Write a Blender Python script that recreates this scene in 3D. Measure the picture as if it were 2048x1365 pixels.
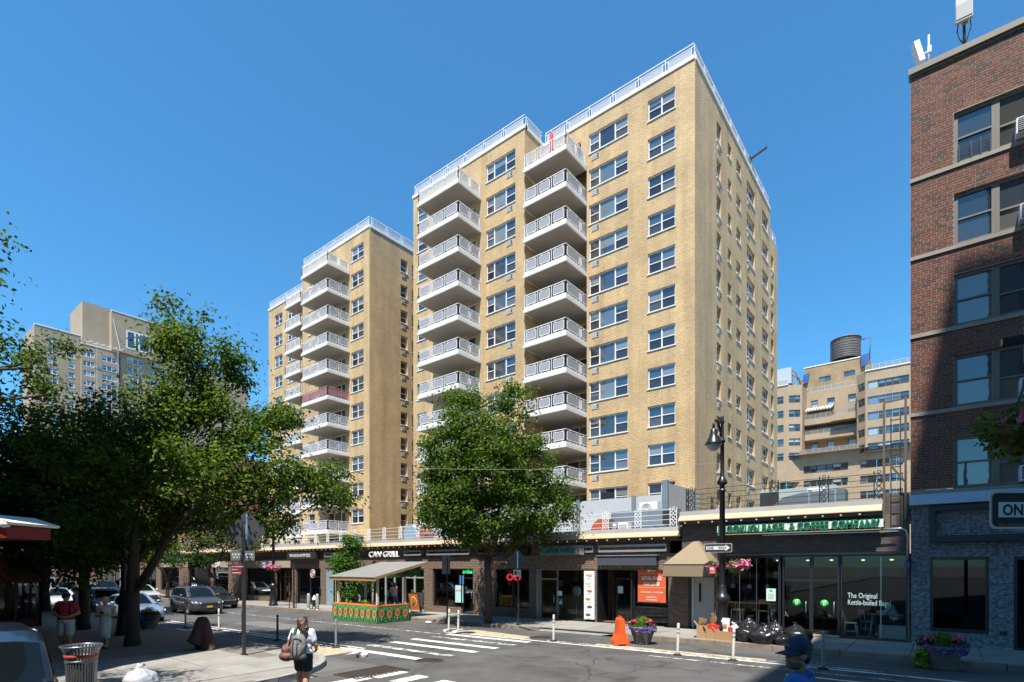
import bpy, math, random
import numpy as np
from mathutils import Vector, Matrix, Euler, noise as mnoise
R = math.radians
random.seed(7)
SC = bpy.context.scene
COL = SC.collection
for o in list(bpy.data.objects): bpy.data.objects.remove(o)

# ---------------- camera, sky, sun, exposure ----------------
CH = 2.6                                   # camera height
YAW = math.atan(866 / 1080)
FP = 1080.9                                # focal length in pixels of a 2048 wide frame
cam_d = bpy.data.cameras.new('camera'); cam = bpy.data.objects.new('camera', cam_d); COL.objects.link(cam)
cam_d.sensor_width = 36; cam_d.lens = FP / 2048 * 36; cam_d.shift_y = (1132 - 682.5) / 2048
cam_d.clip_start = .05; cam_d.clip_end = 3000
cam.location = (0, 0, CH); cam.rotation_euler = (R(90), 0, YAW)
SC.camera = cam
SUN_EL, SUN_AZ = R(64), R(21)              # azimuth measured from -Y towards +X
sd = Vector((math.sin(SUN_AZ) * math.cos(SUN_EL), -math.cos(SUN_AZ) * math.cos(SUN_EL), math.sin(SUN_EL)))
W = bpy.data.worlds.new('World'); SC.world = W; W.use_nodes = True
nt = W.node_tree; bg = nt.nodes['Background']
sky = nt.nodes.new('ShaderNodeTexSky'); sky.sky_type = 'NISHITA'; sky.sun_disc = False
sky.sun_elevation = SUN_EL; sky.sun_rotation = R(180) - SUN_AZ
sky.air_density = 1.0; sky.dust_density = .35; sky.ozone_density = 4.0; sky.altitude = 0
tint = nt.nodes.new('ShaderNodeVectorMath'); tint.operation = 'MULTIPLY'; tint.inputs[1].default_value = (.47, 1.0, 1.17)   # deep clear summer blue
nt.links.new(sky.outputs[0], tint.inputs[0]); nt.links.new(tint.outputs[0], bg.inputs[0]); bg.inputs[1].default_value = .095
sl = bpy.data.lights.new('sun', 'SUN'); sl.energy = 5.0; sl.angle = R(.53); sl.color = (1, .94, .84)
sun = bpy.data.objects.new('sun', sl); COL.objects.link(sun); sun.location = (20, -30, 80)
sun.rotation_euler = sd.to_track_quat('Z', 'Y').to_euler()
vs = SC.view_settings; SC.display_settings.display_device = 'sRGB'
vs.view_transform = 'Standard'; vs.look = 'None'; vs.gamma = 1; vs.use_curve_mapping = False; vs.exposure = 1.05

# ---------------- helpers ----------------
CY, SY = math.cos(YAW), math.sin(YAW)
def gz(x): return max(-1.3, min(0, .009 * (x + 1)))          # the street falls gently to the west
SLOPE = math.atan(.009)
def _ray(px, py):
    l = (px - 1024) / FP; return CY * l - SY, SY * l + CY, (1132 - py) / FP
def fx(px, Y=21.4):
    r = _ray(px, 0); return r[0] / r[1] * Y
def fz(px, py, Y=21.4):
    r = _ray(px, py); return CH + r[2] * Y / r[1]
def gp(px, py, off=0):
    z = off
    for _ in range(20):
        r = _ray(px, py); t = (z - CH) / r[2]; x, y = r[0] * t, r[1] * t; z = gz(x) + off
    return x, y, z
def at(px, py, d):
    r = _ray(px, py); return Vector((r[0] * d, r[1] * d, CH + r[2] * d))

class MB:
    """collects shapes for one mesh"""
    def __init__(s): s.v = []; s.f = []; s.m = []; s.s = []
    def add(s, vs, fs, mi=0, sm=False):
        b = len(s.v); s.v += [tuple(p) for p in vs]
        for f in fs: s.f.append(tuple(b + i for i in f)); s.m.append(mi); s.s.append(sm)
        return s
    def box(s, x0, x1, y0, y1, z0, z1, mi=0):
        v = [(x0,y0,z0),(x1,y0,z0),(x1,y1,z0),(x0,y1,z0),(x0,y0,z1),(x1,y0,z1),(x1,y1,z1),(x0,y1,z1)]
        return s.add(v, [(0,3,2,1),(4,5,6,7),(0,1,5,4),(1,2,6,5),(2,3,7,6),(3,0,4,7)], mi)
    def obox(s, c, size, M=None, mi=0):
        h = Vector(size) / 2; M = M or Matrix.Identity(3)
        v = [Vector(c) + M @ Vector((a*h.x, b*h.y, d*h.z)) for d in (-1,1) for a,b in ((-1,-1),(1,-1),(1,1),(-1,1))]
        return s.add(v, [(0,3,2,1),(4,5,6,7),(0,1,5,4),(1,2,6,5),(2,3,7,6),(3,0,4,7)], mi)
    def bar(s, a, b, w, h=None, mi=0):
        a, b = Vector(a), Vector(b); d = b - a
        if d.length < 1e-6: return s
        M = d.to_track_quat('Z', 'Y').to_matrix()
        return s.obox((a+b)/2, (w, h or w, d.length), M, mi)
    def tube(s, pts, rad, n=8, mi=0, caps=True, sm=True):
        pts = [Vector(p) for p in pts]
        if not isinstance(rad, (list, tuple)): rad = [rad]*len(pts)
        vs = []; fs = []; up = None
        for i, p in enumerate(pts):
            d = (pts[min(i+1, len(pts)-1)] - pts[max(i-1, 0)]).normalized()
            if up is None:
                up = Vector((0,0,1)) if abs(d.z) < .9 else Vector((1,0,0))
            a = d.cross(up).normalized(); b = a.cross(d).normalized(); up = b
            for k in range(n):
                t = 2*math.pi*k/n; vs.append(p + (a*math.cos(t) + b*math.sin(t))*rad[i])
        for i in range(len(pts)-1):
            for k in range(n):
                k2 = (k+1) % n; fs.append((i*n+k, i*n+k2, (i+1)*n+k2, (i+1)*n+k))
        s.add(vs, fs, mi, sm)
        if caps:
            b = len(s.v) - len(vs)
            s.f.append(tuple(b+k for k in range(n-1,-1,-1))); s.m.append(mi); s.s.append(False)
            s.f.append(tuple(b+(len(pts)-1)*n+k for k in range(n))); s.m.append(mi); s.s.append(False)
        return s
    def cyl(s, a, b, r, r2=None, n=10, mi=0, sm=True): return s.tube([a, b], [r, r if r2 is None else r2], n, mi, True, sm)
    def lathe(s, prof, c=(0,0,0), n=16, mi=0, sm=True, squash=1):
        vs = []; fs = []; c = Vector(c)
        for r, z in prof:
            for k in range(n):
                t = 2*math.pi*k/n; vs.append(c + Vector((r*math.cos(t), r*squash*math.sin(t), z)))
        for i in range(len(prof)-1):
            for k in range(n):
                k2 = (k+1) % n; fs.append((i*n+k, i*n+k2, (i+1)*n+k2, (i+1)*n+k))
        return s.add(vs, fs, mi, sm)
    def ell(s, c, r, n=10, m=7, M=None, mi=0):
        M = M or Matrix.Identity(3); c = Vector(c)
        if not isinstance(r, (list, tuple)): r = (r, r, r)
        vs = [c + M @ Vector((0,0,-r[2]))]; fs = []
        for i in range(1, m):
            ph = -math.pi/2 + math.pi*i/m
            for k in range(n):
                t = 2*math.pi*k/n
                vs.append(c + M @ Vector((r[0]*math.cos(ph)*math.cos(t), r[1]*math.cos(ph)*math.sin(t), r[2]*math.sin(ph))))
        vs.append(c + M @ Vector((0,0,r[2])))
        for k in range(n):
            k2 = (k+1) % n; fs.append((0, 1+k2, 1+k)); fs.append((len(vs)-1, 1+(m-2)*n+k, 1+(m-2)*n+k2))
            for i in range(m-2): fs.append((1+i*n+k, 1+i*n+k2, 1+(i+1)*n+k2, 1+(i+1)*n+k))
        return s.add(vs, fs, mi, True)
    def prism(s, poly, a, b, ax='y', mi=0):
        n = len(poly); vs = []
        for t in (a, b):
            for p, q in poly: vs.append((p,t,q) if ax == 'y' else ((t,p,q) if ax == 'x' else (p,q,t)))
        fs = [tuple(range(n)), tuple(range(2*n-1, n-1, -1))] + [(i, (i+n), (i+1) % n + n, (i+1) % n) for i in range(n)]
        return s.add(vs, fs, mi)
    def quad(s, *p, mi=0): return s.add(p, [tuple(range(len(p)))], mi)
    def mesh(s, name, mats):
        me = bpy.data.meshes.new(name); me.from_pydata(s.v, [], s.f)
        for m in (mats if isinstance(mats, (list, tuple)) else [mats]): me.materials.append(m)
        me.polygons.foreach_set('material_index', s.m); me.polygons.foreach_set('use_smooth', s.s)
        me.update(); return me
    def build(s, name, mats, parent=None, loc=(0,0,0), rot=(0,0,0), world=False):
        me = s.mesh(name, mats)
        if world and parent is not None: me.transform(Matrix.Translation(-parent.location))
        return put(name, me, parent, loc, rot)
def put(name, me, parent=None, loc=(0,0,0), rot=(0,0,0)):
    o = bpy.data.objects.new(name, me); COL.objects.link(o); o.location = loc; o.rotation_euler = rot
    if parent is not None: o.parent = parent
    return o
def tag(o, label=None, cat=None, group=None, kind=None):
    if label: o['label'] = label
    if cat: o['category'] = cat
    if group: o['group'] = group
    if kind: o['kind'] = kind
    return o
def thing(name, label, cat, loc=(0,0,0), rz=0, group=None):
    return tag(put(name, None, None, loc, (0,0,rz)), label, cat, group)
def copy_tree(o, loc, rz, label=None, par=None):
    c = o.copy(); COL.objects.link(c)
    if par is None: c.location = loc; c.rotation_euler = (0,0,rz)
    else: c.parent = par
    if label: c['label'] = label
    for ch in list(o.children): copy_tree(ch, None, None, None, c)
    return c
def evalmesh(o, name):
    dg = bpy.context.evaluated_depsgraph_get(); dg.update()
    me = bpy.data.meshes.new_from_object(o.evaluated_get(dg)); me.name = name
    old = o.data; bpy.data.objects.remove(o)
    (bpy.data.curves if isinstance(old, bpy.types.Curve) else bpy.data.meshes).remove(old)
    return me
def textmesh(txt, size, ext=.004, sx=1, off=0, align='LEFT', sp=1):
    c = bpy.data.curves.new('lettering', 'FONT'); c.body = txt; c.size = size; c.extrude = ext; c.align_x = align
    c.offset = off; c.space_character = sp; c.resolution_u = 3
    o = bpy.data.objects.new('lettering', c); COL.objects.link(o)
    me = evalmesh(o, 'lettering'); me.transform(Matrix.Rotation(R(90), 4, 'X') @ Matrix.Diagonal((sx, 1, 1, 1))); return me
def text(txt, size, m, parent, loc, rz=0, ext=.004, sx=1, off=0, align='LEFT', name='lettering', rx=0, sp=1):
    me = textmesh(txt, size, ext, sx, off, align, sp); me.materials.clear(); me.materials.append(m)
    return put(name, me, parent, loc, (rx, 0, rz))

# ---------------- materials ----------------
def nodes(name):
    m = bpy.data.materials.new(name); m.use_nodes = True; t = m.node_tree; return m, t, t.nodes['Principled BSDF'], t.nodes.new, t.links.new
def M(name, col, rough=.6, metal=0, var=.12, vs=2.5, bump=0, bs=60, spec=.5, world=False, dirt=0):
    m, t, b, N, L = nodes(name)
    b.inputs['Roughness'].default_value = rough; b.inputs['Metallic'].default_value = metal
    b.inputs['Specular IOR Level'].default_value = spec
    tc = N('ShaderNodeTexCoord'); src = tc.outputs['Object']
    if world: src = N('ShaderNodeNewGeometry').outputs['Position']
    nz = N('ShaderNodeTexNoise'); nz.inputs['Scale'].default_value = vs; nz.inputs['Detail'].default_value = 5; L(src, nz.inputs['Vector'])
    mx = N('ShaderNodeMix'); mx.data_type = 'RGBA'
    c = Vector(col[:3])
    mx.inputs['A'].default_value = (*(c * (1 - var)), 1); mx.inputs['B'].default_value = (*[min(1, x) for x in c * (1 + var)], 1)
    L(nz.outputs[0], mx.inputs['Factor']); out = mx.outputs['Result']
    if dirt:
        n2 = N('ShaderNodeTexNoise'); n2.inputs['Scale'].default_value = vs*.35; n2.inputs['Detail'].default_value = 8; L(src, n2.inputs['Vector'])
        rp = N('ShaderNodeValToRGB'); rp.color_ramp.elements[0].position = .48; rp.color_ramp.elements[1].position = .72
        L(n2.outputs[0], rp.inputs[0]); mm = N('ShaderNodeMath'); mm.operation = 'MULTIPLY'; mm.inputs[1].default_value = dirt; L(rp.outputs[0], mm.inputs[0])
        m2 = N('ShaderNodeMix'); m2.data_type = 'RGBA'; L(mm.outputs[0], m2.inputs['Factor']); L(out, m2.inputs['A']); m2.inputs['B'].default_value = (.05,.042,.032,1); out = m2.outputs['Result']
    L(out, b.inputs['Base Color'])
    if bump:
        n3 = N('ShaderNodeTexNoise'); n3.inputs['Scale'].default_value = bs; n3.inputs['Detail'].default_value = 4; L(src, n3.inputs['Vector'])
        bp = N('ShaderNodeBump'); bp.inputs['Strength'].default_value = bump; bp.inputs['Distance'].default_value = .02
        L(n3.outputs[0], bp.inputs['Height']); L(bp.outputs[0], b.inputs['Normal'])
    return m
def wall_uv(t, N, L):
    g = N('ShaderNodeNewGeometry'); sp = N('ShaderNodeSeparateXYZ'); L(g.outputs['Position'], sp.inputs[0])
    sn = N('ShaderNodeSeparateXYZ'); L(g.outputs['True Normal'], sn.inputs[0])
    ab = N('ShaderNodeMath'); ab.operation = 'ABSOLUTE'; L(sn.outputs[0], ab.inputs[0])
    gt = N('ShaderNodeMath'); gt.operation = 'GREATER_THAN'; gt.inputs[1].default_value = .6; L(ab.outputs[0], gt.inputs[0])
    mx = N('ShaderNodeMix'); mx.data_type = 'FLOAT'; L(gt.outputs[0], mx.inputs[0]); L(sp.outputs[0], mx.inputs[2]); L(sp.outputs[1], mx.inputs[3])
    cb = N('ShaderNodeCombineXYZ'); L(mx.outputs[0], cb.inputs[0]); L(sp.outputs[2], cb.inputs[1]); return cb.outputs[0], g.outputs['Position']
def brickmat(name, c1, c2, mortar, bw, bh, ms=.012, var=.22, rough=.75, bump=.6, bias=0, stain=.18, streak=0):
    m, t, b, N, L = nodes(name); uv, pos = wall_uv(t, N, L)
    br = N('ShaderNodeTexBrick'); L(uv, br.inputs['Vector']); br.inputs['Scale'].default_value = 1
    br.inputs['Brick Width'].default_value = bw; br.inputs['Row Height'].default_value = bh
    br.inputs['Mortar Size'].default_value = ms; br.inputs['Mortar Smooth'].default_value = .2; br.inputs['Bias'].default_value = bias
    br.inputs['Color1'].default_value = (*c1, 1); br.inputs['Color2'].default_value = (*c2, 1); br.inputs['Mortar'].default_value = (*mortar, 1)
    nz = N('ShaderNodeTexNoise'); nz.inputs['Scale'].default_value = .35; nz.inputs['Detail'].default_value = 9; nz.inputs['Roughness'].default_value = .65; L(pos, nz.inputs['Vector'])
    rp = N('ShaderNodeMapRange'); rp.inputs[1].default_value = .3; rp.inputs[2].default_value = .7; rp.inputs[3].default_value = 1 - stain; rp.inputs[4].default_value = 1 + stain*.6
    L(nz.outputs[0], rp.inputs[0])
    n2 = N('ShaderNodeTexNoise'); n2.inputs['Scale'].default_value = 9; L(uv, n2.inputs['Vector'])
    r2 = N('ShaderNodeMapRange'); r2.inputs[1].default_value = .3; r2.inputs[2].default_value = .7; r2.inputs[3].default_value = 1 - var; r2.inputs[4].default_value = 1 + var; L(n2.outputs[0], r2.inputs[0])
    mu = N('ShaderNodeMath'); mu.operation = 'MULTIPLY'; L(rp.outputs[0], mu.inputs[0]); L(r2.outputs[0], mu.inputs[1])
    if streak:                                    # rain streaks and repaired patches
        mp = N('ShaderNodeMapping'); mp.inputs['Scale'].default_value = (1.3, .07, 1); L(uv, mp.inputs[0]); n3 = N('ShaderNodeTexNoise'); n3.inputs['Scale'].default_value = 1; n3.inputs['Detail'].default_value = 6; L(mp.outputs[0], n3.inputs['Vector'])
        r3 = N('ShaderNodeMapRange'); r3.inputs[1].default_value = .38; r3.inputs[2].default_value = .62; r3.inputs[3].default_value = 1 - streak; r3.inputs[4].default_value = 1.04; L(n3.outputs[0], r3.inputs[0])
        m4 = N('ShaderNodeMath'); m4.operation = 'MULTIPLY'; L(mu.outputs[0], m4.inputs[0]); L(r3.outputs[0], m4.inputs[1]); mu = m4
    vm = N('ShaderNodeVectorMath'); vm.operation = 'SCALE'; L(br.outputs['Color'], vm.inputs[0]); L(mu.outputs[0], vm.inputs['Scale'])
    L(vm.outputs[0], b.inputs['Base Color']); b.inputs['Roughness'].default_value = rough
    bp = N('ShaderNodeBump'); bp.inputs['Strength'].default_value = bump; bp.inputs['Distance'].default_value = .012; bp.invert = True
    L(br.outputs['Fac'], bp.inputs['Height']); L(bp.outputs[0], b.inputs['Normal']); return m
def glassmat(name, cols, refl=.12, rough=.02, ior=1.9, blinds=None):
    """opaque window pane: what lies behind (blinds, dark room) varies from pane to pane, with a sky reflection on top"""
    m, t, b, N, L = nodes(name); oi = N('ShaderNodeObjectInfo'); rp = N('ShaderNodeValToRGB'); rp.color_ramp.interpolation = 'CONSTANT'
    el = rp.color_ramp.elements
    while len(el) < len(cols): el.new(.5)
    for i, c in enumerate(cols): el[i].position = i/len(cols); el[i].color = (*c, 1)
    L(oi.outputs['Random'], rp.inputs[0]); base = rp.outputs[0]; tc = N('ShaderNodeTexCoord')
    if blinds:                                    # a blind or curtain pulled down to a height that differs from pane to pane
        def mth(op, a, v=None, w=None):
            q = N('ShaderNodeMath'); q.operation = op; L(a, q.inputs[0])
            if v is not None: q.inputs[1].default_value = v
            if w is not None: L(w, q.inputs[1])
            return q.outputs[0]
        sp = N('ShaderNodeSeparateXYZ'); L(tc.outputs['Object'], sp.inputs[0]); r_ = mth('FRACT', mth('MULTIPLY', oi.outputs['Random'], 37.7)); th = mth('SUBTRACT', mth('MULTIPLY', r_, 2.9), -.35); mk = mth('GREATER_THAN', sp.outputs[2], None, th)
        sl_ = mth('ADD', mth('MULTIPLY', mth('SINE', mth('MULTIPLY', sp.outputs[2], 105)), .1), .9); c2 = N('ShaderNodeVectorMath'); c2.operation = 'SCALE'; c2.inputs[0].default_value = blinds; L(sl_, c2.inputs['Scale'])
        mx = N('ShaderNodeMix'); mx.data_type = 'RGBA'; L(mk, mx.inputs['Factor']); L(base, mx.inputs['A']); L(c2.outputs[0], mx.inputs['B']); base = mx.outputs['Result']
    L(base, b.inputs['Base Color'])
    b.inputs['Roughness'].default_value = rough; b.inputs['IOR'].default_value = ior; b.inputs['Specular IOR Level'].default_value = .5
    nz = N('ShaderNodeTexNoise'); nz.inputs['Scale'].default_value = 1.1; L(tc.outputs['Object'], nz.inputs['Vector'])
    bp = N('ShaderNodeBump'); bp.inputs['Strength'].default_value = .04; bp.inputs['Distance'].default_value = .05; L(nz.outputs[0], bp.inputs['Height']); L(bp.outputs[0], b.inputs['Normal'])
    return m
def clearglass(name, tint=(.72,.8,.78), ior=1.5, boost=1.0):
    m, t, b, N, L = nodes(name); t.nodes.remove(b); out = t.nodes['Material Output']
    tr = N('ShaderNodeBsdfTransparent'); tr.inputs[0].default_value = (*tint, 1)
    gl = N('ShaderNodeBsdfGlossy'); gl.inputs['Roughness'].default_value = .01
    fr = N('ShaderNodeFresnel'); fr.inputs[0].default_value = ior
    mu = N('ShaderNodeMath'); mu.operation = 'MULTIPLY'; mu.inputs[1].default_value = boost; mu.use_clamp = True; L(fr.outputs[0], mu.inputs[0])
    mx = N('ShaderNodeMixShader'); L(mu.outputs[0], mx.inputs[0]); L(tr.outputs[0], mx.inputs[1]); L(gl.outputs[0], mx.inputs[2]); L(mx.outputs[0], out.inputs[0]); return m
def emit(name, col, st):
    m, t, b, N, L = nodes(name); b.inputs['Base Color'].default_value = (*col, 1); b.inputs['Emission Color'].default_value = (*col, 1); b.inputs['Emission Strength'].default_value = st; return m
def leafmat(name, c1, c2, trans=.35):
    m, t, b, N, L = nodes(name); out = t.nodes['Material Output']
    at_ = N('ShaderNodeAttribute'); at_.attribute_name = 'lv'
    mx = N('ShaderNodeMix'); mx.data_type = 'RGBA'; L(at_.outputs['Fac'], mx.inputs['Factor']); mx.inputs['A'].default_value = (*c1, 1); mx.inputs['B'].default_value = (*c2, 1)
    L(mx.outputs['Result'], b.inputs['Base Color']); b.inputs['Roughness'].default_value = .55; b.inputs['Specular IOR Level'].default_value = .2
    tl = N('ShaderNodeBsdfTranslucent'); vm = N('ShaderNodeVectorMath'); vm.operation = 'MULTIPLY'; vm.inputs[1].default_value = (1.3, 1.5, .5); L(mx.outputs['Result'], vm.inputs[0]); L(vm.outputs[0], tl.inputs[0])
    ms = N('ShaderNodeMixShader'); ms.inputs[0].default_value = trans; L(b.outputs[0], ms.inputs[1]); L(tl.outputs[0], ms.inputs[2]); L(ms.outputs[0], out.inputs[0]); return m

white = M('white_paint', (.66,.66,.66), .45, var=.06)
whiteM = M('white_metal', (.68,.68,.68), .4, var=.05)
offwhite = M('offwhite', (.62,.6,.56), .5)
concw = M('white_concrete', (.6,.59,.575), .7, var=.1, vs=1.2, bump=.1)
soffit_shade = M('balcony_soffit_shade', (.3,.265,.215), .85, var=.18, vs=1.1)  # slabs are white underneath too; their shade is put into this colour
def meshmat(name, col, op):
    m, t, b, N, L = nodes(name); b.inputs['Base Color'].default_value = (*col, 1); b.inputs['Roughness'].default_value = .6; tr = N('ShaderNodeBsdfTransparent'); mx = N('ShaderNodeMixShader'); mx.inputs[0].default_value = op
    L(tr.outputs[0], mx.inputs[1]); L(b.outputs[0], mx.inputs[2]); L(mx.outputs[0], t.nodes['Material Output'].inputs[0]); return m
meshgrey = meshmat('mesh_infill', (.36,.36,.39), .72); meshlite = meshmat('mesh_light', (.5,.5,.52), .5); meshred = meshmat('mesh_red', (.33,.15,.15), .75)
blackp = M('black_paint', (.012,.013,.015), .35, var=.2)
blackm = M('black_matte', (.015,.015,.016), .7)
darkm = M('dark_metal', (.035,.034,.034), .45, metal=.4)
steel = M('steel', (.42,.43,.45), .35, metal=.8)
alum = M('aluminium', (.5,.51,.53), .38, metal=.7)
greyp = M('grey_paint', (.3,.31,.33), .5)
slate = M('slate_panel', (.14,.18,.22), .5)
concrete = M('concrete', (.34,.33,.31), .85, var=.16, vs=3, bump=.25, bs=90, world=True, dirt=.35)
rubber = M('rubber', (.015,.015,.015), .85)
chrome = M('chrome', (.6,.62,.65), .12, metal=1, var=.02)
tan = M('tan_canvas', (.21,.16,.1), .8, var=.08, bump=.15, bs=200)
peach = M('peach_metal', (.47,.32,.21), .4, var=.06, vs=1.2)
brownm = M('brown_metal', (.07,.045,.032), .45)
navy = M('navy_canvas', (.045,.05,.07), .75)
wood = M('wood', (.32,.19,.085), .55, var=.3, vs=6)
woodl = M('light_wood', (.5,.32,.14), .45, var=.2, vs=5)
redp = M('red_paint', (.42,.02,.02), .5)
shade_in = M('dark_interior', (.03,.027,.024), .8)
YB = brickmat('yellow_brick', (.6,.425,.222), (.51,.355,.18), (.36,.25,.14), .31, .108, .013, var=.14, bump=.9, stain=.2, streak=.16)
YB2 = brickmat('buff_brick', (.42,.30,.18), (.36,.25,.145), (.33,.26,.18), .29, .092, .012, var=.16, stain=.2)
TB = brickmat('tan_brick', (.39,.285,.185), (.34,.25,.155), (.3,.24,.17), .3, .1, .012, var=.14, stain=.15)
BRB = brickmat('brown_brick', (.15,.088,.056), (.10,.06,.04), (.2,.165,.13), .235, .09, .014, var=.35, bump=.7)
RB = brickmat('red_brick_far', (.26,.10,.065), (.2,.075,.05), (.3,.2,.14), .24, .08, .01, var=.25)
GB = brickmat('grey_brick', (.24,.245,.27), (.19,.195,.22), (.12,.12,.135), .24, .072, .01, var=.5, bump=.9, stain=.3)
PANE = glassmat('window_pane', [(.02,.03,.045),(.06,.085,.11),(.03,.045,.07),(.025,.025,.028),(.09,.13,.17),(.05,.075,.11),(.04,.06,.09),(.13,.16,.18),(.04,.04,.042)], ior=2.2, blinds=(.19,.21,.22))
PANED = glassmat('window_pane_low', [(.02,.022,.026),(.05,.05,.052),(.028,.028,.032),(.07,.066,.06),(.1,.12,.14),(.022,.024,.03)], ior=1.8, blinds=(.15,.145,.13))
PANEF = glassmat('far_pane', [(.03,.05,.08),(.1,.15,.2),(.05,.07,.1),(.3,.36,.38),(.02,.03,.04),(.12,.18,.25)], ior=2.2)
SHOPG = clearglass('shop_glass', (.86,.9,.89), 1.45, .9)
CARG = glassmat('car_glass', [(.003,.005,.006),(.006,.009,.011)], ior=1.4)
# ---------------- ground, road, pavements ----------------
def asphaltmat():
    m, t, b, N, L = nodes('asphalt'); g = N('ShaderNodeNewGeometry').outputs['Position']
    def noise(sc, det=6, rough=.6):
        n = N('ShaderNodeTexNoise'); n.inputs['Scale'].default_value = sc; n.inputs['Detail'].default_value = det; n.inputs['Roughness'].default_value = rough; L(g, n.inputs['Vector']); return n.outputs[0]
    r1 = N('ShaderNodeValToRGB'); e = r1.color_ramp.elements; e[0].position = .34; e[0].color = (.043,.042,.041,1); e[1].position = .68; e[1].color = (.092,.089,.085,1); L(noise(.5, 10, .62), r1.inputs[0])
    r2 = N('ShaderNodeMapRange'); r2.inputs[1].default_value = .3; r2.inputs[2].default_value = .75; r2.inputs[3].default_value = .6; r2.inputs[4].default_value = 1.45; L(noise(75, 3), r2.inputs[0])
    vo = N('ShaderNodeTexVoronoi'); vo.feature = 'DISTANCE_TO_EDGE'; vo.inputs['Scale'].default_value = .27
    wp = N('ShaderNodeVectorMath'); wp.operation = 'ADD'; nn = N('ShaderNodeTexNoise'); nn.inputs['Scale'].default_value = 1.1; nn.inputs['Detail'].default_value = 6; L(g, nn.inputs['Vector'])
    sc = N('ShaderNodeVectorMath'); sc.operation = 'SCALE'; sc.inputs['Scale'].default_value = .9; L(nn.outputs['Color'], sc.inputs[0]); L(g, wp.inputs[0]); L(sc.outputs[0], wp.inputs[1]); L(wp.outputs[0], vo.inputs['Vector'])
    r3 = N('ShaderNodeMapRange'); r3.inputs[1].default_value = .0; r3.inputs[2].default_value = .011; r3.inputs[3].default_value = .38; r3.inputs[4].default_value = 1; L(vo.outputs['Distance'], r3.inputs[0])
    m1 = N('ShaderNodeMath'); m1.operation = 'MULTIPLY'; L(r2.outputs[0], m1.inputs[0]); L(r3.outputs[0], m1.inputs[1])
    r4 = N('ShaderNodeMapRange'); r4.inputs[1].default_value = .58; r4.inputs[2].default_value = .66; r4.inputs[3].default_value = 1; r4.inputs[4].default_value = .62; L(noise(.9, 4), r4.inputs[0])
    m2 = N('ShaderNodeMath'); m2.operation = 'MULTIPLY'; L(m1.outputs[0], m2.inputs[0]); L(r4.outputs[0], m2.inputs[1])
    vm = N('ShaderNodeVectorMath'); vm.operation = 'SCALE'; L(r1.outputs[0], vm.inputs[0]); L(m2.outputs[0], vm.inputs['Scale']); L(vm.outputs[0], b.inputs['Base Color'])
    b.inputs['Roughness'].default_value = .82
    bp = N('ShaderNodeBump'); bp.inputs['Strength'].default_value = .35; bp.inputs['Distance'].default_value = .01; L(noise(120, 2), bp.inputs['Height']); L(bp.outputs[0], b.inputs['Normal']); return m
ASP = asphaltmat()
def paintmat(name, col, wear=.45):
    m, t, b, N, L = nodes(name); g = N('ShaderNodeNewGeometry').outputs['Position']
    n = N('ShaderNodeTexNoise'); n.inputs['Scale'].default_value = 5; n.inputs['Detail'].default_value = 12; n.inputs['Roughness'].default_value = .72; L(g, n.inputs['Vector'])
    r = N('ShaderNodeValToRGB'); e = r.color_ramp.elements; e[0].position = wear - .06; e[0].color = (.1,.1,.1,1); e[1].position = wear + .04; e[1].color = (*col, 1); L(n.outputs[0], r.inputs[0]); L(r.outputs[0], b.inputs['Base Color']); b.inputs['Roughness'].default_value = .7; return m
LINE = paintmat('line_paint', (.6,.59,.56), .43); LINEW = paintmat('line_paint_worn', (.55,.54,.51), .53)
TANP = paintmat('tan_epoxy', (.36,.30,.2), .42)
def gsheet(mb, x0, x1, y0, y1, off, mi=0):
    xs = [x0] + [x for x in (-145, -1) if x0 < x < x1] + [x1]
    for a, b in zip(xs, xs[1:]): mb.quad((a,y0,gz(a)+off), (b,y0,gz(b)+off), (b,y1,gz(b)+off), (a,y1,gz(a)+off), mi=mi)
    return mb
mb = MB(); gsheet(mb, -1500, 1500, -1500, 1500, -.03)
gm = M('ground_earth', (.16,.155,.15), .9, world=True, vs=.2); tag(mb.build('ground', gm), kind='structure')
road = tag(gsheet(gsheet(MB(), -400, 60, 8.85, 18.25, 0), -11.9, 60, -120, 8.85, 0).build('road', ASP), kind='structure')
def strip(name, pts, m, off=.004, par=road):       # flush sheet of paint
    mb = MB(); mb.quad(*[(x, y, gz(x) + off) for x, y in pts]); return mb.build(name, m, par)
def rect(name, x0, x1, y0, y1, m, off=.004, par=road): return gsheet(MB(), x0, x1, y0, y1, off).build(name, m, par)
for i, y in enumerate((10.5, 11.45, 12.42, 13.4, 14.33, 15.2)):      # zebra crossing over the street
    rect('crossing_stripe', -15.5 + .05*random.random(), -11.4 + .05*random.random(), y - .15, y + .15, LINEW if i in (1, 4) else LINE, .008)
for x, y0, y1 in ((-10.85, 7.0, 7.96), (-10.75, 8.06, 8.98), (-9.9, 8.0, 8.9), (-8.95, 7.9, 8.85), (-8.0, 7.9, 8.8)):
    rect('crossing_stripe', x - .18, x + .22, y0, y1, LINE, .008)
for k, y in enumerate((10.44, 10.78)): rect('lane_line', -120, -15.2 + k*.3, y, y + .11, LINE, .006)
rect('lane_line', -120, -15.7, 15.02, 15.13, LINEW, .006)
rect('lane_line', -16.2, 2.2, 15.62, 15.74, LINE, .006)
rect('lane_line', -11.2, -1.2, 15.9, 16.02, LINEW, .006)
rect('lane_line', -7.0, -.4, 14.9, 15.0, LINEW, .006); rect('lane_line', -3.0, .2, 14.2, 14.32, LINE, .006)
strip('tan_patch', [(-16.9,9.2),(-14.6,9.2),(-14.6,10.38),(-16.9,10.38)], TANP)
strip('tan_patch', [(-16.2,15.78),(-12.2,15.78),(-11.6,16.35),(-15.6,17.0)], TANP)
rect('tan_patch', -9.4, -4.0, 15.76, 15.88, TANP)
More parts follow.
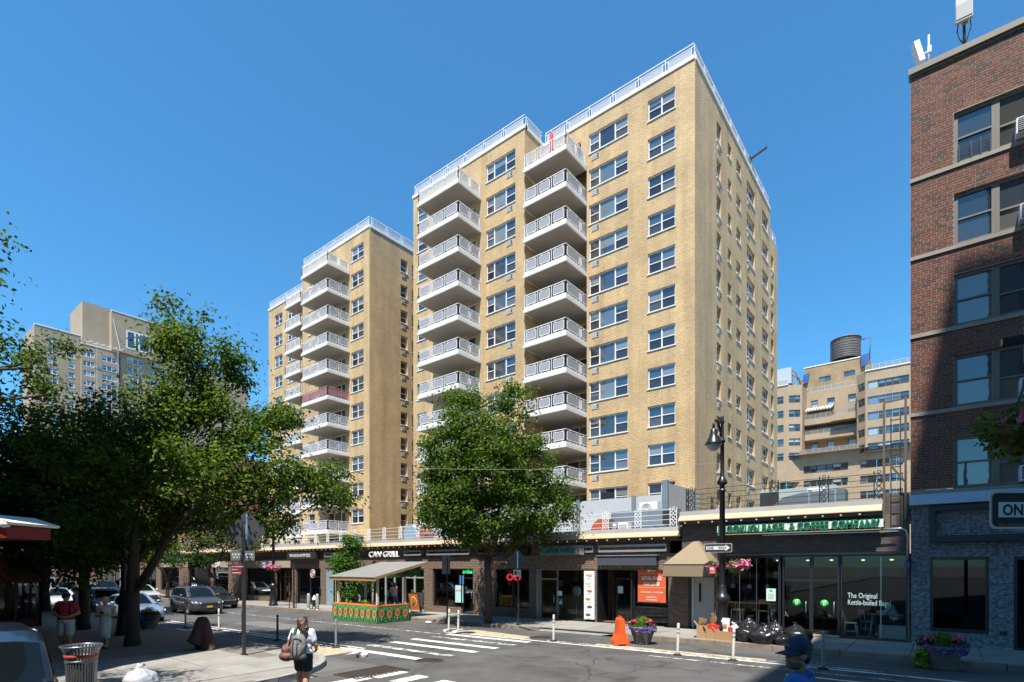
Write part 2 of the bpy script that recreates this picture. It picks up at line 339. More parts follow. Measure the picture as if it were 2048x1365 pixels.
rect('tan_patch', -9.3, -3.9, 16.04, 16.3, TANP)
def arcstrip(name, c, r0, r1, a0, a1, m, off=.008, h=0):
    mb = MB(); n = 10
    for i in range(n):
        a, b = R(a0 + (a1-a0)*i/n), R(a0 + (a1-a0)*(i+1)/n)
        P = lambda r, t: (c[0] + r*math.cos(t), c[1] + r*math.sin(t), gz(c[0]) + off)
        mb.quad(P(r0,a), P(r1,a), P(r1,b), P(r0,b))
    return mb.build(name, m, road)
arcstrip('curved_line', (-15.2,9.5), .9, 1.1, 90, 10, LINE)
arcstrip('curved_line', (-15.9,16.6), .75, .9, 160, 268, LINE); arcstrip('curved_line', (-15.35,16.6), .75, .9, 165, 268, LINE)
pt = paintmat('patch_asphalt', (.085,.083,.08), .3); dk = paintmat('tar_patch', (.045,.045,.046), .35)
rect('road_patch', -14.9, -11.7, 7.3, 9.1, pt); rect('road_patch', -13.6, -12.3, 7.5, 8.8, paintmat('patch_pale', (.105,.102,.098), .34), .008)
rect('road_patch', -27.5, -22.8, 12.2, 13.6, paintmat('patch_light', (.12,.117,.112), .46))
rect('road_patch', -5.6, -5.0, 11.2, 11.32, dk); rect('road_patch', -7.9, -7.5, 11.75, 11.83, dk)
mh = M('iron_cover', (.075,.062,.05), .6, metal=.5, bump=.6, bs=30)
def manhole(x, y, r, label):
    o = thing('manhole_cover', label, 'manhole cover', (x, y, gz(x)))
    MB().lathe([(r*1.14,.006),(r*1.13,.014),(r*1.02,.014),(r*1.01,.008)], n=28).build('rim', mh, o)
    mb = MB().lathe([(r,.006),(r,.012),(0,.013)], n=28)
    for k in range(-4, 5):
        h = math.sqrt(max(0, 1 - (k/5)**2))*r*.9; mb.box(k*r/5-.012, k*r/5+.012, -h, h, .012, .02)
    mb.build('lid', mh, o)
manhole(*gp(858,1322)[:2], .36, 'round iron manhole cover at the end of the crossing stripes')
manhole(*gp(935,1266)[:2], .3, 'small round cover in the tan painted patch')
manhole(*gp(1082,1276)[:2], .4, 'rusty round cover beside the white bollard and driveway')
gr = thing('storm_grate', 'long iron ventilation grate in the road at the corner', 'grate', (-11.3, 8.45, gz(-11.3)))
mb = MB().box(-.5,.5,-.8,-.74,.0,.02).box(-.5,.5,.74,.8,.0,.02).box(-.5,-.44,-.74,.74,0,.02).box(.44,.5,-.74,.74,0,.02); mb.build('frame', mh, gr)
mb = MB().box(-.44,.44,-.74,.74,.001,.006); mb.build('pit', blackm, gr)
for k in range(13): MB().box(-.44,.44,-.69+k*.11,-.645+k*.11,.006,.022).build('bar', mh, gr)

# pavements
slabm = [M('slab_%s' % n, c, .85, var=.1, vs=4, bump=.2, bs=120, world=True, dirt=.3) for n, c in (('a', (.215,.205,.188)), ('b', (.19,.182,.168)), ('c', (.235,.225,.207)))]
kerbm = M('kerb_stone', (.21,.165,.13), .8, var=.3, vs=5, bump=.3, world=True, dirt=.5)
kerbs = M('pale_kerb', (.25,.245,.23), .8, var=.15, vs=5, bump=.2, world=True)
seam = M('joint_dirt', (.13,.12,.105), .95, world=True)
pn = MB(); gsheet(pn, -400, 60, 18.4, 21.7, .13); north = tag(pn.build('pavement', seam), kind='structure')
sm_ = [MB().box(-.745,.745,-.74,.74,-.05,0).mesh('paving_slab', m) for m in slabm]
for i in range(-52, 5):
    for j in range(2):
        x = i*1.52; y = 19.17 + j*1.5
        me = random.choice(sm_)
        put('paving_slab', me, north, (x, y, gz(x) + .15 + random.uniform(-.003,.003)), (0, -SLOPE if x < -1 else 0, 0))
kb = [MB().box(-.89,.89,-.09,.09,-.3,0).mesh('kerb_stone', m) for m in (kerbm,)]
for i in range(-60, 10):
    x = i*1.8 + .3
    if -13.6 < x < -10.0: continue
    put('kerb_stone', kb[0], north, (x, 18.31 + random.uniform(-.012,.012), gz(x)+.145+random.uniform(-.006,.004)), (0, -SLOPE, random.uniform(-.006,.006)))
rp = MB()
for a, b, s in ((-14.2,-13.3,0),(-13.3,-10.3,1),(-10.3,-9.5,2)):
    za = .15 if s == 0 else .012; zb = .15 if s == 2 else .012
    rp.quad((a,18.2,gz(a)+za), (b,18.2,gz(b)+zb), (b,18.75,gz(b)+.152), (a,18.75,gz(a)+.152))
rp.build('kerb_ramp', slabm[1], north)
# south pavement with a rounded corner
poly = [(-400,8.9),(-15.0,8.9)] + [(-15.0+3.1*math.sin(R(a)), 5.8+3.1*math.cos(R(a))) for a in range(8,91,8)] + [(-11.9,-120),(-400,-120)]
def inpoly(x, y, m=.22):
    if y > 8.9-m or x > -11.9-m: return False
    if x > -15 and y > 5.8: return math.hypot(x+15, y-5.8) < 3.1-m
    return True
mb = MB(); top = [(x, y, gz(x)+.13) for x, y in poly]
cx = (-60, 0); xs = sorted(set([-400,-145] + [p[0] for p in poly[1:12]]))
mb.add(top, [tuple(range(len(top)-1,-1,-1))]); south = tag(mb.build('pavement', seam), kind='structure')
for i in range(-36, -7):
    for j in range(0, 6):
        x = i*1.52; y = .6 + j*1.5
        if all(inpoly(x+a*.74, y+b*.74) for a in (-1,1) for b in (-1,1)):
            put('paving_slab', random.choice(sm_), south, (x, y, gz(x)+.15+random.uniform(-.003,.003)), (0,-SLOPE,0))
mb = MB()                                                            # poured concrete between the slabs and the curved kerb
n = 14
for i in range(n):
    a, b = R(2+88*i/n), R(2+88*(i+1)/n)
    for r0, r1, z in ((.0,2.92,.148),):
        mb.quad(*[(-15.0+r*math.sin(t), 5.8+r*math.cos(t), gz(-13)+z-.01) for r, t in ((r0,a),(r1,a),(r1,b),(r0,b))])
gsheet(mb, -15.0, -12.1, -20, 5.8, .137); gsheet(mb, -60, -15.0, 8.0, 8.72, .137)
mb.build('poured_concrete', slabm[0], south)
n = 9
for i in range(n):
    a, b = R(90*i/n+.3), R(90*(i+1)/n-.3); mb = MB(); P = lambda r, t, z: (-15.0+r*math.sin(t), 5.8+r*math.cos(t), gz(-13)+z)
    A = [P(r,t,z) for z in (-.1,.15) for r, t in ((2.93,a),(3.1,a),(3.1,b),(2.93,b))]
    mb.add(A, [(4,7,6,5),(0,4,5,1),(1,5,6,2),(2,6,7,3),(3,7,4,0)]); mb.build('kerb_stone', kerbs, south)
ks = MB().box(-.89,.89,-.08,.08,-.25,0).mesh('kerb_stone', kerbs)
for i in range(-36, -8):
    x = i*1.8 + .3; put('kerb_stone', ks, south, (x, 8.82, gz(x)+.15), (0,-SLOPE,0)) if x < -15.9 else None
for i in range(-6, 4):
    y = i*1.8 - 2; put('kerb_stone', ks, south, (-11.98, y, gz(-12)+.15), (0,0,R(90)))
# ---------------- walls, windows, balconies ----------------
class Fr:
    """frame of a wall: u runs along it (to the right seen from outside), n points out"""
    def __init__(s, ox, oy, d):
        s.o = (ox, oy); s.u, s.n, s.rz = {'S': ((1,0),(0,-1),0), 'E': ((0,1),(1,0),R(90)), 'W': ((0,-1),(-1,0),R(-90)), 'N': ((-1,0),(0,1),R(180))}[d] if isinstance(d, str) else \
            ((math.cos(d), math.sin(d)), (math.sin(d), -math.cos(d)), d)
    def p(s, u, z, d=0): return (s.o[0] + s.u[0]*u - s.n[0]*d, s.o[1] + s.u[1]*u - s.n[1]*d, z)
def wallfaces(mb, fr, u0, u1, z0, z1, holes=(), dep=.2, mi=0):
    us = sorted(set([u0, u1] + [h[i] for h in holes for i in (0, 1)])); zs = sorted(set([z0, z1] + [h[i] for h in holes for i in (2, 3)]))
    us = [u for u in us if u0 <= u <= u1]; zs = [z for z in zs if z0 <= z <= z1]
    inh = lambda u, z: any(h[0] < u < h[1] and h[2] < z < h[3] for h in holes)
    for a, b in zip(us, us[1:]):
        run = None
        for c, d in zip(zs, zs[1:]):
            if inh((a+b)/2, (c+d)/2):
                if run is not None: mb.quad(fr.p(a,run), fr.p(b,run), fr.p(b,c), fr.p(a,c), mi=mi); run = None
            elif run is None: run = c
        if run is not None: mb.quad(fr.p(a,run), fr.p(b,run), fr.p(b,z1), fr.p(a,z1), mi=mi)
    for a, b, c, d in holes:
        P = fr.p
        mb.quad(P(a,c), P(a,c,dep), P(a,d,dep), P(a,d), mi=mi); mb.quad(P(b,c), P(b,d), P(b,d,dep), P(b,c,dep), mi=mi)
        mb.quad(P(a,d), P(a,d,dep), P(b,d,dep), P(b,d), mi=mi); mb.quad(P(a,c), P(b,c), P(b,c,dep), P(a,c,dep), mi=mi)
    return mb
_wc = {}
def winmesh(w, h, cols, fm, pm, fw=.07, rec=.1, sill=True, low=None, mid=.5, paney=.05):
    """frame mesh and pane meshes of a window with columns such as (('d',1),('f',1.4)): d = double hung, f = fixed"""
    key = (round(w,3), round(h,3), cols, fm.name, pm.name, fw, rec, sill, mid)
    if key in _wc: return _wc[key]
    mb = MB(); y0, y1 = rec, rec + .07
    mb.box(0, fw, y0, y1, 0, h); mb.box(w-fw, w, y0, y1, 0, h); mb.box(fw, w-fw, y0, y1, 0, fw); mb.box(fw, w-fw, y0, y1, h-fw, h)
    if sill: mb.box(-.05, w+.05, -.06, rec, -.055, .02)
    tot = sum(c[1] for c in cols); x = fw; iw = w - 2*fw - (len(cols)-1)*fw*1.25; panes = []
    for i, (k, s) in enumerate(cols):
        cw = iw*s/tot
        if k == 'd':
            zm = fw + (h - 2*fw)*mid; mb.box(x, x+cw, y0-.004, y1, zm-.026, zm+.026)
            panes += [(x, x+cw, zm+.026, h-fw, 1), (x, x+cw, fw, zm-.026, 0)]
        else: panes.append((x, x+cw, fw, h-fw, 1))
        x += cw
        if i < len(cols)-1: mb.box(x, x+fw*1.25, y0-.003, y1+.003, fw, h-fw); x += fw*1.25
    pms = [( MB().box(a, b, y0+paney, y0+paney+.012, c, d).mesh('pane', pm if up else (low or pm)), ) for a, b, c, d, up in panes]
    _wc[key] = (mb.mesh('window', fm), [p[0] for p in pms]); return _wc[key]
def window(par, fr, u, z, w, h, cols, fm=None, pm=None, name='window', low=None, **k):
    me, ps = winmesh(w, h, cols, fm or white, pm or PANE, low=low, **k)
    loc = Vector(fr.p(u, z)) - par.location
    o = put(name, me, par, loc, (0,0,fr.rz))
    for p in ps: put('pane', p, o)
    return o
ac_me = None
def acgrille(par, fr, u, z, w=.66, h=.42):
    global ac_me
    if ac_me is None:
        mb = MB().box(0,w,-.035,.03,0,h,0)
        for k in range(5): mb.box(.04, w*.62, -.045,-.035, .05+k*.07, .085+k*.07, 0)
        mb.box(w*.68, w*.95, -.04,-.034, .05, h-.05, 1)
        for k in range(2): mb.box(w*.68, w*.95, -.05,-.04, .15+k*.11, .17+k*.11, 0)
        ac_me = mb.mesh('air_conditioner_grille', [M('ac_metal', (.45,.43,.39), .5), blackm])
    return put('air_conditioner_grille', ac_me, par, Vector(fr.p(u, z)) - par.location, (0,0,fr.rz))
_rp = {}
def railpanel(w, h, infill, top=False, frame=None):
    key = (round(w,2), round(h,2), infill.name, top)
    if key in _rp: return _rp[key]
    mb = MB(); t = .04; a = .17; b = .17
    mb.box(a, w-a, -.012, .012, b, h-b, 1)                       # mesh infill
    for z in (b-.02, h-b-.01): mb.box(a, w-a, -.022, .022, z, z+.04, 0)
    for x in (a-.015, w-a-.02): mb.box(x, x+.035, -.022, .022, b, h-b, 0)
    if not top:
        for x in (w*.25, w*.75):
            mb.box(x-.018, x+.018, -.018, .018, 0, b, 0); mb.box(x-.018, x+.018, -.018, .018, h-b, h, 0)
    _rp[key] = mb.mesh('railing_panel', [frame or whiteM, infill]); return _rp[key]
def railing(par, pts, z, h, npan, infill, off, frame=None):
    """posts and rails along a polyline as one mesh, with panels as sub-parts"""
    fm = frame or whiteM
    mb = MB(); loc = par.location
    pl = []
    for (a, b), n in zip(zip(pts, pts[1:]), npan):
        A, B = Vector((*a, z)), Vector((*b, z)); d = (B - A); L = d.length; rz = math.atan2(d.y, d.x)
        mb.bar(A + Vector((0,0,h)), B + Vector((0,0,h)), .045); mb.bar(A + Vector((0,0,.03)), B + Vector((0,0,.03)), .035)
        for k in range(n + 1): mb.bar(A + d*k/n, A + d*k/n + Vector((0,0,h)), .045)
        for k in range(n): pl.append((A + d*k/n, rz, L/n))
    mb.v = [tuple(Vector(v) - off) for v in mb.v]
    r = mb.build('railing', fm, par)
    for p, rz, w in pl: put('railing_panel', railpanel(w, h, infill, False, fm), r, p - off, (0,0,rz))
    return r
def balcony(par, x0, x1, yf, yb, z, infill, nf=3, ns=2, left=False, frame=None):
    off = par.location
    mb = MB(); mb.box(x0, x1, yf, yb, z, z+.22); mb.box(x0+.07, x1-.07, yf+.07, yb-.002, z+.22, z+.4)
    b = mb.build('balcony', concw, par, world=True); bo = off; so = MB().box(x0+.1, x1-.1, yf+.1, yb-.05, z-.006, z-.001); so.v = [tuple(Vector(v)-off) for v in so.v]; so.build('soffit_shade_sheet', soffit_shade, b)  # thin sheet carries the underside shade as colour
    e = .1; y1 = yb - .05
    pts = [(x0+e, yf+e), (x1-e, yf+e), (x1-e, y1)]; n = [nf, ns]
    if left: pts = [(x0+e, y1)] + pts; n = [ns] + n
    railing(b, pts, z+.4, .95, n, infill, bo, frame)
    return b
def roofrail(par, fr, u0, u1, z, step=2.0, name='roof_railing'):
    n = max(1, round((u1-u0)/step)); w = (u1-u0)/n
    key = ('rr', round(w,2))
    if key not in _rp:
        mb = MB(); h = .95
        mb.box(0,w,-.02,.02,h-.05,h,0); mb.box(0,w,-.02,.02,h-.27,h-.23,0); mb.box(0,.05,-.025,.025,0,h,0)
        mb.box(.2,.245,-.02,.02,0,h-.25,0); mb.box(w-.2,w-.155,-.02,.02,0,h-.25,0); mb.box(.245,w-.2,-.008,.008,.03,h-.27,1); mb.box(0,w,-.02,.02,0,.045,0)
        _rp[key] = mb.mesh(name, [whiteM, meshlite])
    for k in range(n): put(name, _rp[key], par, Vector(fr.p(u0+k*w, z, .12)) - par.location, (0,0,fr.rz))
DH2 = (('d',1),('d',1)); TRI = (('d',.62),('f',1),('d',.78)); DOORW = (('f',.8),('f',1),('f',.6))
PITCH = 2.752; HEAD = 36.05; SILL = 34.55; WH = HEAD - SILL; TOP = 37.15; SLAB = 33.42
def coping(par, frs, z=TOP):
    for fr, a, b in frs:
        mb = MB(); h = .27
        vs = [fr.p(a,z,-.07), fr.p(b,z,-.07), fr.p(b,z,.25), fr.p(a,z,.25), fr.p(a,z+h,-.07), fr.p(b,z+h,-.07), fr.p(b,z+h,.25), fr.p(a,z+h,.25)]
        mb.add(vs, [(0,3,2,1),(4,5,6,7),(0,1,5,4),(1,2,6,5),(2,3,7,6),(3,0,4,7)]); mb.build('coping', white, par, world=True)
def lintels(mb, fr, holes):
    for a, b, c, d in holes: pass
# ----- right pair of blocks (nearest the corner) -----
TA = thing('apartment_tower', 'tall yellow brick apartment tower with white balconies, behind the bagel shop', 'apartment building', (-26, 36.5, 0))
def front_block(par, fr, X0, X1, cols, z0=0, left_edge=True, name='front_wall'):
    holes = []
    for k in range(12):
        for (x, w, kind) in cols:
            if kind in ('tri', 'dh', 'one'): holes.append((x, x+w, SILL - k*PITCH, HEAD - k*PITCH))
    return holes
def do_windows(par, fr, cols, n=12, skip=()):
    for k in range(n):
        for (x, w, kind) in cols:
            z = SILL - k*PITCH
            if kind == 'tri': window(par, fr, x, z, w, WH, TRI, low=PANED)
            elif kind == 'dh': window(par, fr, x, z, w, WH, DH2, low=PANED)
            elif kind == 'one': window(par, fr, x, z, w, WH, (('d',1),), low=PANED)
# block A: x -25.9..-13.3, recess -25.9..-21.8
frA = Fr(0, 36.5, 'S'); frR = Fr(0, 37.8, 'S'); frE = Fr(-13.3, 0, 'E')
colsA = [(-21.6, 3.3, 'tri'), (-16.72, 2.03, 'dh')]
mb = MB(); wallfaces(mb, frA, -21.8, -13.3, -1, TOP, front_block(TA, frA, 0, 0, colsA))
# recess behind balconies
hr = []
for k in range(13):
    z = SLAB + .42 - k*PITCH
    if k: hr.append((-24.6, -22.3, z, z+2.12)); hr.append((-25.55, -24.95, z+.7, z+2.0))
wallfaces(mb, frR, -25.9, -21.8, -1, TOP - 2.75*0, [h for h in hr])
mb.quad((-21.8,37.8,-1), (-21.8,36.5,-1), (-21.8,36.5,SLAB), (-21.8,37.8,SLAB)); wallfaces(mb, frA, -25.9, -21.8, SLAB+.3, TOP, [(-24.6,-22.3,SLAB+.42,SLAB+2.5)])   # cheek of the recess; flush top floor
# east side
sideW = [(41.0, 1.0, 34.35, 35.85, 'ac'), (43.6, .9, 34.75, 35.85, ''), (45.85, 1.25, 34.75, 35.85, ''), (48.85, 2.45, 34.35, 35.85, 'ac2'), (53.8, 2.2, 34.35, 35.85, '2'), (57.0, 1.1, 34.35, 35.85, 'ac')]
hs = []
for k in range(13):
    for u, w, a, b, kd in sideW:
        if k == 0 and u > 55: continue
        if a - k*PITCH > .5: hs.append((u, u+w, a-k*PITCH, b-k*PITCH))
wallfaces(mb, frE, 36.5, 56.7, -1, TOP, [h for h in hs if h[1] < 56.7], .3); wallfaces(mb, frE, 56.7, 59.6, -1, TOP-PITCH+.35, [h for h in hs if h[0] > 56.7], .3)
mb.quad((-13.3,56.7,TOP-PITCH+.35), (-13.3,56.7,TOP), (-25.9,56.7,TOP), (-25.9,56.7,TOP-PITCH+.35))
mb.quad((-13.3,59.6,-1), (-39,59.6,-1), (-39,59.6,TOP-PITCH+.35), (-13.3,59.6,TOP-PITCH+.35)); mb.quad((-13.3,59.6,TOP-PITCH+.35), (-39,59.6,TOP-PITCH+.35), (-39,56.7,TOP-PITCH+.35), (-13.3,56.7,TOP-PITCH+.35))
mb.quad((-13.3,36.5,TOP), (-13.3,56.7,TOP), (-26,56.7,TOP), (-26,36.5,TOP))
# block B: x -39.1..-25.9, front y 33.9
frB = Fr(0, 33.9, 'S'); frBe = Fr(-25.9, 0, 'E')
colsB = [(-29.95, 3.1, 'tri'), (-38.55, 1.35, 'one')]
hB = front_block(TA, frB, 0, 0, colsB)
for k in range(1, 13):
    z = SLAB + .42 - k*PITCH; hB.append((-34.6, -31.2, z, z+2.1))
wallfaces(mb, frB, -39.1, -25.9, -1, TOP, hB); wallfaces(mb, frBe, 33.9, 37.8, -1, TOP)
mb.quad((-39.1,33.9,-1), (-39.1,33.9,TOP), (-39.1,60,TOP), (-39.1,60,-1)); mb.quad((-39.1,33.9,TOP), (-26,33.9,TOP), (-26,56.7,TOP), (-39.1,56.7,TOP))
mb.build('brick_wall', YB, TA, world=True)
do_windows(TA, frA, colsA); do_windows(TA, frB, colsB)
for k in range(12):
    acgrille(TA, frA, -21.35, SILL - k*PITCH - .62); acgrille(TA, frB, -27.75, SILL - k*PITCH - .62)
for k in range(1, 13):
    z = SLAB + .42 - k*PITCH
    if z > .2:
        window(TA, frR, -24.6, z, 2.3, 2.12, (('f',1),('f',.8)), sill=False, name='balcony_door', low=PANED, pm=PANED); window(TA, frR, -25.55, z+.7, .6, 1.3, (('d',1),), sill=False, pm=PANED)
        window(TA, frB, -34.6, z, 3.4, 2.1, DOORW, sill=False, name='balcony_door', pm=PANED)
for k in range(12):
    z = SLAB - k*PITCH
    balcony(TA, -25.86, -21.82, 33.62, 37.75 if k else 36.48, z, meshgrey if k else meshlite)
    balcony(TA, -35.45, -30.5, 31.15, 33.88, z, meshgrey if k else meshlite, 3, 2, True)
window(TA, frA, -24.6, SLAB+.42, 2.3, 2.08, (('f',1),('f',.8)), sill=False, name='balcony_door', pm=PANED)
for k in range(13):
    for u, w, a, b, kd in sideW:
        z = a - k*PITCH
        if z < .5 or (k == 0 and u > 55): continue
        window(TA, frE, u, z, w, b-a, (('d',1),('d',1)) if '2' in kd else (('d',1),), rec=.2, low=PANED, pm=PANED, fw=.08)
        if 'ac' in kd: acgrille(TA, frE, u+.1, z-.62)
coping(TA, [(frA, -25.9, -13.3), (frE, 36.57, 56.7), (frB, -39.17, -25.83), (frBe, 33.97, 36.42)])
for fr, a, b in ((frA, -25.8, -13.4), (frE, 36.7, 56.6), (frB, -39, -26), (frBe, 34.2, 36.4)): roofrail(TA, fr, a, b, TOP+.27)
roofrail(TA, frE, 56.8, 59.5, TOP-PITCH+.4, 1.4)
mb = MB().box(-13.6,-13.3,56.9,59.6,TOP-PITCH+.3,TOP-PITCH+.42); mb.build('terrace_coping', white, TA, world=True)
# ----- left pair of blocks -----
TC = thing('apartment_tower', 'yellow brick apartment tower left of the gap, partly behind the street trees', 'apartment building', (-58, 36.5, 0))
frC = Fr(0, 33.9, 'S'); frCe = Fr(-45.8, 0, 'E'); frD = Fr(0, 36.6, 'S'); frDr = Fr(0, 37.8, 'S')
colsC = [(-48.95, 2.15, 'dh'), (-57.3, 1.4, 'one')]; colsD = [(-70.15, 2.05, 'dh'), (-66.8, 3.0, 'tri')]
mb = MB(); hC = front_block(TC, frC, 0, 0, colsC)
for k in range(1, 13):
    z = SLAB + .42 - k*PITCH; hC.append((-53.3, -50.0, z, z+2.1))
wallfaces(mb, frC, -58.5, -45.8, -1.5, TOP, hC)
sideC = [(37.95, .95, 34.35, 35.75, 'ac'), (39.55, .8, 34.35, 35.75, ''), (42.5, 1.2, 34.35, 35.75, ''), (46, 2.2, 34.35, 35.75, '2')]
hs = [(u, u+w, a-k*PITCH, b-k*PITCH) for k in range(12) for u, w, a, b, kd in sideC]
wallfaces(mb, frCe, 33.9, 60, -1.5, TOP, hs, .3)
wallfaces(mb, frD, -71.7, -62.2, -1.5, TOP, front_block(TC, frD, 0, 0, colsD))
hr = [(-61.6, -59.2, SLAB+.42-k*PITCH, SLAB+2.5-k*PITCH) for k in range(1, 13)]
wallfaces(mb, frDr, -62.2, -58.5, -1.5, TOP, hr)
mb.quad((-62.2,37.8,-1.5), (-62.2,36.6,-1.5), (-62.2,36.6,TOP), (-62.2,37.8,TOP)); mb.quad((-58.5,33.9,-1.5), (-58.5,33.9,TOP), (-58.5,37.8,TOP), (-58.5,37.8,-1.5))
mb.quad((-71.7,36.6,-1.5), (-71.7,36.6,TOP), (-71.7,60,TOP), (-71.7,60,-1.5)); mb.quad((-58.5,33.9,TOP), (-45.8,33.9,TOP), (-45.8,60,TOP), (-58.5,60,TOP)); mb.quad((-71.7,36.6,TOP), (-58.5,36.6,TOP), (-58.5,60,TOP), (-71.7,60,TOP)); mb.quad((-45.8,60,-1),(-71.7,60,-1),(-71.7,60,TOP),(-45.8,60,TOP))
mb.build('brick_wall', YB, TC, world=True)
do_windows(TC, frC, colsC); do_windows(TC, frD, colsD)
rose = M('rose_metal', (.36,.2,.21), .5)
for k in range(12):
    z = SLAB - k*PITCH; red = k == 5
    balcony(TC, -54.2, -49.15, 31.2, 33.88, z, meshred if red else (meshgrey if k else meshlite), 3, 2, True, rose if red else None)
    balcony(TC, -62.15, -58.55, 33.62, 37.75, z, meshgrey if k else meshlite, 3, 2, True)
    acgrille(TC, frC, -55.9, z + .5)
    for u, w, a, b, kd in sideC:
        window(TC, frCe, u, a-k*PITCH, w, b-a, (('d',1),('d',1)) if '2' in kd else (('d',1),), rec=.2, low=PANED, pm=PANED, fw=.08)
        if 'ac' in kd: acgrille(TC, frCe, u+.1, a-k*PITCH-.62)
    if k:
        window(TC, frC, -53.3, z+.42, 3.3, 2.1, DOORW, sill=False, name='balcony_door', pm=PANED); window(TC, frDr, -61.6, z+.42, 2.4, 2.08, (('f',1),('f',1)), sill=False, name='balcony_door', pm=PANED)
coping(TC, [(frC, -58.57, -45.8), (frCe, 33.97, 60), (frD, -71.77, -58.5)])
for fr, a, b in ((frC, -58.4, -45.9), (frCe, 34.2, 59.8), (frD, -71.6, -58.6)): roofrail(TC, fr, a, b, TOP+.27)
# things standing on balconies and roof
um = thing('patio_umbrella', 'closed red patio umbrella standing on the top balcony', 'umbrella', (-24.3, 35.3, SLAB+.4))
MB().cyl((0,0,0),(0,0,3.2),.03).build('pole', alum, um); MB().lathe([(.05,1.1),(.24,1.3),(.2,2.2),(.12,2.9),(.03,3.15)], n=9).build('canopy', M('red_cloth', (.45,.03,.03), .8), um)
t = thing('roof_equipment', 'dark covered rooftop equipment with a beam sticking out over the right edge of the tower', 'rooftop equipment', (-13.7, 50.6, TOP+.25)); t.scale = (.55,.55,.6); mb = MB()
mb.prism([(-1.6,0),(2.6,0),(2.4,.9),(1.2,1.6),(.3,2.3),(-.6,2.2),(-1.5,1.2)], -.6, .5, 'x'); mb.build('tarpaulin', blackm, t); MB().bar((-.3,.0,1.9),(3.0,-.4,2.5),.22).build('beam', blackm, t); MB().box(-.5,.6,2.7,4.4,0,.5).build('timber', wood, t)
# ---------------- far buildings ----------------
def strip_windows(par, fr, u0, z, h, widths, fm, pm=None, gap=.1, rec=.12):
    """a band of windows: one window part per unit"""
    u = u0
    for w in widths:
        if w > 0: window(par, fr, u, z, w, h, (('d',1),) if w < 1.6 else (('f',1),), fm=fm, pm=pm or PANEF, sill=False, fw=.09, rec=rec, low=PANED)
        u += abs(w) + gap
BG = thing('apartment_building', 'tan brick building with wrapped corner windows and a water tank on its roof, far behind', 'apartment building', (-20, 125, 0))
bronze = M('bronze_frame', (.1,.08,.06), .5); brownpan = M('brown_panel', (.17,.11,.085), .6)
mb = MB(); FP_ = 2.98
fl = Fr(0, 125, 'S')
holes = []
rowz = [36.5 - k*FP_ for k in range(11)]; hh = 1.5
def rows(u0, u1, ks): return [(u0, u1, rowz[k]-.02, rowz[k]+hh+.02) for k in ks]
LW = [(-39, -28.6, range(0, 5))]
low = rows(-44,-27.6,range(6,11)) + rows(-22.8,-14.9,range(5,11)) + rows(-13.0,-5.9,range(5,11)) + rows(-3.4, 0.2, range(5,11))
hl = [(-28.6,-24.3,*h[2:]) for h in []]
hL = [(-30.2,-24.9,rowz[k]-.02,rowz[k]+hh+.02) for k in (5,6,7,8,9,10)]
low = hL + rows(-22.9,-15.0,range(5,11)) + rows(-13.0,-6.2,range(5,11)) + rows(-3.8,0.2,range(5,11))
wallfaces(mb, fl, -46, 6, -1, 25.4, low, .25)
for k in range(11):
    z = rowz[k]
    if k > 4: strip_windows(BG, fl, -30.2, z, hh, [1.3,1.3,1.2,1.2], bronze)
    if k > 4:
        strip_windows(BG, fl, -22.9, z, hh, [1.15,1.15,1.6,1.1,1.5,1.0], bronze, gap=.06); strip_windows(BG, fl, -13.0, z, hh, [1.1,1.5,1.1,.9,.95,.95], bronze, gap=.06)
        strip_windows(BG, fl, -3.8, z, hh, [1.2,1.5,1.2], bronze, gap=.04)
# upper left wing with a canted corner
wl = [(-46, 123.6), (-25.6, 123.6), (-23.2, 125.2), (-23.2, 131)]
def wing(pts, z0, z1, ks, wins):
    for i, (a, b) in enumerate(zip(pts, pts[1:])):
        d = math.atan2(b[1]-a[1], b[0]-a[0]); L = math.hypot(b[0]-a[0], b[1]-a[1]); fr = Fr(a[0], a[1], d)
        spec = wins.get(i, [])
        hs = [(u, u+sum(abs(x) for x in ws)+.06*(len(ws)-1), rowz[k]-.01, rowz[k]+hh+.01) for k in ks for u, ws in spec]
        wallfaces(mb, fr, 0, L, z0, z1, hs, .22)
        for k in ks:
            for u, ws in spec: strip_windows(BG, fr, u, rowz[k], hh, ws, bronze, gap=.06)
    mb.add([(x, y, z1) for x, y in pts] + [(pts[-1][0], 140, z1), (pts[0][0], 140, z1)], [tuple(range(len(pts)+2))])
wing(wl, 20, 40.2, range(0, 5), {0: [(15.2, [1.3, 1.9, 1.1])], 1: [(.25, [1.1, 1.1])]})
wr = [(-13.6, 130), (-13.6, 125.4), (-12.0, 123.8), (-4.4, 123.8), (-2.8, 125)]
wing(wr, 25.4, 40.0, range(0, 5), {1: [(.3, [.85, .85])], 2: [(.35, [1.7, 1.05, 1.0, 1.05, 1.4])], 3: [(.3, [1.5])]})
wing([(-2.8,125),(6,125)], 25.4, 40, range(0,5), {0: [(.5,[1.3,1.3,1.3])]})
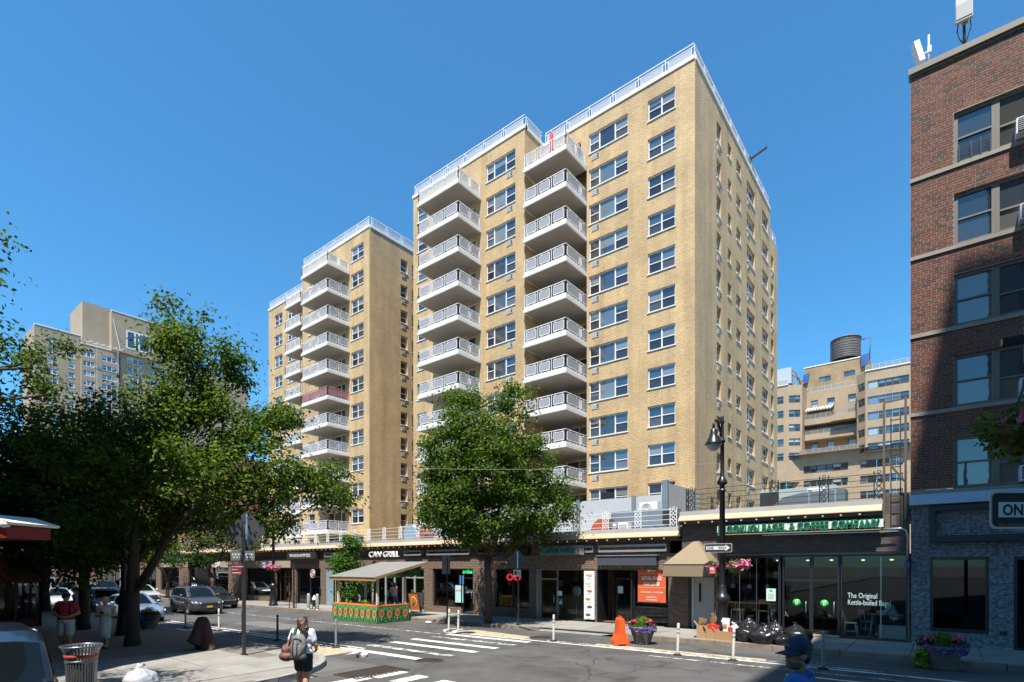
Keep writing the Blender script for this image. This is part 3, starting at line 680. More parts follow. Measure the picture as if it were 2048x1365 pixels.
# recessed centre
fc = Fr(0, 130, 'S')
wc = [(-22.4,1.3),(-19.4,1.4),(-15.6,1.4),(-13.0,.0)]
hs = [(u, u+w, rowz[k]-.35, rowz[k]+1.3) for k in (0,1,2,3,4) for u, w in wc if w]
wallfaces(mb, fc, -23.2, -12, 20, 39.6, hs, .22)
for k in range(5):
    for u, w in wc:
        if w: window(BG, fc, u, rowz[k]-.34, w, 1.62, (('d',1),), fm=bronze, pm=PANEF, sill=False, fw=.09)
mb.quad((-23.2,130,39.6),(-12,130,39.6),(-12,140,39.6),(-23.2,140,39.6)); mb.quad((-46,123.6,25.4),(6,123.6,25.4),(6,131,25.38),(-46,131,25.38))
mb.build('brick_wall', TB, BG, world=True)
pb = MB(); pf = Fr(0, 132, 'S'); ph = [(-21.2,-19.0,42.0,43.1),(-16.6,-14.6,42.2,43.3)]
wallfaces(pb, pf, -24.0, -12.3, 39.6, 45.6, ph, .3); pb.quad((-12.3,132,39.6),(-12.3,142,39.6),(-12.3,142,45.6),(-12.3,132,45.6)); pb.quad((-24,132,45.6),(-12.3,132,45.6),(-12.3,142,45.6),(-24,142,45.6)); pb.box(-25.6,-24.05,133,140,39.6,43.6)
pb.build('penthouse', brickmat('stained_brick', (.33,.23,.12), (.29,.2,.105), (.27,.2,.13), .3, .1, .012, var=.15, stain=.4), BG, world=True)
for h in ph: window(BG, pf, h[0], h[2], h[1]-h[0], h[3]-h[2], (('f',1),('f',1)), fm=bronze, pm=PANEF, sill=False)
MB().box(-24.1,-12.2,131.9,132.2,45.6,45.8).build('coping', white, BG, world=True)
for q in ((-46,-25.5,123.45,123.8,40.2,40.36), (-12.1,-4.3,123.65,124,40,40.16), (-46,-5.6,124.88,125.18,25.4,25.55)): MB().box(*q).build('coping', offwhite, BG, world=True)
for u0, u1, y, z, n in ((-23.1,-12.6,126.4,33.2,4),):                               # two bands of projecting terraces
    b1 = MB().box(u0,-18.0,127.0,130,z-1.2,z).box(-18.0,u1-.8,126.2,130,z-1.2,z); b1.build('terrace', TB, BG, world=True)
    b2 = MB().box(u0,u1,127.4,130,z-4.3,z-3.1); b2.build('terrace', TB, BG, world=True)
for (x0, x1, y, z, n) in ((-23,-18.2,127.1,33.2,5),(-17.8,-13.6,126.3,33.2,4),(-23,-12.8,127.5,30.1,9),(-26,-10.5,125,25.55,13),(-46,-25.6,123.7,40.36,12),(-12,-4.4,123.9,40.16,7),(-23.6,-12.4,130.1,39.6,9)):
    m_ = MB()
    m_.bar((x0,y,z+.95),(x1,y,z+.95),.07); m_.bar((x0,y,z+.1),(x1,y,z+.1),.05)
    for k in range(n+1):
        x = x0+(x1-x0)*k/n; m_.bar((x,y,z),(x,y,z+.95),.06)
    m_.box(x0,x1,y-.01,y+.01,z+.1,z+.9,1); m_.build('terrace_railing', [M('rail_grey', (.45,.45,.46), .5) if z > 39 else greyp, meshmat('rail_mesh', (.28,.26,.24), .3)], BG, world=True)
aw = MB(); n_ = 9
for k in range(n_*2):
    x0 = -23 + k*(5.0/(n_*2)); x1 = x0 + 5.0/(n_*2); aw.add([(x0,130,36.3),(x1,130,36.3),(x1,127,35.1),(x0,127,35.1),(x1,127,34.85),(x0,127,34.85)], [(0,3,2,1),(3,5,4,2)], k % 2)
aw.build('striped_awning', [M('awning_pale', (.5,.48,.42), .8), M('awning_dark', (.16,.13,.11), .8)], BG, world=True)
wt = thing('water_tank', 'round wooden water tank with a low cone roof', 'water tank', (-17.0, 138, 45.6))
stv = M('tank_staves', (.11,.1,.1), .8, var=.35, vs=4, bump=.3); hoop = M('tank_hoop', (.05,.05,.05), .5)
mb = MB(); n = 40
for k in range(n):
    a = 2*math.pi*k/n; r = 2.72; c = Vector((r*math.cos(a), r*math.sin(a), 4.2)); st = MB().obox((0,0,0), (.06,.405,4.4)).mesh('stave', stv) if k == 0 else st
    put('stave', st, wt, c, (0, random.uniform(-.004,.004), a))
MB().lathe([(2.66,2.1),(2.66,6.3)], n=40).build('liner', stv, wt)
for z in (2.3,2.7,3.15,3.6,4.1,4.6,5.2,5.8): MB().lathe([(2.76,z-.05),(2.8,z-.05),(2.8,z+.05),(2.76,z+.05)], n=40).build('hoop', hoop, wt)
MB().lathe([(2.95,6.35),(2.9,6.45),(0,7.6)], n=20, sm=False).build('roof', M('tank_roof', (.14,.14,.14), .7), wt)
mb = MB()
for k in range(6):
    a = 2*math.pi*k/6; mb.bar((2.1*math.cos(a),2.1*math.sin(a),0),(2.1*math.cos(a),2.1*math.sin(a),2.1),.2)
mb.box(-2.6,2.6,-.1,.1,1.85,2.1).box(-.1,.1,-2.6,2.6,1.85,2.1); mb.build('legs', darkm, wt)
MB().tube([(2.7,0,5.7),(4.2,0,5.9),(4.4,0,5.8),(4.4,0,0)],.11).build('overflow_pipe', hoop, wt)
mb = MB(); mb.bar((-2.9,-.2,1),(-2.9,-.2,6.4),.06); mb.bar((-2.9,.2,1),(-2.9,.2,6.4),.06)
for k in range(16): mb.bar((-2.9,-.2,1.2+k*.33),(-2.9,.2,1.2+k*.33),.04)
mb.build('ladder', hoop, wt)
ct = thing('cooling_tower', 'pale blue metal cooling unit on the roof beside the tall tower', 'rooftop unit', (-27.5, 128, 40.2))
MB().box(-3.4,2.0,-1.5,1.5,1.2,4.6).build('casing', M('unit_metal', (.36,.42,.48), .45), ct)
mb = MB()
for x in (-3.2,-.6,1.8): mb.box(x-.1,x+.1,-1.4,1.4,0,1.2)
mb.build('stand', darkm, ct); mb = MB(); mb.tube([(2.0,-1,4.2),(2.8,-1,3.4),(3.2,-1,1.6)],.12).tube([(2.0,-1,3.0),(3.4,-1,2.2),(3.7,-1,.3)],.14); mb.build('pipe', M('rust_pipe', (.15,.08,.06), .6), ct)
for x, z, s in ((-24.2, 43.6, 1.3), (-13.6, 45.3, 1.6)):
    t_ = thing('tarpaulin', 'blue tarpaulin hanging over the penthouse parapet, %s end' % ('left' if s < 1.5 else 'right'), 'tarpaulin', (x, 131.7, z))
    mb = MB(); mb.add([(0,.5,.75),(s*.9,.5,.85),(s*.95,-.1,.7),(0,-.1,.6),(.1,-.15,-s*1.1),(s*.7,-.2,-s)], [(0,3,2,1),(3,4,5,2)]); mb.build('sheet', M('blue_tarp', (.02,.08,.28), .5), t_)
# ----- far tower on the left -----
LT = thing('apartment_tower', 'tall tan brick tower far down the street behind the left trees', 'apartment building', (-191, 45, 0))
fe = Fr(-191, 0, 'E'); fe2 = Fr(-190.2, 0, 'E'); mb = MB(); p = 2.72
hs = [(40.2, 41.6, 63.4-k*p, 65.0-k*p) for k in range(22)]; hs2 = [(35.6,37.9,63.4-k*p,65-k*p) for k in range(22)]
wallfaces(mb, fe, 33, 43, 0, 67.6, hs + hs2, .25); mb.quad((-191,33,0),(-191,33,67.6),(-205,33,67.6),(-205,33,0))
mb.quad((-191,33,67.6),(-191,43,67.6),(-205,43,67.6),(-205,33,67.6))
h3 = [(43.3,46.0,62.0-k*p,63.6-k*p) for k in range(22)] + [(47.7,51.3,62.0-k*p,63.6-k*p) for k in range(22)]
wallfaces(mb, fe2, 42.95, 51.9, 0, 65.4, h3, .2); mb.quad((-190.2,42.95,0),(-190.2,42.95,65.4),(-192,42.95,65.4),(-192,42.95,0)); mb.quad((-190.2,42.95,65.4),(-190.2,51.9,65.4),(-205,51.9,65.4),(-205,42.95,65.4))
fe3 = Fr(-190.6, 0, 'E'); h4 = [(54.0,58.2,63.4-k*p,65.0-k*p) for k in range(22)] + [(59.6,63.4,63.4-k*p,65-k*p) for k in range(22)] + [(53.5,62.5,67.2,72.6)]
wallfaces(mb, Fr(-192,0,'E'), 51.9, 53.4, 0, 65, [], .2); wallfaces(mb, fe3, 52.3, 90, 0, 66, [h for h in h4 if h[2] < 66], .25)
pf3 = Fr(-189.6, 0, 'E'); wallfaces(mb, pf3, 49.9, 67, 65.6, 77, [h4[-1]], .5); wallfaces(mb, Fr(-192,0,'E'), 43.6, 50, 65.4, 78.2); mb.quad((-192,43.6,65.4),(-192,43.6,78.2),(-205,43.6,78.2),(-205,43.6,65.4)); mb.quad((-189.6,49.9,65.6),(-189.6,49.9,77),(-200,49.9,77),(-200,49.9,65.6))
mb.quad((-189.6,49.9,65.6),(-200,49.9,65.6),(-200,67,65.6),(-189.6,67,65.6))
mb.build('brick_wall', brickmat('far_tan', (.36,.285,.205), (.32,.25,.18), (.28,.23,.17), .3, .1, .01, var=.08, stain=.12), LT, world=True)
for k in range(17):
    window(LT, fe, 40.2, 63.4-k*p, 1.4, 1.6, (('d',1),), pm=PANEF, fw=.14); window(LT, fe, 35.6, 63.4-k*p, 2.3, 1.6, DH2, pm=PANEF, fw=.14)
    for u, w in ((43.3,2.7),(47.7,3.6)): window(LT, fe2, u, 62-k*p, w, 1.6, (('d',1),('f',1),('d',1)), pm=PANEF, fw=.13, sill=False)
    for u, w in ((54.0,4.2),(59.6,3.8)): window(LT, fe3, u, 63.4-k*p, w, 1.6, (('d',1),('d',1),('d',1)), pm=PANEF, fw=.13, sill=False)
window(LT, pf3, 53.5, 67.2, 9.0, 5.4, (('f',1),('f',.35),('f',1.4),('f',.3),('f',.9)), pm=PANEF, fw=.35, rec=-.05, sill=False)
for q in ((-192,-190.9,33,43,67.6,67.9), (-191,-190.1,43,51.9,65.4,65.7), (-190.5,-189.5,49.9,67,77,77.25)): MB().box(*q).build('coping', white, LT, world=True)
mb = MB()
for k in range(6): mb.bar((-189.4, 44.2+k*1.5, 65.9),(-187.5, 44.8+k*1.5, 65.9),.12)
mb.bar((-189.0,43,66),(-189.0,52,66),.1); mb.bar((-190,50,77),(-188,51.5,65.9),.09); mb.bar((-188,46,66),(-188,46,20),.06); mb.bar((-188,51,66),(-188,51,20),.06); mb.build('hanging_rig', offwhite, LT, world=True)
# ----- middle distance brick buildings down the street -----
def plain_block(label, x0, x1, y0, y1, z1, m, cols, pitch, z0, wh, ww, fm=None, nrow=None, side=True, cat='apartment building', name='apartment_building', pm=None):
    t = thing(name, label, cat, ((x0+x1)/2, y0, gz(x0))); fr = Fr(0, y0, 'S'); mb = MB(); hs = []
    nrow = nrow or int((z1 - 1.2 - z0)/pitch)
    us = [x0 + (x1-x0)*(i+.5)/cols - ww/2 for i in range(cols)]
    hs = [(u, u+ww, z0+k*pitch, z0+k*pitch+wh) for k in range(nrow) for u in us]
    wallfaces(mb, fr, x0, x1, -2, z1, hs); fe_ = Fr(x1, 0, 'E'); wallfaces(mb, fe_, y0, y1, -2, z1)
    mb.quad((x0,y0,z1),(x1,y0,z1),(x1,y1,z1),(x0,y1,z1)); mb.quad((x0,y0,-2),(x0,y0,z1),(x0,y1,z1),(x0,y1,-2)); mb.quad((x1,y1,-2),(x0,y1,-2),(x0,y1,z1),(x1,y1,z1))
    mb.build('brick_wall', m, t, world=True)
    for k in range(nrow):
        for u in us: window(t, fr, u, z0+k*pitch, ww, wh, DH2 if ww > 1.3 else (('d',1),), fm=fm or white, pm=pm or PANE)
    MB().box(x0-.1,x1+.1,y0-.15,y0+.3,z1,z1+.4).build('cornice', brownm, t, world=True); return t
plain_block('reddish brick walk-up left of the yellow towers, behind leaves', -96, -76.5, 34, 46, 17.6, RB, 6, 3.1, 5.6, 1.7, 1.1)
plain_block('orange brick row house far down the street behind the trees', -135, -98, 26, 40, 22, brickmat('orange_brick', (.38,.2,.1), (.33,.17,.085), (.3,.2,.13), .24, .08), 9, 3.2, 5, 1.8, 1.2)
plain_block('grey stone block closing the far end of the street', -260, -225, -6, 40, 34, TB, 8, 3.2, 5, 1.8, 1.4)
# ---------------- the one-storey shop row ----------------
FY = 21.4
def brick_field(par, fr, u0, u1, z0, z1, holes, bl, bh, mats, nsing, mj=.011, key=None, th=.03, proud=.006):
    """real bricks: the nsing largest in view are objects, the others one joined part"""
    cells = []; nrow = int((z1-z0)/bh)
    for r in range(nrow):
        za = z0 + r*bh; head = r % 6 == 5; L = bl*.5 if head else bl; u = u0 - (L/2 if r % 2 else 0)
        while u < u1 - .02:
            a, b = max(u, u0), min(u+L, u1)
            if b - a > .05:
                cut = [h for h in holes if h[0]-.001 < b and h[1]+.001 > a and h[2] < za+bh*.6 and h[3] > za+bh*.4]
                segs = [(a, b)]
                for h in cut:
                    n_ = []
                    for s0, s1 in segs:
                        if h[0] > s0+.03: n_.append((s0, min(s1, h[0])))
                        if h[1] < s1-.03: n_.append((max(s0, h[1]), s1))
                    segs = n_
                for s0, s1 in segs: cells.append((s0, s1, za, random.random()**1.4))
            u += L
    full = [c for c in cells if abs((c[1]-c[0]) - bl) < .001]
    if key: full.sort(key=key)
    single = set(map(id, full[:nsing])); mesh = []
    for m in mats: mesh.append(MB().box(mj/2, bl-mj/2, -proud, th, mj/2, bh-mj/2).mesh('brick', m))
    mb = MB()
    for c in cells:
        mi = min(len(mats)-1, int(c[3]*len(mats)))
        if id(c) in single: put('brick', mesh[mi], par, Vector(fr.p(c[0], c[2])) - par.location, (0, random.uniform(-.004,.004), fr.rz))
        else:
            d = proud + random.uniform(-.003,.003); P = fr.p; a, b, z, zz = c[0]+mj/2, c[1]-mj/2, c[2]+mj/2, c[2]+bh-mj/2
            mb.add([P(a,z,-d), P(b,z,-d), P(b,zz,-d), P(a,zz,-d), P(a,z,th), P(b,z,th), P(b,zz,th), P(a,zz,th)], [(0,1,2,3),(3,2,6,7),(0,4,5,1),(0,3,7,4),(1,5,6,2)], mi)
    o = mb.build('brickwork', mats, par, world=True); o['kind'] = 'stuff'; return o
def shopfront(par, xs, z0, z1, fm, y=FY+.12, fw=.07, doors=(), bottom=.08, glass=None):
    """a row of framed glass bays; bays listed in doors become doors with a handle"""
    for i, (a, b) in enumerate(zip(xs, xs[1:])):
        zb = gz(a) + z0; d = i in doors
        mb = MB().box(a+.003, a+fw, y, y+.08, zb, z1).box(b-fw, b-.003, y, y+.08, zb, z1).box(a+fw, b-fw, y, y+.08, z1-fw, z1).box(a+fw, b-fw, y, y+.08, zb, zb+(.2 if d else bottom))
        if d: mb.box(a+fw, b-fw, y-.005, y+.08, zb+2.05, zb+2.13)
        o = mb.build('door' if d else 'shop_window', fm, par, world=True)
        pz = [(zb+.2, zb+2.05), (zb+2.13, z1-fw)] if d and z1 - zb > 2.4 else [(zb+(.2 if d else bottom), z1-fw)]
        for c, e in pz:
            p_ = MB().box(a+fw, b-fw, y+.03, y+.042, c, e); p_.v = [tuple(Vector(v)-par.location) for v in p_.v]; p_.build('pane', glass or SHOPG, o)
        if d:
            h = MB(); hx = b-.16; h.tube([(hx,y-.01,zb+.95),(hx,y-.06,zb+.97),(hx,y-.06,zb+1.33),(hx,y-.01,zb+1.35)],.014)
            h.v = [tuple(Vector(v)-par.location) for v in h.v]; h.build('handle', steel, o)
def interior(par, x0, x1, z1, dep, wm, fm, cm=None):
    mb = MB(); y0, y1 = FY+.3, FY+dep; z0 = gz((x0+x1)/2)+.16
    mb.quad((x0,y0,z0),(x1,y0,z0),(x1,y1,z0),(x0,y1,z0), mi=1); mb.quad((x0,y1,z0),(x1,y1,z0),(x1,y1,z1),(x0,y1,z1)); mb.quad((x0,y0,z0),(x0,y1,z0),(x0,y1,z1),(x0,y0,z1)); mb.quad((x1,y1,z0),(x1,y0,z0),(x1,y0,z1),(x1,y1,z1)); mb.quad((x0,y0,z1),(x0,y1,z1),(x1,y1,z1),(x1,y0,z1), mi=2)
    return mb.build('interior', [wm, fm, cm or wm], par, world=True)
def cornice(par, x0, x1, zb, yb=FY-.0, ends=True):
    # soffit beam, sloping peach band, white fascia
    MB().box(x0, x1, yb-.3, yb+.1, zb, zb+.13).build('soffit_beam', brownm, par, world=True)
    mb = MB(); mb.prism([(yb-.38, zb+.135), (yb-.38, zb+.165), (yb-.2, zb+.36), (yb+.1, zb+.36), (yb+.1, zb+.135)], x0-.02, x1+.02, 'x'); mb.build('cornice', peach, par, world=True)
    MB().box(x0-.03, x1+.03, yb-.18, yb+.25, zb+.365, zb+.53).build('fascia', M('fascia_white', (.38,.38,.375), .6, var=.12, vs=1.5, dirt=.25), par, world=True)
    n = int((x1-x0)/.52); bulb = MB().ell((0,0,0), .038, 8, 5).mesh('bulb', emit('bulb_glass', (.75,.62,.45), .1))
    for i in range(n): put('bulb', bulb, par, Vector((x0+.25+i*(x1-x0-.3)/n, yb-.32, zb+.06)) - par.location)
    for i in range(n): pass
XR = fx(1338); XB = fx(1364); XE = fx(1821) - .02
ROW = thing('shop_row', 'long one-storey brown brick row of shops with a bulb-lit cornice', 'shop building', (-30, FY, gz(-30)))
BAG = thing('shop_building', 'taller brown brick corner shop with green bagel shop lettering', 'shop building', (-4.5, FY, 0))
op = lambda a, b, z0=.0, z1=2.43: (fx(a), fx(b), gz(fx(a))+z0, z1)
opens = [op(1194,1337), op(1073,1190), op(990,1058,.62), op(865,922,.5), op(922,946), op(667,848), op(651,667), op(592,641,.0), op(548,584), op(493,546,.55), op(424,457), op(376,422,.6), op(321,358,.6), op(286,312,.3), op(255,280,.3), op(226,250,.3), op(200,222,.3)]
frF = Fr(0, FY, 'S'); mb = MB(); XL = -110
wallfaces(mb, frF, XL, XR, -1.6, 3.12, opens, .25)
mb.quad((XL,FY+.12,3.12),(XR,FY+.12,3.12),(XR,FY+.12,3.7),(XL,FY+.12,3.7)); mb.quad((XL,FY,3.12),(XR,FY,3.12),(XR,FY+.12,3.12),(XL,FY+.12,3.12))
mb.quad((XL,30,-1),(XL,30,4.05),(XR,30,4.05),(XR,30,-1)); 
mb.build('brick_wall', BRB, ROW, world=True)
MB().quad((XL,FY+.2,4.1),(XB,FY+.2,4.1),(XB,33.5,4.1),(XL,33.5,4.1)).build('roof', M('roof_felt', (.3,.3,.31), .9), ROW, world=True)
cornice(ROW, XL, XB-.06, 3.66)
# bays and interiors
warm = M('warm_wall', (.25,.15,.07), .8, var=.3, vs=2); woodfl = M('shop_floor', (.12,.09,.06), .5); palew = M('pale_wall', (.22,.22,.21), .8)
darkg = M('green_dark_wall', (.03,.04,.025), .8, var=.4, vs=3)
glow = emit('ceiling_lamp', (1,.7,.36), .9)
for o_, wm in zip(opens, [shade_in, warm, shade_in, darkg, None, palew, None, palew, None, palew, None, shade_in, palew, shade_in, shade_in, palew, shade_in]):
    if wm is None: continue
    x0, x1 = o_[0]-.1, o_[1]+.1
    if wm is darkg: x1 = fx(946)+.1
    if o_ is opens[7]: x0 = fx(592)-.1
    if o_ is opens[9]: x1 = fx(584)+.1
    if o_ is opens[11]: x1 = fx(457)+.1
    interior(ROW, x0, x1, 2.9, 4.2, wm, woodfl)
alf = M('storefront_aluminium', (.42,.43,.44), .4, metal=.4)
f = fx
shopfront(ROW, [f(1262)+.05, f(1337)], .3, 2.43, blackp, doors=()); 
shopfront(ROW, [f(1208), f(1262)], 0.02, 2.43, blackp, y=FY+.8, doors=(0,))
MB().box(f(1194),f(1196.5),FY-.02,FY+.9,-.1,2.43).box(f(1262)-.02,f(1262)+.05,FY+.0,FY+.9,-.1,2.43).build('recess_panel', blackp, ROW, world=True)
shopfront(ROW, [f(1078), f(1112), f(1168)], .0, 2.43, steel, fw=.04, doors=(0,)); MB().box(f(1073),f(1078),FY-.02,FY+.22,-.2,2.43).build('steel_jamb', steel, ROW, world=True)
shopfront(ROW, [f(990), f(1024), f(1058)], .62, 2.43, blackp); 
shopfront(ROW, [f(865), f(922)], .5, 2.43, blackp); shopfront(ROW, [f(922), f(946)], .02, 2.43, blackp, doors=(0,))
gx = [f(v) for v in (667,690,716,742,768,786,803,826,848)]
shopfront(ROW, gx, .02, 2.43, alf, doors=(6,7))
MB().box(f(651),f(667)-.01,FY+.05,FY+.2,-.4,2.43).build('blue_panel', M('blue_grey_panel', (.2,.27,.31), .45), ROW, world=True)
shopfront(ROW, [f(592), f(618), f(641)], .02, 2.43, blackp, doors=(1,)); shopfront(ROW, [f(548), f(566), f(584)], .02, 2.43, brownm, doors=(0,1), y=FY+.5); shopfront(ROW, [f(493), f(546)], .55, 2.43, blackp)
shopfront(ROW, [f(376), f(422)], .6, 2.43, blackp); shopfront(ROW, [f(424), f(457)], .02, 2.43, blackp, doors=(0,)); shopfront(ROW, [f(321), f(358)], .6, 2.43, blackp)
for a, b in ((286,312),(255,280),(226,250),(200,222)): shopfront(ROW, [f(a), (f(a)+f(b))/2, f(b)], .3, 2.43, alf if a == 226 else blackp, doors=(1,))
for a, b in ((321,424),(376,457),(493,584)): MB().box(f(a)+.02, f(b)-.02, FY-.03, FY+.02, 2.46, 2.98).build('fascia_panel', M('stucco_panel', (.3,.25,.2), .8), ROW, world=True)
for x in (f(1130), f(1100), f(1150)): pass
# cornice rails above each shop
def signrails(a, b, z=(3.24,3.46), m=alum):
    mb = MB()
    for k in z: mb.box(a, b, FY-.16, FY-.08, k-.045, k+.045)
    for x in (a+.03, b-.03): mb.box(x-.03, x+.03, FY-.155, FY+.1, z[0]-.045, z[1]+.045)
    return mb.build('sign_rail', m, ROW, world=True)
for a, b in ((1200,1336),(857,942),(812,846),(652,672),(1160,1190)): signrails(f(a), f(b))
signrails(f(320), f(370), (3.2,3.35,3.5)); signrails(f(960),f(1060), (3.24,3.46), darkm)
MB().box(f(1201),f(1318),FY-.3,FY-.02,2.62,3.02).build('roller_awning', navy, ROW, world=True); MB().box(f(1199),f(1320),FY-.34,FY-.02,3.025,3.06).build('awning_rail', alum, ROW, world=True)
for a in (1201, 1240, 1284, 1322): MB().box(f(a),f(a)+.03,FY-.03,FY+.01,2.45,2.6).build('bracket', alum, ROW, world=True)
# shop signs
def sign_thing(name, label, cat, x, y, z, rz=0): return thing(name, label, cat, (x, y, z), rz)
s = sign_thing('shop_sign', 'black fascia sign with white WARHAMMER lettering', 'shop sign', f(583), FY-.36, 3.1)
w_ = f(640)-f(583); MB().box(0,w_,0,.2,0,.5).build('board', blackm, s); text('WARHAMMER', .34, white, s, (w_*.1,-.012,.13), sx=w_*.8/2.35)
s = sign_thing('shop_sign', 'white metal CAN GRILL lettering on a dark fascia, half hidden by a tree', 'shop sign', f(746), FY-.3, 3.14)
text('CAN GRILL', .5, M('brushed_letters', (.66,.66,.66), .4), s, (0,0,0), ext=.05, sx=(f(806)-f(746))/2.52)
s = sign_thing('shop_sign', 'teal CafeDella lettering on a pale strip', 'shop sign', f(1084), FY-.3, 3.12)
MB().box(0, f(1172)-f(1084), .1, .14, -.02, .42).build('board', M('sign_steel', (.3,.3,.29), .4, metal=.4), s); text('CafeDella', .46, M('teal', (.015,.19,.2), .4), s, (.1,0,.06), ext=.04, sx=(f(1166)-f(1090))/2.05)
s = sign_thing('shop_sign', 'dark round cursive letters ending in a red ring above the glasses shop', 'shop sign', f(990), FY-.12, 3.32)
mb = MB(); 
def ring(mb, c, r, t, mi=0, sq=1): mb.tube([(c[0]+r*math.cos(a), c[1], c[2]+sq*r*math.sin(a)) for a in [2*math.pi*k/18 for k in range(19)]], t, 6, mi, False)
for k in range(4): ring(mb, (.15+k*.28,0,0), .13, .025)
mb.build('lettering', blackp, s); mb = MB(); ring(mb, (1.32,0,0), .16, .045); mb.build('red_ring', M('sign_red', (.5,.02,.02), .4), s)
s = sign_thing('neon_sign', 'red neon pair of glasses hung in the dark shop window', 'neon sign', f(1025), FY+.09, 2.02)
mb = MB(); ring(mb, (-.24,0,0), .2, .018, 0, .8); ring(mb, (.24,0,0), .2, .018, 0, .8); ring(mb, (-.24,0,0), .14, .014, 0, .8); ring(mb, (.24,0,0), .14, .014, 0, .8); mb.bar((-.05,0,.06),(.05,0,.06),.025); mb.build('tube', emit('neon_red', (.8,.03,.04), .5), s)
s = sign_thing('neon_sign', 'green neon amba script above the cafe door', 'neon sign', f(923)+.02, FY+.06, 2.18); text('amba', .36, emit('neon_green', (.03,.7,.22), .5), s, (0,0,0), sx=.95)
s = sign_thing('shop_sign', 'white gia letters mounted on a stucco panel', 'shop sign', f(433), FY-.1, 2.62); text('gia', .8, white, s, (0,0,0), ext=.04)
s = sign_thing('shop_sign', 'square dark blue just salad blade sign', 'shop sign', f(533), FY-.35, 2.38); MB().box(0,.95,0,.06,0,.62).build('board', M('sign_blue', (.05,.07,.13), .4), s); text('just', .3, white, s, (.1,-.006,.33)); text('salad', .3, white, s, (.1,-.006,.09))
s = sign_thing('shop_sign', 'round maroon blade sign on the brick pier', 'shop sign', f(643)-.1, FY-.6, 2.05)
mb = MB(); mb.lathe([(0,-.03),(.33,-.03),(.33,.03),(0,.03)], n=24); mb.v = [(x, z, y) for x, y, z in mb.v]; mb.build('disc', M('maroon', (.12,.03,.03), .5), s); mb = MB(); ring(mb, (0,-.035,0), .27, .02); ring(mb, (.02,-.035,0), .12, .03); mb.build('rim_mark', offwhite, s); MB().bar((.0,0,.33),(.0,.55,.36),.03).build('arm', blackp, s)
s = sign_thing('lease_poster', 'orange retail space for lease poster in the window', 'poster', f(1274), FY+.08, fz(1300,1205))
pw, phh = f(1330)-f(1274), 1.52; MB().box(0,pw,0,.012,0,phh).build('sheet', M('poster_orange', (.55,.1,.03), .6), s); cw = M('poster_white', (.75,.7,.68), .6)
text('ksr', .24, cw, s, (pw/2+.06,-.006,phh-.24), align='CENTER'); MB().add([(pw*.33,-.004,phh-.24),(pw*.43,-.004,phh-.24),(pw*.46,-.004,phh-.07),(pw*.4,-.004,phh-.12)], [(0,1,2,3)]).build('logo', cw, s)
text('RETAIL SPACE', .2, cw, s, (pw/2,-.006,phh-.58), align='CENTER', sx=(pw*.92)/1.62, off=.004); text('FOR LEASE', .2, cw, s, (pw/2,-.006,phh-.82), align='CENTER', sx=(pw*.72)/1.2, off=.004)
for k, (tx, zz, ss) in enumerate((('347.384.4800   347.677.1380', phh-1.13, .085), ('David Green', phh-1.33, .085), ('914.330.9368', phh-1.45, .085))): text(tx, ss, cw, s, (pw/2,-.006,zz), align='CENTER')
for zz in (phh-.32, phh-.9): MB().box(.03,pw-.03,-.003,-.001,zz,zz+.008).build('rule', cw, s)
s = sign_thing('menu_board', 'tall white menu board with small pictures of food', 'menu board', f(1168)+.02, FY-.03, fz(1180,1239))
mw = f(1190)-f(1168)-.04; MB().box(0,mw,0,.05,0,2.2).build('board', M('menu_white', (.68,.7,.72), .5), s)
for k in range(6):
    c = [(.5,.35,.15),(.6,.55,.4),(.45,.15,.07),(.42,.22,.06),(.1,.06,.05),(.12,.08,.06)][k]
    MB().ell((mw*(.4 if k % 2 else .55),-.002,2.0-k*.36),(.14,.006,.07),10,6).build('food_picture', M('food_%d' % k, c, .6), s); MB().box(mw*.3,mw*.7,-.004,-.001,1.84-k*.36,1.865-k*.36).build('caption', greyp, s)
for x, z, m_, w2, h2, lb in ((f(917), 1.75, M('notice_blue', (.08,.2,.4), .5), .3, .5, 'blue notice stuck on the amba cafe window'), (f(908), .75, M('notice_pale', (.4,.62,.62), .5), .6, .95, 'pale blue amba poster on the cafe window'), (f(1115), .85, M('notice_navy', (.05,.12,.28), .5), .22, .32, 'blue letter A hygiene grade card on the cafe door'), (f(1115), 1.75, blackm, .22, .3, 'small black notice on the cafe door'), (f(1112.5), 1.3, white, .26, .22, 'small white notice on the cafe door'), (f(1219), 1.45, M('notice_green', (.45,.6,.58), .5), .26, .32, 'small pale notice on the grey shop door')):
    s = sign_thing('window_notice', lb, 'notice', x, (FY+.1 if x < f(1200) else FY+.78), gz(x)+z); MB().box(0,w2,0,.008,0,h2).build('sheet', m_, s)
    if 'poster' in lb: text('amba', .2, M('orange_ink', (.6,.2,.04), .5), s, (.06,-.004,.62))
    if 'letter A' in lb: text('A', .26, white, s, (.03,-.004,.05))
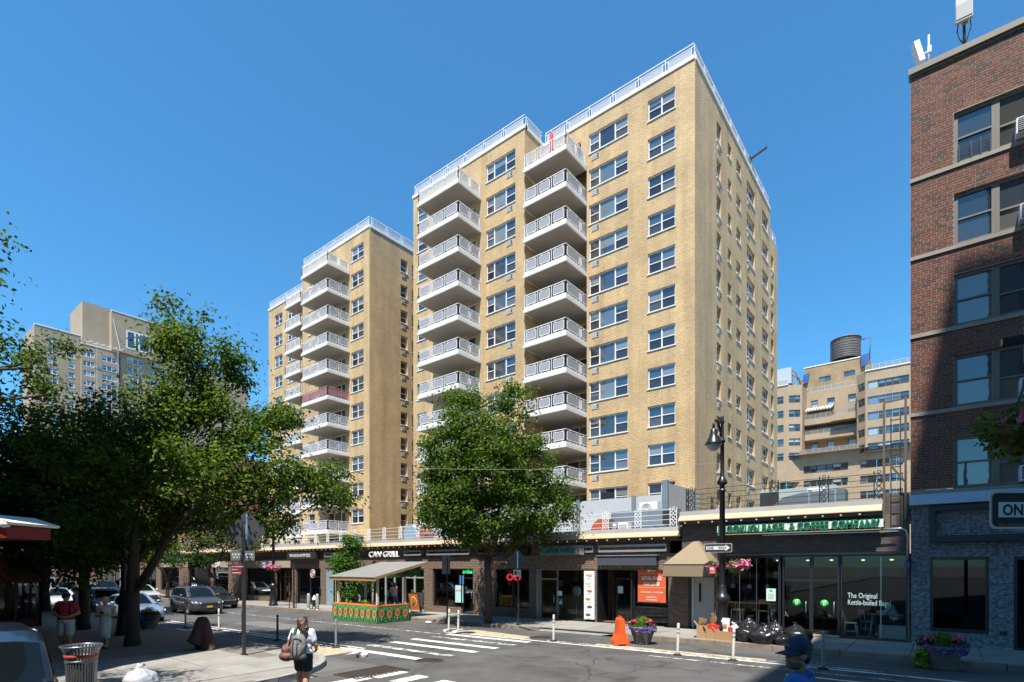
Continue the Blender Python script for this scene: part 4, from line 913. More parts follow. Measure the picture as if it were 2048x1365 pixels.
# cafe interior pieces
s = thing('wall_fan', 'round silver standing fan inside the cafe window', 'fan', (f(1143), FY+.45, gz(f(1143))+.16)); mb = MB().cyl((0,0,0),(0,0,1.2),.02).lathe([(.18,0),(.16,.02),(0,.03)], n=14); mb.build('stand', steel, s)
mb = MB(); [ring(mb, (0,0,1.35), r, .008) for r in (.08,.14,.2,.26)]; [mb.bar((0,0,1.35),(.26*math.cos(a),0,1.35+.26*math.sin(a)),.008) for a in [k*.785 for k in range(8)]]; mb.ell((0,.04,1.35),(.24,.03,.24),12,6); mb.build('guard', alum, s)
s = thing('shop_counter', 'low cafe counter with wood panels behind the glass', 'counter', (f(1130), FY+1.6, gz(-14)+.16)); MB().box(-1.6,1.2,0,.7,0,1.0).build('body', warm, s); MB().box(-1.7,1.3,-.05,.75,1.0,1.06).build('counter_top', wood, s)
for k, (a, b) in enumerate(((1098,1112),(1124,1152),(1156,1168))):
    s = thing('wall_picture', 'framed sepia food picture in the cafe, %s' % ('left one','middle wide one','right one')[k], 'picture', (fx(a,24.6), 24.9, 1.75)); MB().box(0,fx(b,24.6)-fx(a,24.6),-.05,0,0,.95).build('canvas', M('sepia_%d' % k, (.3,.18,.07), .7, var=.9, vs=4), s); 
for k, (px, lb) in enumerate(((1090,'left'),(1120,'middle'),(1150,'right'))):
    s = thing('ceiling_lamp', 'small warm cafe ceiling lamp, %s one' % lb, 'lamp', (fx(px,23), 23, 2.85)); MB().ell((0,0,-.06),(.09,.09,.05)).build('shade', glow, s)
def plantpot(x, y, z, label, h=.5, n=60, pc=None):
    t = thing('potted_plant', label, 'plant', (x, y, z)); MB().lathe([(.0,0),(.1,0),(.13,.2),(.11,.2),(0,.18)], n=12).build('pot', pc or M('pot_clay', (.3,.13,.07), .8), t)
    leafcloud('leaves', [((0,0,.2+h*.5),(.24,.24,h*.5))], n, .1, t, LF_BRIGHT); return t
# ---------------- bagel shop ----------------
gx0, gx1 = fx(1439), fx(1815)
hB_ = [(fx(1376), fx(1428), -.2, 2.42), (gx0, gx1, -.2, 3.02)]
mb = MB(); wallfaces(mb, frF, XR, XE, -1, 3.12, hB_, .4); wallfaces(mb, frF, XB, XE, 3.12, 4.3, [], .1); mb.quad((XB,FY,3.12),(XB,FY,4.8),(XB,33,4.8),(XB,33,3.12))
mb.quad((fx(1376),FY+.4,-.2),(fx(1428),FY+.4,-.2),(fx(1428),FY+.4,2.42),(fx(1376),FY+.4,2.42)); wallfaces(mb, frF, fx(1764), XE, 4.3, 4.95, [], .2)
mb.build('backing_wall', M('mortar_dark', (.13,.105,.085), .9, world=True), BAG, world=True)
bm = [M('brick_%d' % i, c, .75, var=.2, vs=8, bump=.2, bs=60) for i, c in enumerate([(.135,.08,.052),(.115,.068,.045),(.155,.095,.062),(.085,.055,.042)])]
bm_shade = [M('brick_shaded_%d' % i, c, .75, var=.2, vs=8) for i, c in enumerate([(.095,.07,.06),(.08,.06,.052),(.11,.082,.07),(.07,.055,.048)])]  # fascia bricks: shade around the sign put into the brick colours
brick_field(BAG, frF, XR+.0, gx0, .02, 3.1, [hB_[0]], .235, .077, bm, 150, key=lambda c: -c[0])
brick_field(BAG, frF, XB, XE, 3.12, 4.28, [(gx0-.05, gx1-.3, 3.78, 4.3)], .235, .077, bm_shade, 150, key=lambda c: -c[0])
brick_field(BAG, frF, fx(1762), XE, 4.3, 4.92, [], .235, .077, bm_shade, 0)
cornice(BAG, XB, fx(1764), 4.24)
MB().quad((XR,FY+.2,4.72),(XE,FY+.2,4.72),(XE,34,4.72),(XR,34,4.72)).build('roof', M('roof_felt_dark', (.2,.2,.2), .9), BAG, world=True)
s = sign_thing('shop_sign', 'green BROOKLYN BAGEL & COFFEE COMPANY serif letters on a steel rail', 'shop sign', fx(1436, FY-.32), FY-.32, 3.84)
L_ = fx(1759, FY-.32) - fx(1436, FY-.32); gl_ = M('green_letters', (.008,.15,.06), .4)
me = textmesh('BROOKLYN BAGEL & COFFEE COMPANY', .42, .04, 1, .009); xs_ = [v.co.x for v in me.vertices]; k_ = L_/(max(xs_)-min(xs_)); me.transform(Matrix.Diagonal((k_,1,1,1))); me.materials.clear(); me.materials.append(gl_); put('lettering', me, s)
MB().box(-.05,L_+.1,.06,.1,.02,.28).build('back_plate', M('sign_backing', (.6,.6,.62), .5), s); MB().box(0,L_,-.06,.3,-.075,-.045).build('sign_ledge', M('ledge', (.3,.22,.16), .5), s); MB().bar((1.6,-.0,-.13),(L_+.5,.12,-.13),.03).build('sign_bar', steel, s)
shopfront(BAG, [gx0, fx(1560)], .1, 2.98, blackp, fw=.09, bottom=.06); shopfront(BAG, [fx(1563), fx(1621), fx(1678)], .02, 2.98, blackp, fw=.06, doors=(0,1), y=FY+.14); shopfront(BAG, [fx(1680), gx1], .16, 2.98, blackp, fw=.05, bottom=.06)
MB().box(gx0-.06, gx1+.05, FY-.05, FY+.2, 2.98, 3.08).build('header', blackp, BAG, world=True); MB().box(fx(1680),gx1+.05,FY-.06,FY+.2,-.1,.16).build('sill_plinth', blackp, BAG, world=True); MB().box(gx0-.07,gx0+.08,FY-.03,FY+.2,-.1,2.98).build('post', blackp, BAG, world=True)
MB().box(fx(1560),fx(1680),FY-.35,FY+.1,.1,.2).build('door_step', slabm[2], BAG, world=True)
for px in (1476, 1510, 1760): MB().box(fx(px),fx(px)+.025,FY+.16,FY+.175,.2,2.93).build('glass_joint', alum, BAG, world=True)
interior(BAG, gx0-.2, gx1+.1, 3.0, 7.5, M('bagel_wall', (.06,.048,.04), .8, var=.4, vs=1.2), M('bagel_floor', (.1,.095,.09), .4), M('bagel_ceiling', (.05,.045,.04), .9))
MB().box(fx(1383), fx(1427), FY+.33, FY+.39, .16, 2.18).build('metal_door', M('door_grey', (.42,.41,.40), .5, var=.06, dirt=.2), BAG, world=True); d_ = BAG.children[-1] if False else None
dd = [o for o in COL.objects if o.name.startswith('metal_door')][0]
mb = MB().box(fx(1392),fx(1397),FY+.322,FY+.328,1.15,1.9); mb.v = [tuple(Vector(v)-BAG.location) for v in mb.v]; mb.build('vision_panel', blackm, dd); mb = MB().box(fx(1386),fx(1388),FY+.29,FY+.328,1.05,1.2); mb.v = [tuple(Vector(v)-BAG.location) for v in mb.v]; mb.build('handle', steel, dd)
MB().box(fx(1378),fx(1383),FY+.28,FY+.4,.1,2.24).box(fx(1427),fx(1428),FY+.28,FY+.4,.1,2.24).box(fx(1383),fx(1427),FY+.28,FY+.4,2.18,2.24).build('door_frame', offwhite, BAG, world=True)
# hipped canopy over the door
yf = FY-1.15; xa, xb_ = fx(1326, yf), fx(1422, yf); za = 2.18; zb2 = 2.65; zt = 3.55
aw = thing('door_canopy', 'tan hipped canvas canopy over the grey side door', 'awning', (xa, FY, za))
V = [(xa,yf,za),(xb_,yf,za),(xb_,FY-.01,za),(xa,FY-.01,za),(xa,yf,zb2),(xb_,yf,zb2),(xb_,FY-.01,zb2),(xa,FY-.01,zb2),(xa+(xb_-xa)*.46,FY-.28,zt),(xa+(xb_-xa)*.56,FY-.28,zt),(xa+(xb_-xa)*.56,FY-.01,zt+.03),(xa+(xb_-xa)*.46,FY-.01,zt+.03)]
V = [tuple(Vector(v)-aw.location) for v in V]
MB().add(V, [(0,1,5,4),(1,2,6,5),(3,0,4,7)]).build('valance', tan, aw); MB().add(V, [(4,5,9,8),(5,6,10,9),(7,4,8,11),(8,9,10,11)]).build('canvas', tan, aw)
mb = MB(); [mb.bar(V[a], V[b], .025) for a, b in ((0,1),(1,2),(0,3),(4,5))]; mb.build('frame', darkm, aw)
# window lettering, round stickers, notices
s = sign_thing('window_lettering', 'pale lettering The Original Kettle-boiled Bagel on the right window', 'lettering', fx(1694), FY+.135, 1.28); pl = M('pale_vinyl', (.45,.62,.64), .5)
wl_ = fx(1795)-fx(1694); text('The Original', .25, pl, s, (0,0,.23), sx=wl_*.68/1.42, ext=.001); text('Kettle-boiled Bagel', .25, pl, s, (0,0,0), sx=wl_/2.2, ext=.001)
gs_ = M('sticker_green', (.03,.42,.06), .5)
for k, px in enumerate((1591.5, 1647)):
    s = sign_thing('round_sticker', 'round green sticker with a white B on the %s shop door' % ('left','right')[k], 'sticker', fx(px), FY+.155, 1.28); mb = MB().lathe([(.13,-.002),(.13,.002),(0,.003)], n=24); mb.v = [(x,-z,y) for x,y,z in mb.v]; mb.build('disc', gs_, s); text('B', .19, white, s, (-.055,-.006,-.065), ext=.001)
s = sign_thing('window_notice', 'pale green and white notice on the left bagel shop window', 'notice', fx(1531), FY+.12, 1.3); MB().box(0,.32,0,.008,0,.46).build('sheet', M('notice_mint', (.5,.66,.6), .5), s)
MB().ell((.16,-.003,.38),(.05,.004,.05)).build('logo', gs_, s); [MB().box(.06,.26,-.003,-.001,.08+k*.055,.1+k*.055).build('text_line', greyp, s) for k in range(4)]
# inside: pendant lamps, high tables, chairs, stools
mint = M('mint_enamel', (.35,.52,.48), .4); stl = M('mint_steel', (.42,.55,.55), .4)
for k, px in enumerate((1466, 1500, 1535)):
    t = thing('pendant_lamp', 'mint pendant lamp hanging in the left bagel shop window, %s one' % ('left','middle','right')[k], 'lamp', (fx(px, 22.3), 22.3, 1.78)); MB().cyl((0,0,.1),(0,0,1.2),.006).build('cord', stl, t); MB().lathe([(.09,-.05),(.085,.05),(.05,.09),(.02,.12)], n=14).build('shade', mint, t)
def table(x, y, w, d, h, label):
    t = thing('high_table', label, 'table', (x, y, .16)); MB().box(-w/2,w/2,-d/2,d/2,h-.04,h).build('table_top', woodl, t)
    for sx in (-1,1):
        for sy in (-1,1): MB().tube([(sx*w*.44,sy*d*.4,0),(sx*w*.36,sy*d*.3,h-.04)],.018).build('leg', stl, t)
table(fx(1508,22.4), 22.4, 1.75, .6, 1.02, 'long light wood counter table behind the left bagel shop window'); table(fx(1770,22.6), 22.7, 1.0, .6, .78, 'light wood table with a seated customer in the right window')
def chair(x, y, rz, h, label, back=True, group=None):
    t = thing('cafe_chair' if back else 'bar_stool', label, 'chair' if back else 'stool', (x, y, .16), rz, group); MB().box(-.19,.19,-.18,.18,h-.03,h).build('seat', woodl if not back or h > .6 else stl, t)
    for sx in (-1,1):
        for sy in (-1,1): MB().tube([(sx*.2,sy*.2,0),(sx*.16,sy*.15,h-.03)],.013).build('leg', stl, t)
    mb = MB(); [mb.bar((sx*.19,-.18,h*.35),(sx*.19,.18,h*.35),.016) for sx in (-1,1)]; mb.bar((-.19,.18,h*.35),(.19,.18,h*.35),.016); mb.build('foot_rail', stl, t)
    if back: mb = MB(); [mb.tube([(sx*.16,.16,h-.03),(sx*.18,.24,h+.4)],.013) for sx in (-1,1)]; mb.box(-.18,.18,.22,.25,h+.24,h+.42); mb.build('backrest', stl if h < .6 else woodl, t)
chair(fx(1528,22), 21.95, R(10), .74, 'wooden bar stool in front of the left window table, with backrest'); chair(fx(1474,22), 22.0, 0, .74, 'backless bar stool at the lamp post end of the window table', False)
chair(fx(1700,22), 22.2, R(90), .46, 'pale metal chair beside the right bagel shop window'); chair(fx(1735,23), 23.2, R(120), .46, 'pale metal chair behind the table in the right window')
b_ = thing('bench', 'white slatted bench end under the seated customer', 'bench', (fx(1795,22.1), 22.15, .16))
for k in range(5): MB().box(-.5,.35,-.3,-.27,.04+k*.085,.115+k*.085).build('slat', offwhite, b_)
MB().box(-.52,.37,-.32,.3,.47,.52).build('seat', blackm, b_); MB().box(-.5,.35,-.26,.28,0,.46).build('body', offwhite, b_)
for k in range(5):
    t = thing('ceiling_lamp', 'warm ceiling lamp deep inside the bagel shop, number %s from the door' % ('one','two','three','four','five')[k], 'lamp', (-5.6+k*1.0, 25.2+(k%2)*.8, 2.88)); t['label'] = 'small warm ceiling lamp deep inside the bagel shop, ' + ('leftmost of the row','second from the left','middle of the row','second from the right','rightmost of the row')[k]; t['group'] = 'bagel shop ceiling lamps'; MB().ell((0,0,-.05),(.07,.07,.03)).build('shade', glow, t)
# roof: railings, ducts, units, frames
def ornrail(par_label, xs, y, z0, h, m, label, wires=4, dia=2):
    t = thing('roof_railing', label, 'railing', (xs[0], y, z0))
    mb = MB()
    for k in range(wires):
        z = h*(.12+.8*k/(wires-1)); mb.bar((0,0,z),(xs[-1]-xs[0],0,z),.018)
    mb.build('wire', m, t)
    pm = MB(); w = .27
    for x in (0, w): pm.bar((x,0,0),(x,0,h),.03)
    for k in range(dia):
        zc = h*(.3+.4*k/(max(1,dia-1))) if dia > 1 else h*.5; r = h*.24
        for a, b in (((0,zc),(w/2,zc+r)),((w/2,zc+r),(w,zc)),((w,zc),(w/2,zc-r)),((w/2,zc-r),(0,zc))): pm.bar((a[0],0,a[1]),(b[0],0,b[1]),.022)
        pm.bar((w*.25,0,zc+r*.5),(w*.75,0,zc-r*.5),.02); pm.bar((w*.25,0,zc-r*.5),(w*.75,0,zc+r*.5),.02)
    ring(pm, (w/2,0,h*.97), .05, .012); me = pm.mesh('ornament_post', m)
    for x in xs: put('ornament_post', me, t, (x-xs[0]-w/2, 0, 0))
    return t
ornrail(0, [XB-.3-1.55*k for k in range(26)][::-1], FY-.15, 4.19, .78, whiteM, 'white wire railing with diamond ornament posts along the low shop roof')
ornrail(0, [fx(1383,FY+.1), fx(1548,FY+.1), fx(1648,FY+.1), fx(1758,FY+.1)], FY+.1, 4.75, .98, darkm, 'dark wire railing with diamond ornament posts on the bagel shop roof', 5)
t = thing('roof_railing', 'dark lattice railing return running back at the bagel shop roof end', 'railing', (XB+.1, FY+.2, 4.75)); mb = MB()
for k in range(5): mb.bar((0,0,.12+k*.2),(0,6,.12+k*.2),.018)
for y in (0,.25,3,3.25,6):
    mb.bar((0,y,0),(0,y,1.0),.03)
for y in (0, 3):
    for k in range(3): mb.bar((0,y,.1+k*.28),(0,y+.25,.38+k*.28),.018); mb.bar((0,y+.25,.1+k*.28),(0,y,.38+k*.28),.018)
mb.build('lattice', darkm, t)
FN = thing('privacy_fence', 'white panel fence with grey posts on the low shop roof', 'fence', (fx(1328,26), 26, 4.1)); yy = 26
pxs = [fx(p, yy) for p in (870,930,1000,1074,1157,1268,1329)]
for a, b in zip(pxs, pxs[1:]): MB().box(a+.12,b-.12,yy,yy+.06,4.3,6.2).build('panel', M('fence_panel', (.4,.42,.45), .5), FN, world=True)
for a in pxs: MB().box(a-.12,a+.12,yy-.06,yy+.1,4.1,6.25).build('post', slate, FN, world=True)
MB().box(pxs[-1]+.15,pxs[-1]+.21,yy+.1,yy+4.4,4.15,6.75).build('side_panel', M('fence_side', (.36,.355,.35), .6), FN, world=True); MB().box(pxs[-1]-.1,pxs[-1]+.2,yy-.1,yy+.1,4.1,6.9).build('post', slate, FN, world=True)
def roofbox(name, label, cat, parts, loc):
    t = thing(name, label, cat, loc)
    for nm, sh, m_ in parts:
        mb = MB()
        for q in sh: mb.box(*q)
        mb.build(nm, m_, t)
    return t
t = thing('vent_duct', 'rust red curved duct hood behind the white roof railing', 'duct', (fx(1180,23), 23, 4.1)); mb = MB(); pr = [(0,0),(0,.2)] ; mb.prism([(0,0),(.95,0),(.95,.75),(.5,.78),(.18,.55),(0,.2)], 0, .7, 'y'); mb.build('hood', M('rust_red', (.35,.075,.045), .6), t); MB().cyl((.95,.35,.4),(1.35,.35,.3),.2,n=14).build('collar', steel, t)
roofbox('vent_duct', 'long slate grey duct lying behind the white roof railing', 'duct', [('casing', [(0,fx(1352,24)-fx(1222,24),0,.6,.35,1.15)], slate), ('stand', [(.2,.3,.1,.5,0,.35),(2.2,2.3,.1,.5,0,.35)], darkm)], (fx(1222,24), 24, 4.1))
t = roofbox('air_conditioner', 'white outdoor air conditioner on the low roof beside the fence', 'air conditioner', [('casing', [(0,.95,0,.4,.5,1.15)], white), ('stand', [(.05,.12,.05,.35,0,.5),(.83,.9,.05,.35,0,.5)], steel)], (fx(1277,24.9), 25.0, 4.6)); mb = MB(); [ring(mb, (.38,-.01,.82), r, .012) for r in (.1,.18,.25)]; mb.build('fan_grille', greyp, t)
roofbox('vent_box', 'small white vent box on the low roof under the fence', 'vent', [('casing', [(0,.5,0,.4,0,.55)], white), ('louvre', [(.05,.45,-.02,0,.1,.45)], greyp)], (fx(1232,23), 23.2, 4.1)); roofbox('vent_box', 'black tilted speaker-like vent hood near the fence corner', 'vent', [('casing', [(0,.5,0,.4,.4,1.0)], blackm), ('stand', [(.2,.3,.15,.25,0,.4)], darkm)], (fx(1325,23.5), 23.5, 4.1))
t = thing('vent_duct', 'large round blue grey duct mouth with a brown hood, above the grill sign', 'duct', (fx(805,23.2), 23.4, 4.1)); mb = MB(); mb.tube([(.45,0,.62),(.45,.9,.62)], .6, 22); mb.build('drum', M('drum_blue', (.2,.28,.34), .5), t); mb = MB(); mb.prism([(1.05,0),(1.9,0),(1.9,.5),(1.6,.95),(1.15,1.1),(1.05,1.1)], 0, .9, 'y'); mb.build('hood', M('hood_brown', (.17,.08,.055), .6), t)
t = thing('roof_unit', 'big pale green air handling unit on the bagel shop roof', 'rooftop unit', (fx(1520,30), 30, 4.72)); w2 = fx(1690,30)-fx(1520,30)
mb = MB(); mb.prism([(0,.5),(w2-.7,.5),(w2-.1,1.1),(w2-.4,1.8),(0,1.75)], 0, 2.5, 'y'); mb.build('casing', M('unit_green', (.3,.37,.34), .5, var=.06), t); MB().box(0,.9,-.02,.0,.7,1.65).build('louvre', blackm, t); MB().box(w2-1.6,w2-.75,-.03,0,.75,1.7).build('white_panel', white, t); mb = MB(); [mb.box(x,x+.15,.2,2.2,0,.5) for x in (.2,w2/2,w2-.9)]; mb.build('stand', darkm, t)
t = thing('vent_duct', 'dull grey rounded duct run lying along the bagel shop roof', 'duct', (fx(1450,27), 27, 4.72)); w3 = fx(1690,27)-fx(1450,27); mb = MB(); mb.prism([(0,.2),(1.6,.25),(2.6,1.0),(3.4,1.15),(w3,1.2),(w3,.15),(0,.1)], 0, 1.0, 'y'); mb.build('casing', M('duct_grey', (.13,.155,.17), .4, metal=.3), t); mb = MB(); [mb.box(x,x+.08,-.02,1.02,.1,1.24) for x in (3.6,4.3,w3-.4)]; mb.build('flange', steel, t)
t = thing('ladder_frame', 'tall thin steel frame with a ladder at the right end of the bagel roof', 'steel frame', (fx(1769,FY+.1), FY-.08, 4.3)); w4 = fx(1812)-fx(1769)
mb = MB(); mb.bar((0,0,-.25),(0,0,3.6),.065); mb.bar((w4,0,-.25),(w4,0,3.7),.065); mb.bar((0,0,3.6),(w4,0,3.65),.04); mb.bar((0,0,1.6),(w4,0,1.65),.04); mb.bar((.25*w4,0,1.6),(w4*.95,-.1,1.0),.06); mb.build('post', M('frame_brown', (.1,.075,.055), .6), t)
mb = MB(); mb.bar((.18,.08,-.6),(.18,.08,3.1),.03); mb.bar((w4*.76,.08,-.6),(w4*.76,.08,3.3),.03)
for k in range(10): mb.bar((.18,.08,-.4+k*.38),(w4*.76,.08,-.4+k*.38),.025)
mb.build('ladder', darkm, t)
MB().tube([(fx(1762),FY-.09,3.78),(fx(1800),FY-.08,3.8),(fx(1813),FY-.08,3.74),(fx(1816),FY-.08,3.5),(fx(1816),FY-.08,2.7)],.035).build('conduit', steel, BAG, world=True); MB().box(fx(1809),fx(1820),FY-.2,FY-.05,2.5,2.72).build('junction_box', M('box_blue', (.05,.09,.16), .5), BAG, world=True)
# ---------------- red brick building on the right ----------------
RBD = thing('brick_building', 'red brick walk-up with a grey painted ground floor, on the right', 'apartment building', (.5, FY, 0))
x0, x1 = fx(1821), 9.0; TOPR = 18.2; taupe = M('taupe_frame', (.13,.115,.095), .5)
rw = [(fx(1908), 16.47 - 2.48*k) for k in range(5)]; wl1, wl2 = fx(1986)-fx(1908)+.06, 2.0
hs = []
for xx, hd in rw: hs.append((xx, xx+4.1, hd-1.57, hd))
hg = [(fx(1860), fx(1978), .55, fz(1900,1115)+.0), (fx(2027), fx(2027)+1.6, .1, fz(1900,1115))]
mb = MB(); wallfaces(mb, frF, x0, x1, 4.98, TOPR, hs, .22); mb.quad((x0,FY,4),(x0,FY,TOPR),(x0,40,TOPR),(x0,40,4)); mb.quad((x1,FY,4),(x1,40,4),(x1,40,TOPR),(x1,FY,TOPR)); mb.quad((x0,FY,TOPR-.3),(x1,FY,TOPR-.3),(x1,40,TOPR-.3),(x0,40,TOPR-.3))
mb.build('backing_wall', M('mortar_pale', (.25,.195,.145), .9, world=True), RBD, world=True)
rm = [M('red_brick_%d' % i, c, .75, var=.25, vs=7, bump=.25, bs=50) for i, c in enumerate([(.125,.042,.024),(.1,.033,.019),(.145,.052,.03),(.115,.042,.026),(.05,.031,.024)])]
brick_field(RBD, frF, x0+.002, 2.6, 5.02, TOPR-.02, hs, .262, .0815, rm, 300, mj=.014, key=lambda c: abs(c[2]-10.5)+abs(c[0])*.3)
mb = MB(); wallfaces(mb, frF, 2.6, x1, 5.0, TOPR, [h for h in hs if h[0] < 2.6], .1, 0)
MB().box(x0-.05,x1,FY-.1,FY+.3,TOPR,TOPR+.18).build('coping', M('coping_metal', (.15,.135,.11), .5), RBD, world=True)
for k, (xx, hd) in enumerate(rw):
    z = hd - 1.57
    MB().box(x0-.01, x1, FY-.05, FY+.02, z-.13, z-.015).build('stone_band', M('stone_band', (.25,.225,.19), .8, var=.15, vs=3), RBD, world=True)
    pmr = glassmat('flat_pane_%d' % k, [(.03,.04,.05),(.05,.05,.045),(.02,.025,.03),(.09,.085,.075)], ior=2.0)
    window(RBD, frF, xx, z, wl1, 1.57, (('d',1),), fm=taupe, pm=pmr, sill=False, fw=.09, rec=.08)
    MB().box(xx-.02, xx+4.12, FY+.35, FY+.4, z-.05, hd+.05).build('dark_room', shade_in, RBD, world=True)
    window(RBD, frF, xx+wl1+.002, z, 1.936, 1.57, (('d',1),), fm=taupe, pm=pmr, sill=False, fw=.09, rec=.08, mid=.42)
    window(RBD, frF, xx+wl1+1.94, z, 4.1-wl1-1.96, 1.57, (('d',1),), fm=taupe, pm=pmr, sill=False, fw=.09, rec=.08)
    acx = xx + wl1 + (.42 if k == 0 else .5)
    if k != 2:
        t = thing('window_air_conditioner', 'window air conditioner in the %s window of the red building' % ('top floor','second floor','','fourth floor','lowest')[k], 'air conditioner', (acx, FY-.35, z+.02))
        MB().box(0,.75,0,.55,.02,.46).build('casing', M('ac_white', (.6,.61,.62), .5), t); mb2 = MB(); mb2.box(.04,.71,-.02,0,.06,.42,1); [mb2.box(.04,.71,-.03,-.02,.08+j*.055,.1+j*.055,0) for j in range(6)]; mb2.build('grille', [greyp, blackm], t)
t = thing('window_guard', 'black window guard bars in the top left window', 'window guard', (rw[0][0]+.1, FY+.04, rw[0][1]-1.55)); mb = MB(); [mb.bar((0,0,.08+j*.12),(wl1-.2,0,.08+j*.12),.02) for j in range(4)]; [mb.bar((x_,-.01,.02),(x_,-.01,.55),.03) for x_ in (.02,wl1*.32,wl1*.55,wl1-.22)]; mb.build('bar', darkm, t)
# blinds and curtains seen behind panes
for k, (dx, w_, za, zb_, c) in enumerate(((.1,wl1-.2,.0,1.45,(.3,.31,.3)), (wl1+.12,1.7,.8,1.48,(.3,.29,.25)))):
    pass
# ground floor
frG = Fr(0, FY-.04, 'S'); mb = MB(); wallfaces(mb, frG, x0+.01, x1, -.3, 4.46, hg, .3); mb.quad((x0+.01,FY-.04,-.3),(x0+.01,FY-.04,4.46),(x0+.01,FY+.3,4.46),(x0+.01,FY+.3,-.3)); mb.build('painted_brick_wall', GB, RBD, world=True)
mb = MB(); mb.prism([(FY+.1,4.46),(FY-.35,4.5),(FY-.35,4.62),(FY-.22,4.66),(FY-.22,4.74),(FY-.12,4.78),(FY-.12,4.84),(FY+.1,4.84)], x0-.02, x1, 'x'); mb.build('fascia', M('fascia_blue', (.34,.42,.52), .35, var=.1), RBD, world=True)
ux = (fx(1858), x1); mb = MB(); zz0, zz1 = fz(1900,1085), fz(1900,1012); d_ = .22
mb.box(ux[0],ux[1],FY-d_-.04,FY-.041,zz1-.16,zz1); mb.box(ux[0],ux[1],FY-d_-.04,FY-.041,zz0,zz0+.2); mb.box(ux[0],ux[0]+.16,FY-d_-.04,FY-.041,zz0+.2,zz1-.16); mb.build('sign_frame', M('black_frame', (.014,.016,.022), .5), RBD, world=True)
for h in hg: shopfront(RBD, [h[0], h[1]], h[2], h[3], blackp, y=FY+.0, fw=.08, bottom=.12, glass=clearglass('tinted_glass', (.25,.3,.28), 1.5, 1.0)); MB().box(h[0],h[1],FY+.02,FY+.15,-.2,h[2]+.0).build('plinth_panel', blackp, RBD, world=True)
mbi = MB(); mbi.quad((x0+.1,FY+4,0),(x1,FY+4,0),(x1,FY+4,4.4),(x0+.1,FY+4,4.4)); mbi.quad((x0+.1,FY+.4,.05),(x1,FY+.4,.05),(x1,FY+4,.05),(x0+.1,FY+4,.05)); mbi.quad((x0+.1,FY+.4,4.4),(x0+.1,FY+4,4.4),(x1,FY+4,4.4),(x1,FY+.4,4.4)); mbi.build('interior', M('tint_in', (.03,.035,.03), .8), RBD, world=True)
MB().box(fx(1999),fx(2014),FY-.06,FY-.03,fz(1999,1271),fz(1999,1262)).build('vent_plate', darkm, RBD, world=True)
def antenna(x, y, z, label, big):
    t = thing('antenna', label, 'antenna', (x, y, z)); MB().cyl((0,0,-.3),(0,0,2.3 if not big else 2.3),.07,n=10).build('mast', M('galvanised', (.5,.51,.52), .4, metal=.3) if not big else darkm, t)
    pm_ = M('antenna_white', (.66,.67,.68), .5); sc_ = .46 if not big else .56; t.scale = (sc_,sc_,sc_ if not big else .8)
    if big: MB().obox((.0,-.22,2.0),(.72,.25,1.7),None).build('panel', M('antenna_grey', (.42,.43,.44), .5), t); MB().obox((0,-.36,1.5),(.68,.03,.55)).build('lower_cover', greyp, t)
    else: MB().obox((-.6,-.02,1.35),(.34,.62,1.5),Euler((0, R(-14), R(20))).to_matrix()).build('panel', pm_, t)
    mb = MB(); mb.box(-.35 if not big else -.08,.1,-.08,.08,1.1,1.2).box(-.09,.16,-.1,.1,1.05,1.5); mb.build('bracket', steel, t)
    mb = MB(); mb.tube([(-.5 if not big else -.18,-.1,.5 if not big else 1.6),(-.45 if not big else -.3,-.12,.1 if not big else .9),(-.2,-.1,-.05 if not big else .6),(0,-.06,0 if not big else .3)],.03,6); mb.tube([(-.4 if not big else .2,0,.55 if not big else 1.6),(-.3 if not big else .3,-.05,.25 if not big else .9),(-.05,-.06,.1)],.025,6); mb.build('cable', blackm, t)
antenna(fx(1857), FY+.35, TOPR+.25, 'white panel antenna on a short galvanised mast at the roof corner', False); antenna(fx(1929), FY+.4, TOPR+.25, 'taller grey panel antenna on a dark mast on the roof edge', True)
# ---------------- buildings across the street, behind and beside the camera ----------------
stone = M('far_side_brick', (.13,.09,.07), .85, world=True)
def across(label, bx, m):
    t = thing('apartment_building', label, 'apartment building', ((bx[0]+bx[1])/2, bx[3], 0)); mb = MB(); fN = Fr(bx[1], bx[3], 'N'); L = bx[1]-bx[0]
    n = max(1, int(L/3)); hs = [(u*3+.8, u*3+2.3, 4.5+k*3, 6.2+k*3) for u in range(n) for k in range(int((bx[4]-6)/3))]
    wallfaces(mb, fN, 0, L, -1, bx[4], hs[:60], .2)
    mb.quad((bx[0],bx[2],-1),(bx[0],bx[2],bx[4]),(bx[0],bx[3],bx[4]),(bx[0],bx[3],-1)); mb.quad((bx[1],bx[2],-1),(bx[1],bx[3],-1),(bx[1],bx[3],bx[4]),(bx[1],bx[2],bx[4])); mb.quad((bx[0],bx[2],-1),(bx[1],bx[2],-1),(bx[1],bx[2],bx[4]),(bx[0],bx[2],bx[4])); mb.quad((bx[0],bx[2],bx[4]),(bx[0],bx[3],bx[4]),(bx[1],bx[3],bx[4]),(bx[1],bx[2],bx[4]))
    w0 = MB(); [w0.quad(fN.p(h[0],h[2],.19),fN.p(h[1],h[2],.19),fN.p(h[1],h[3],.19),fN.p(h[0],h[3],.19)) for h in hs[:60]]
    mb.build('brick_wall', m, t, world=True); w0.build('pane', PANEF, t, world=True); return t
across('dark brick corner building on the near side of the street at the left', (-60, -15.4, -24, 1.4, 16.4), stone)
across('brick building further down the near side of the street', (-130, -61, -24, 1.2, 22), stone)
across('unseen brown brick corner building beside the camera on the right, sized to cast shade', (3.0, 5.29, -22, 5.0, 37), stone)  # out of view; edge and height set by the shade it casts
across('unseen narrow block added to cast shade, between the corner building and the tall tower', (5.3, 6.49, -22, 4.9, 41), stone)  # added mass, only there to shade the lower red building
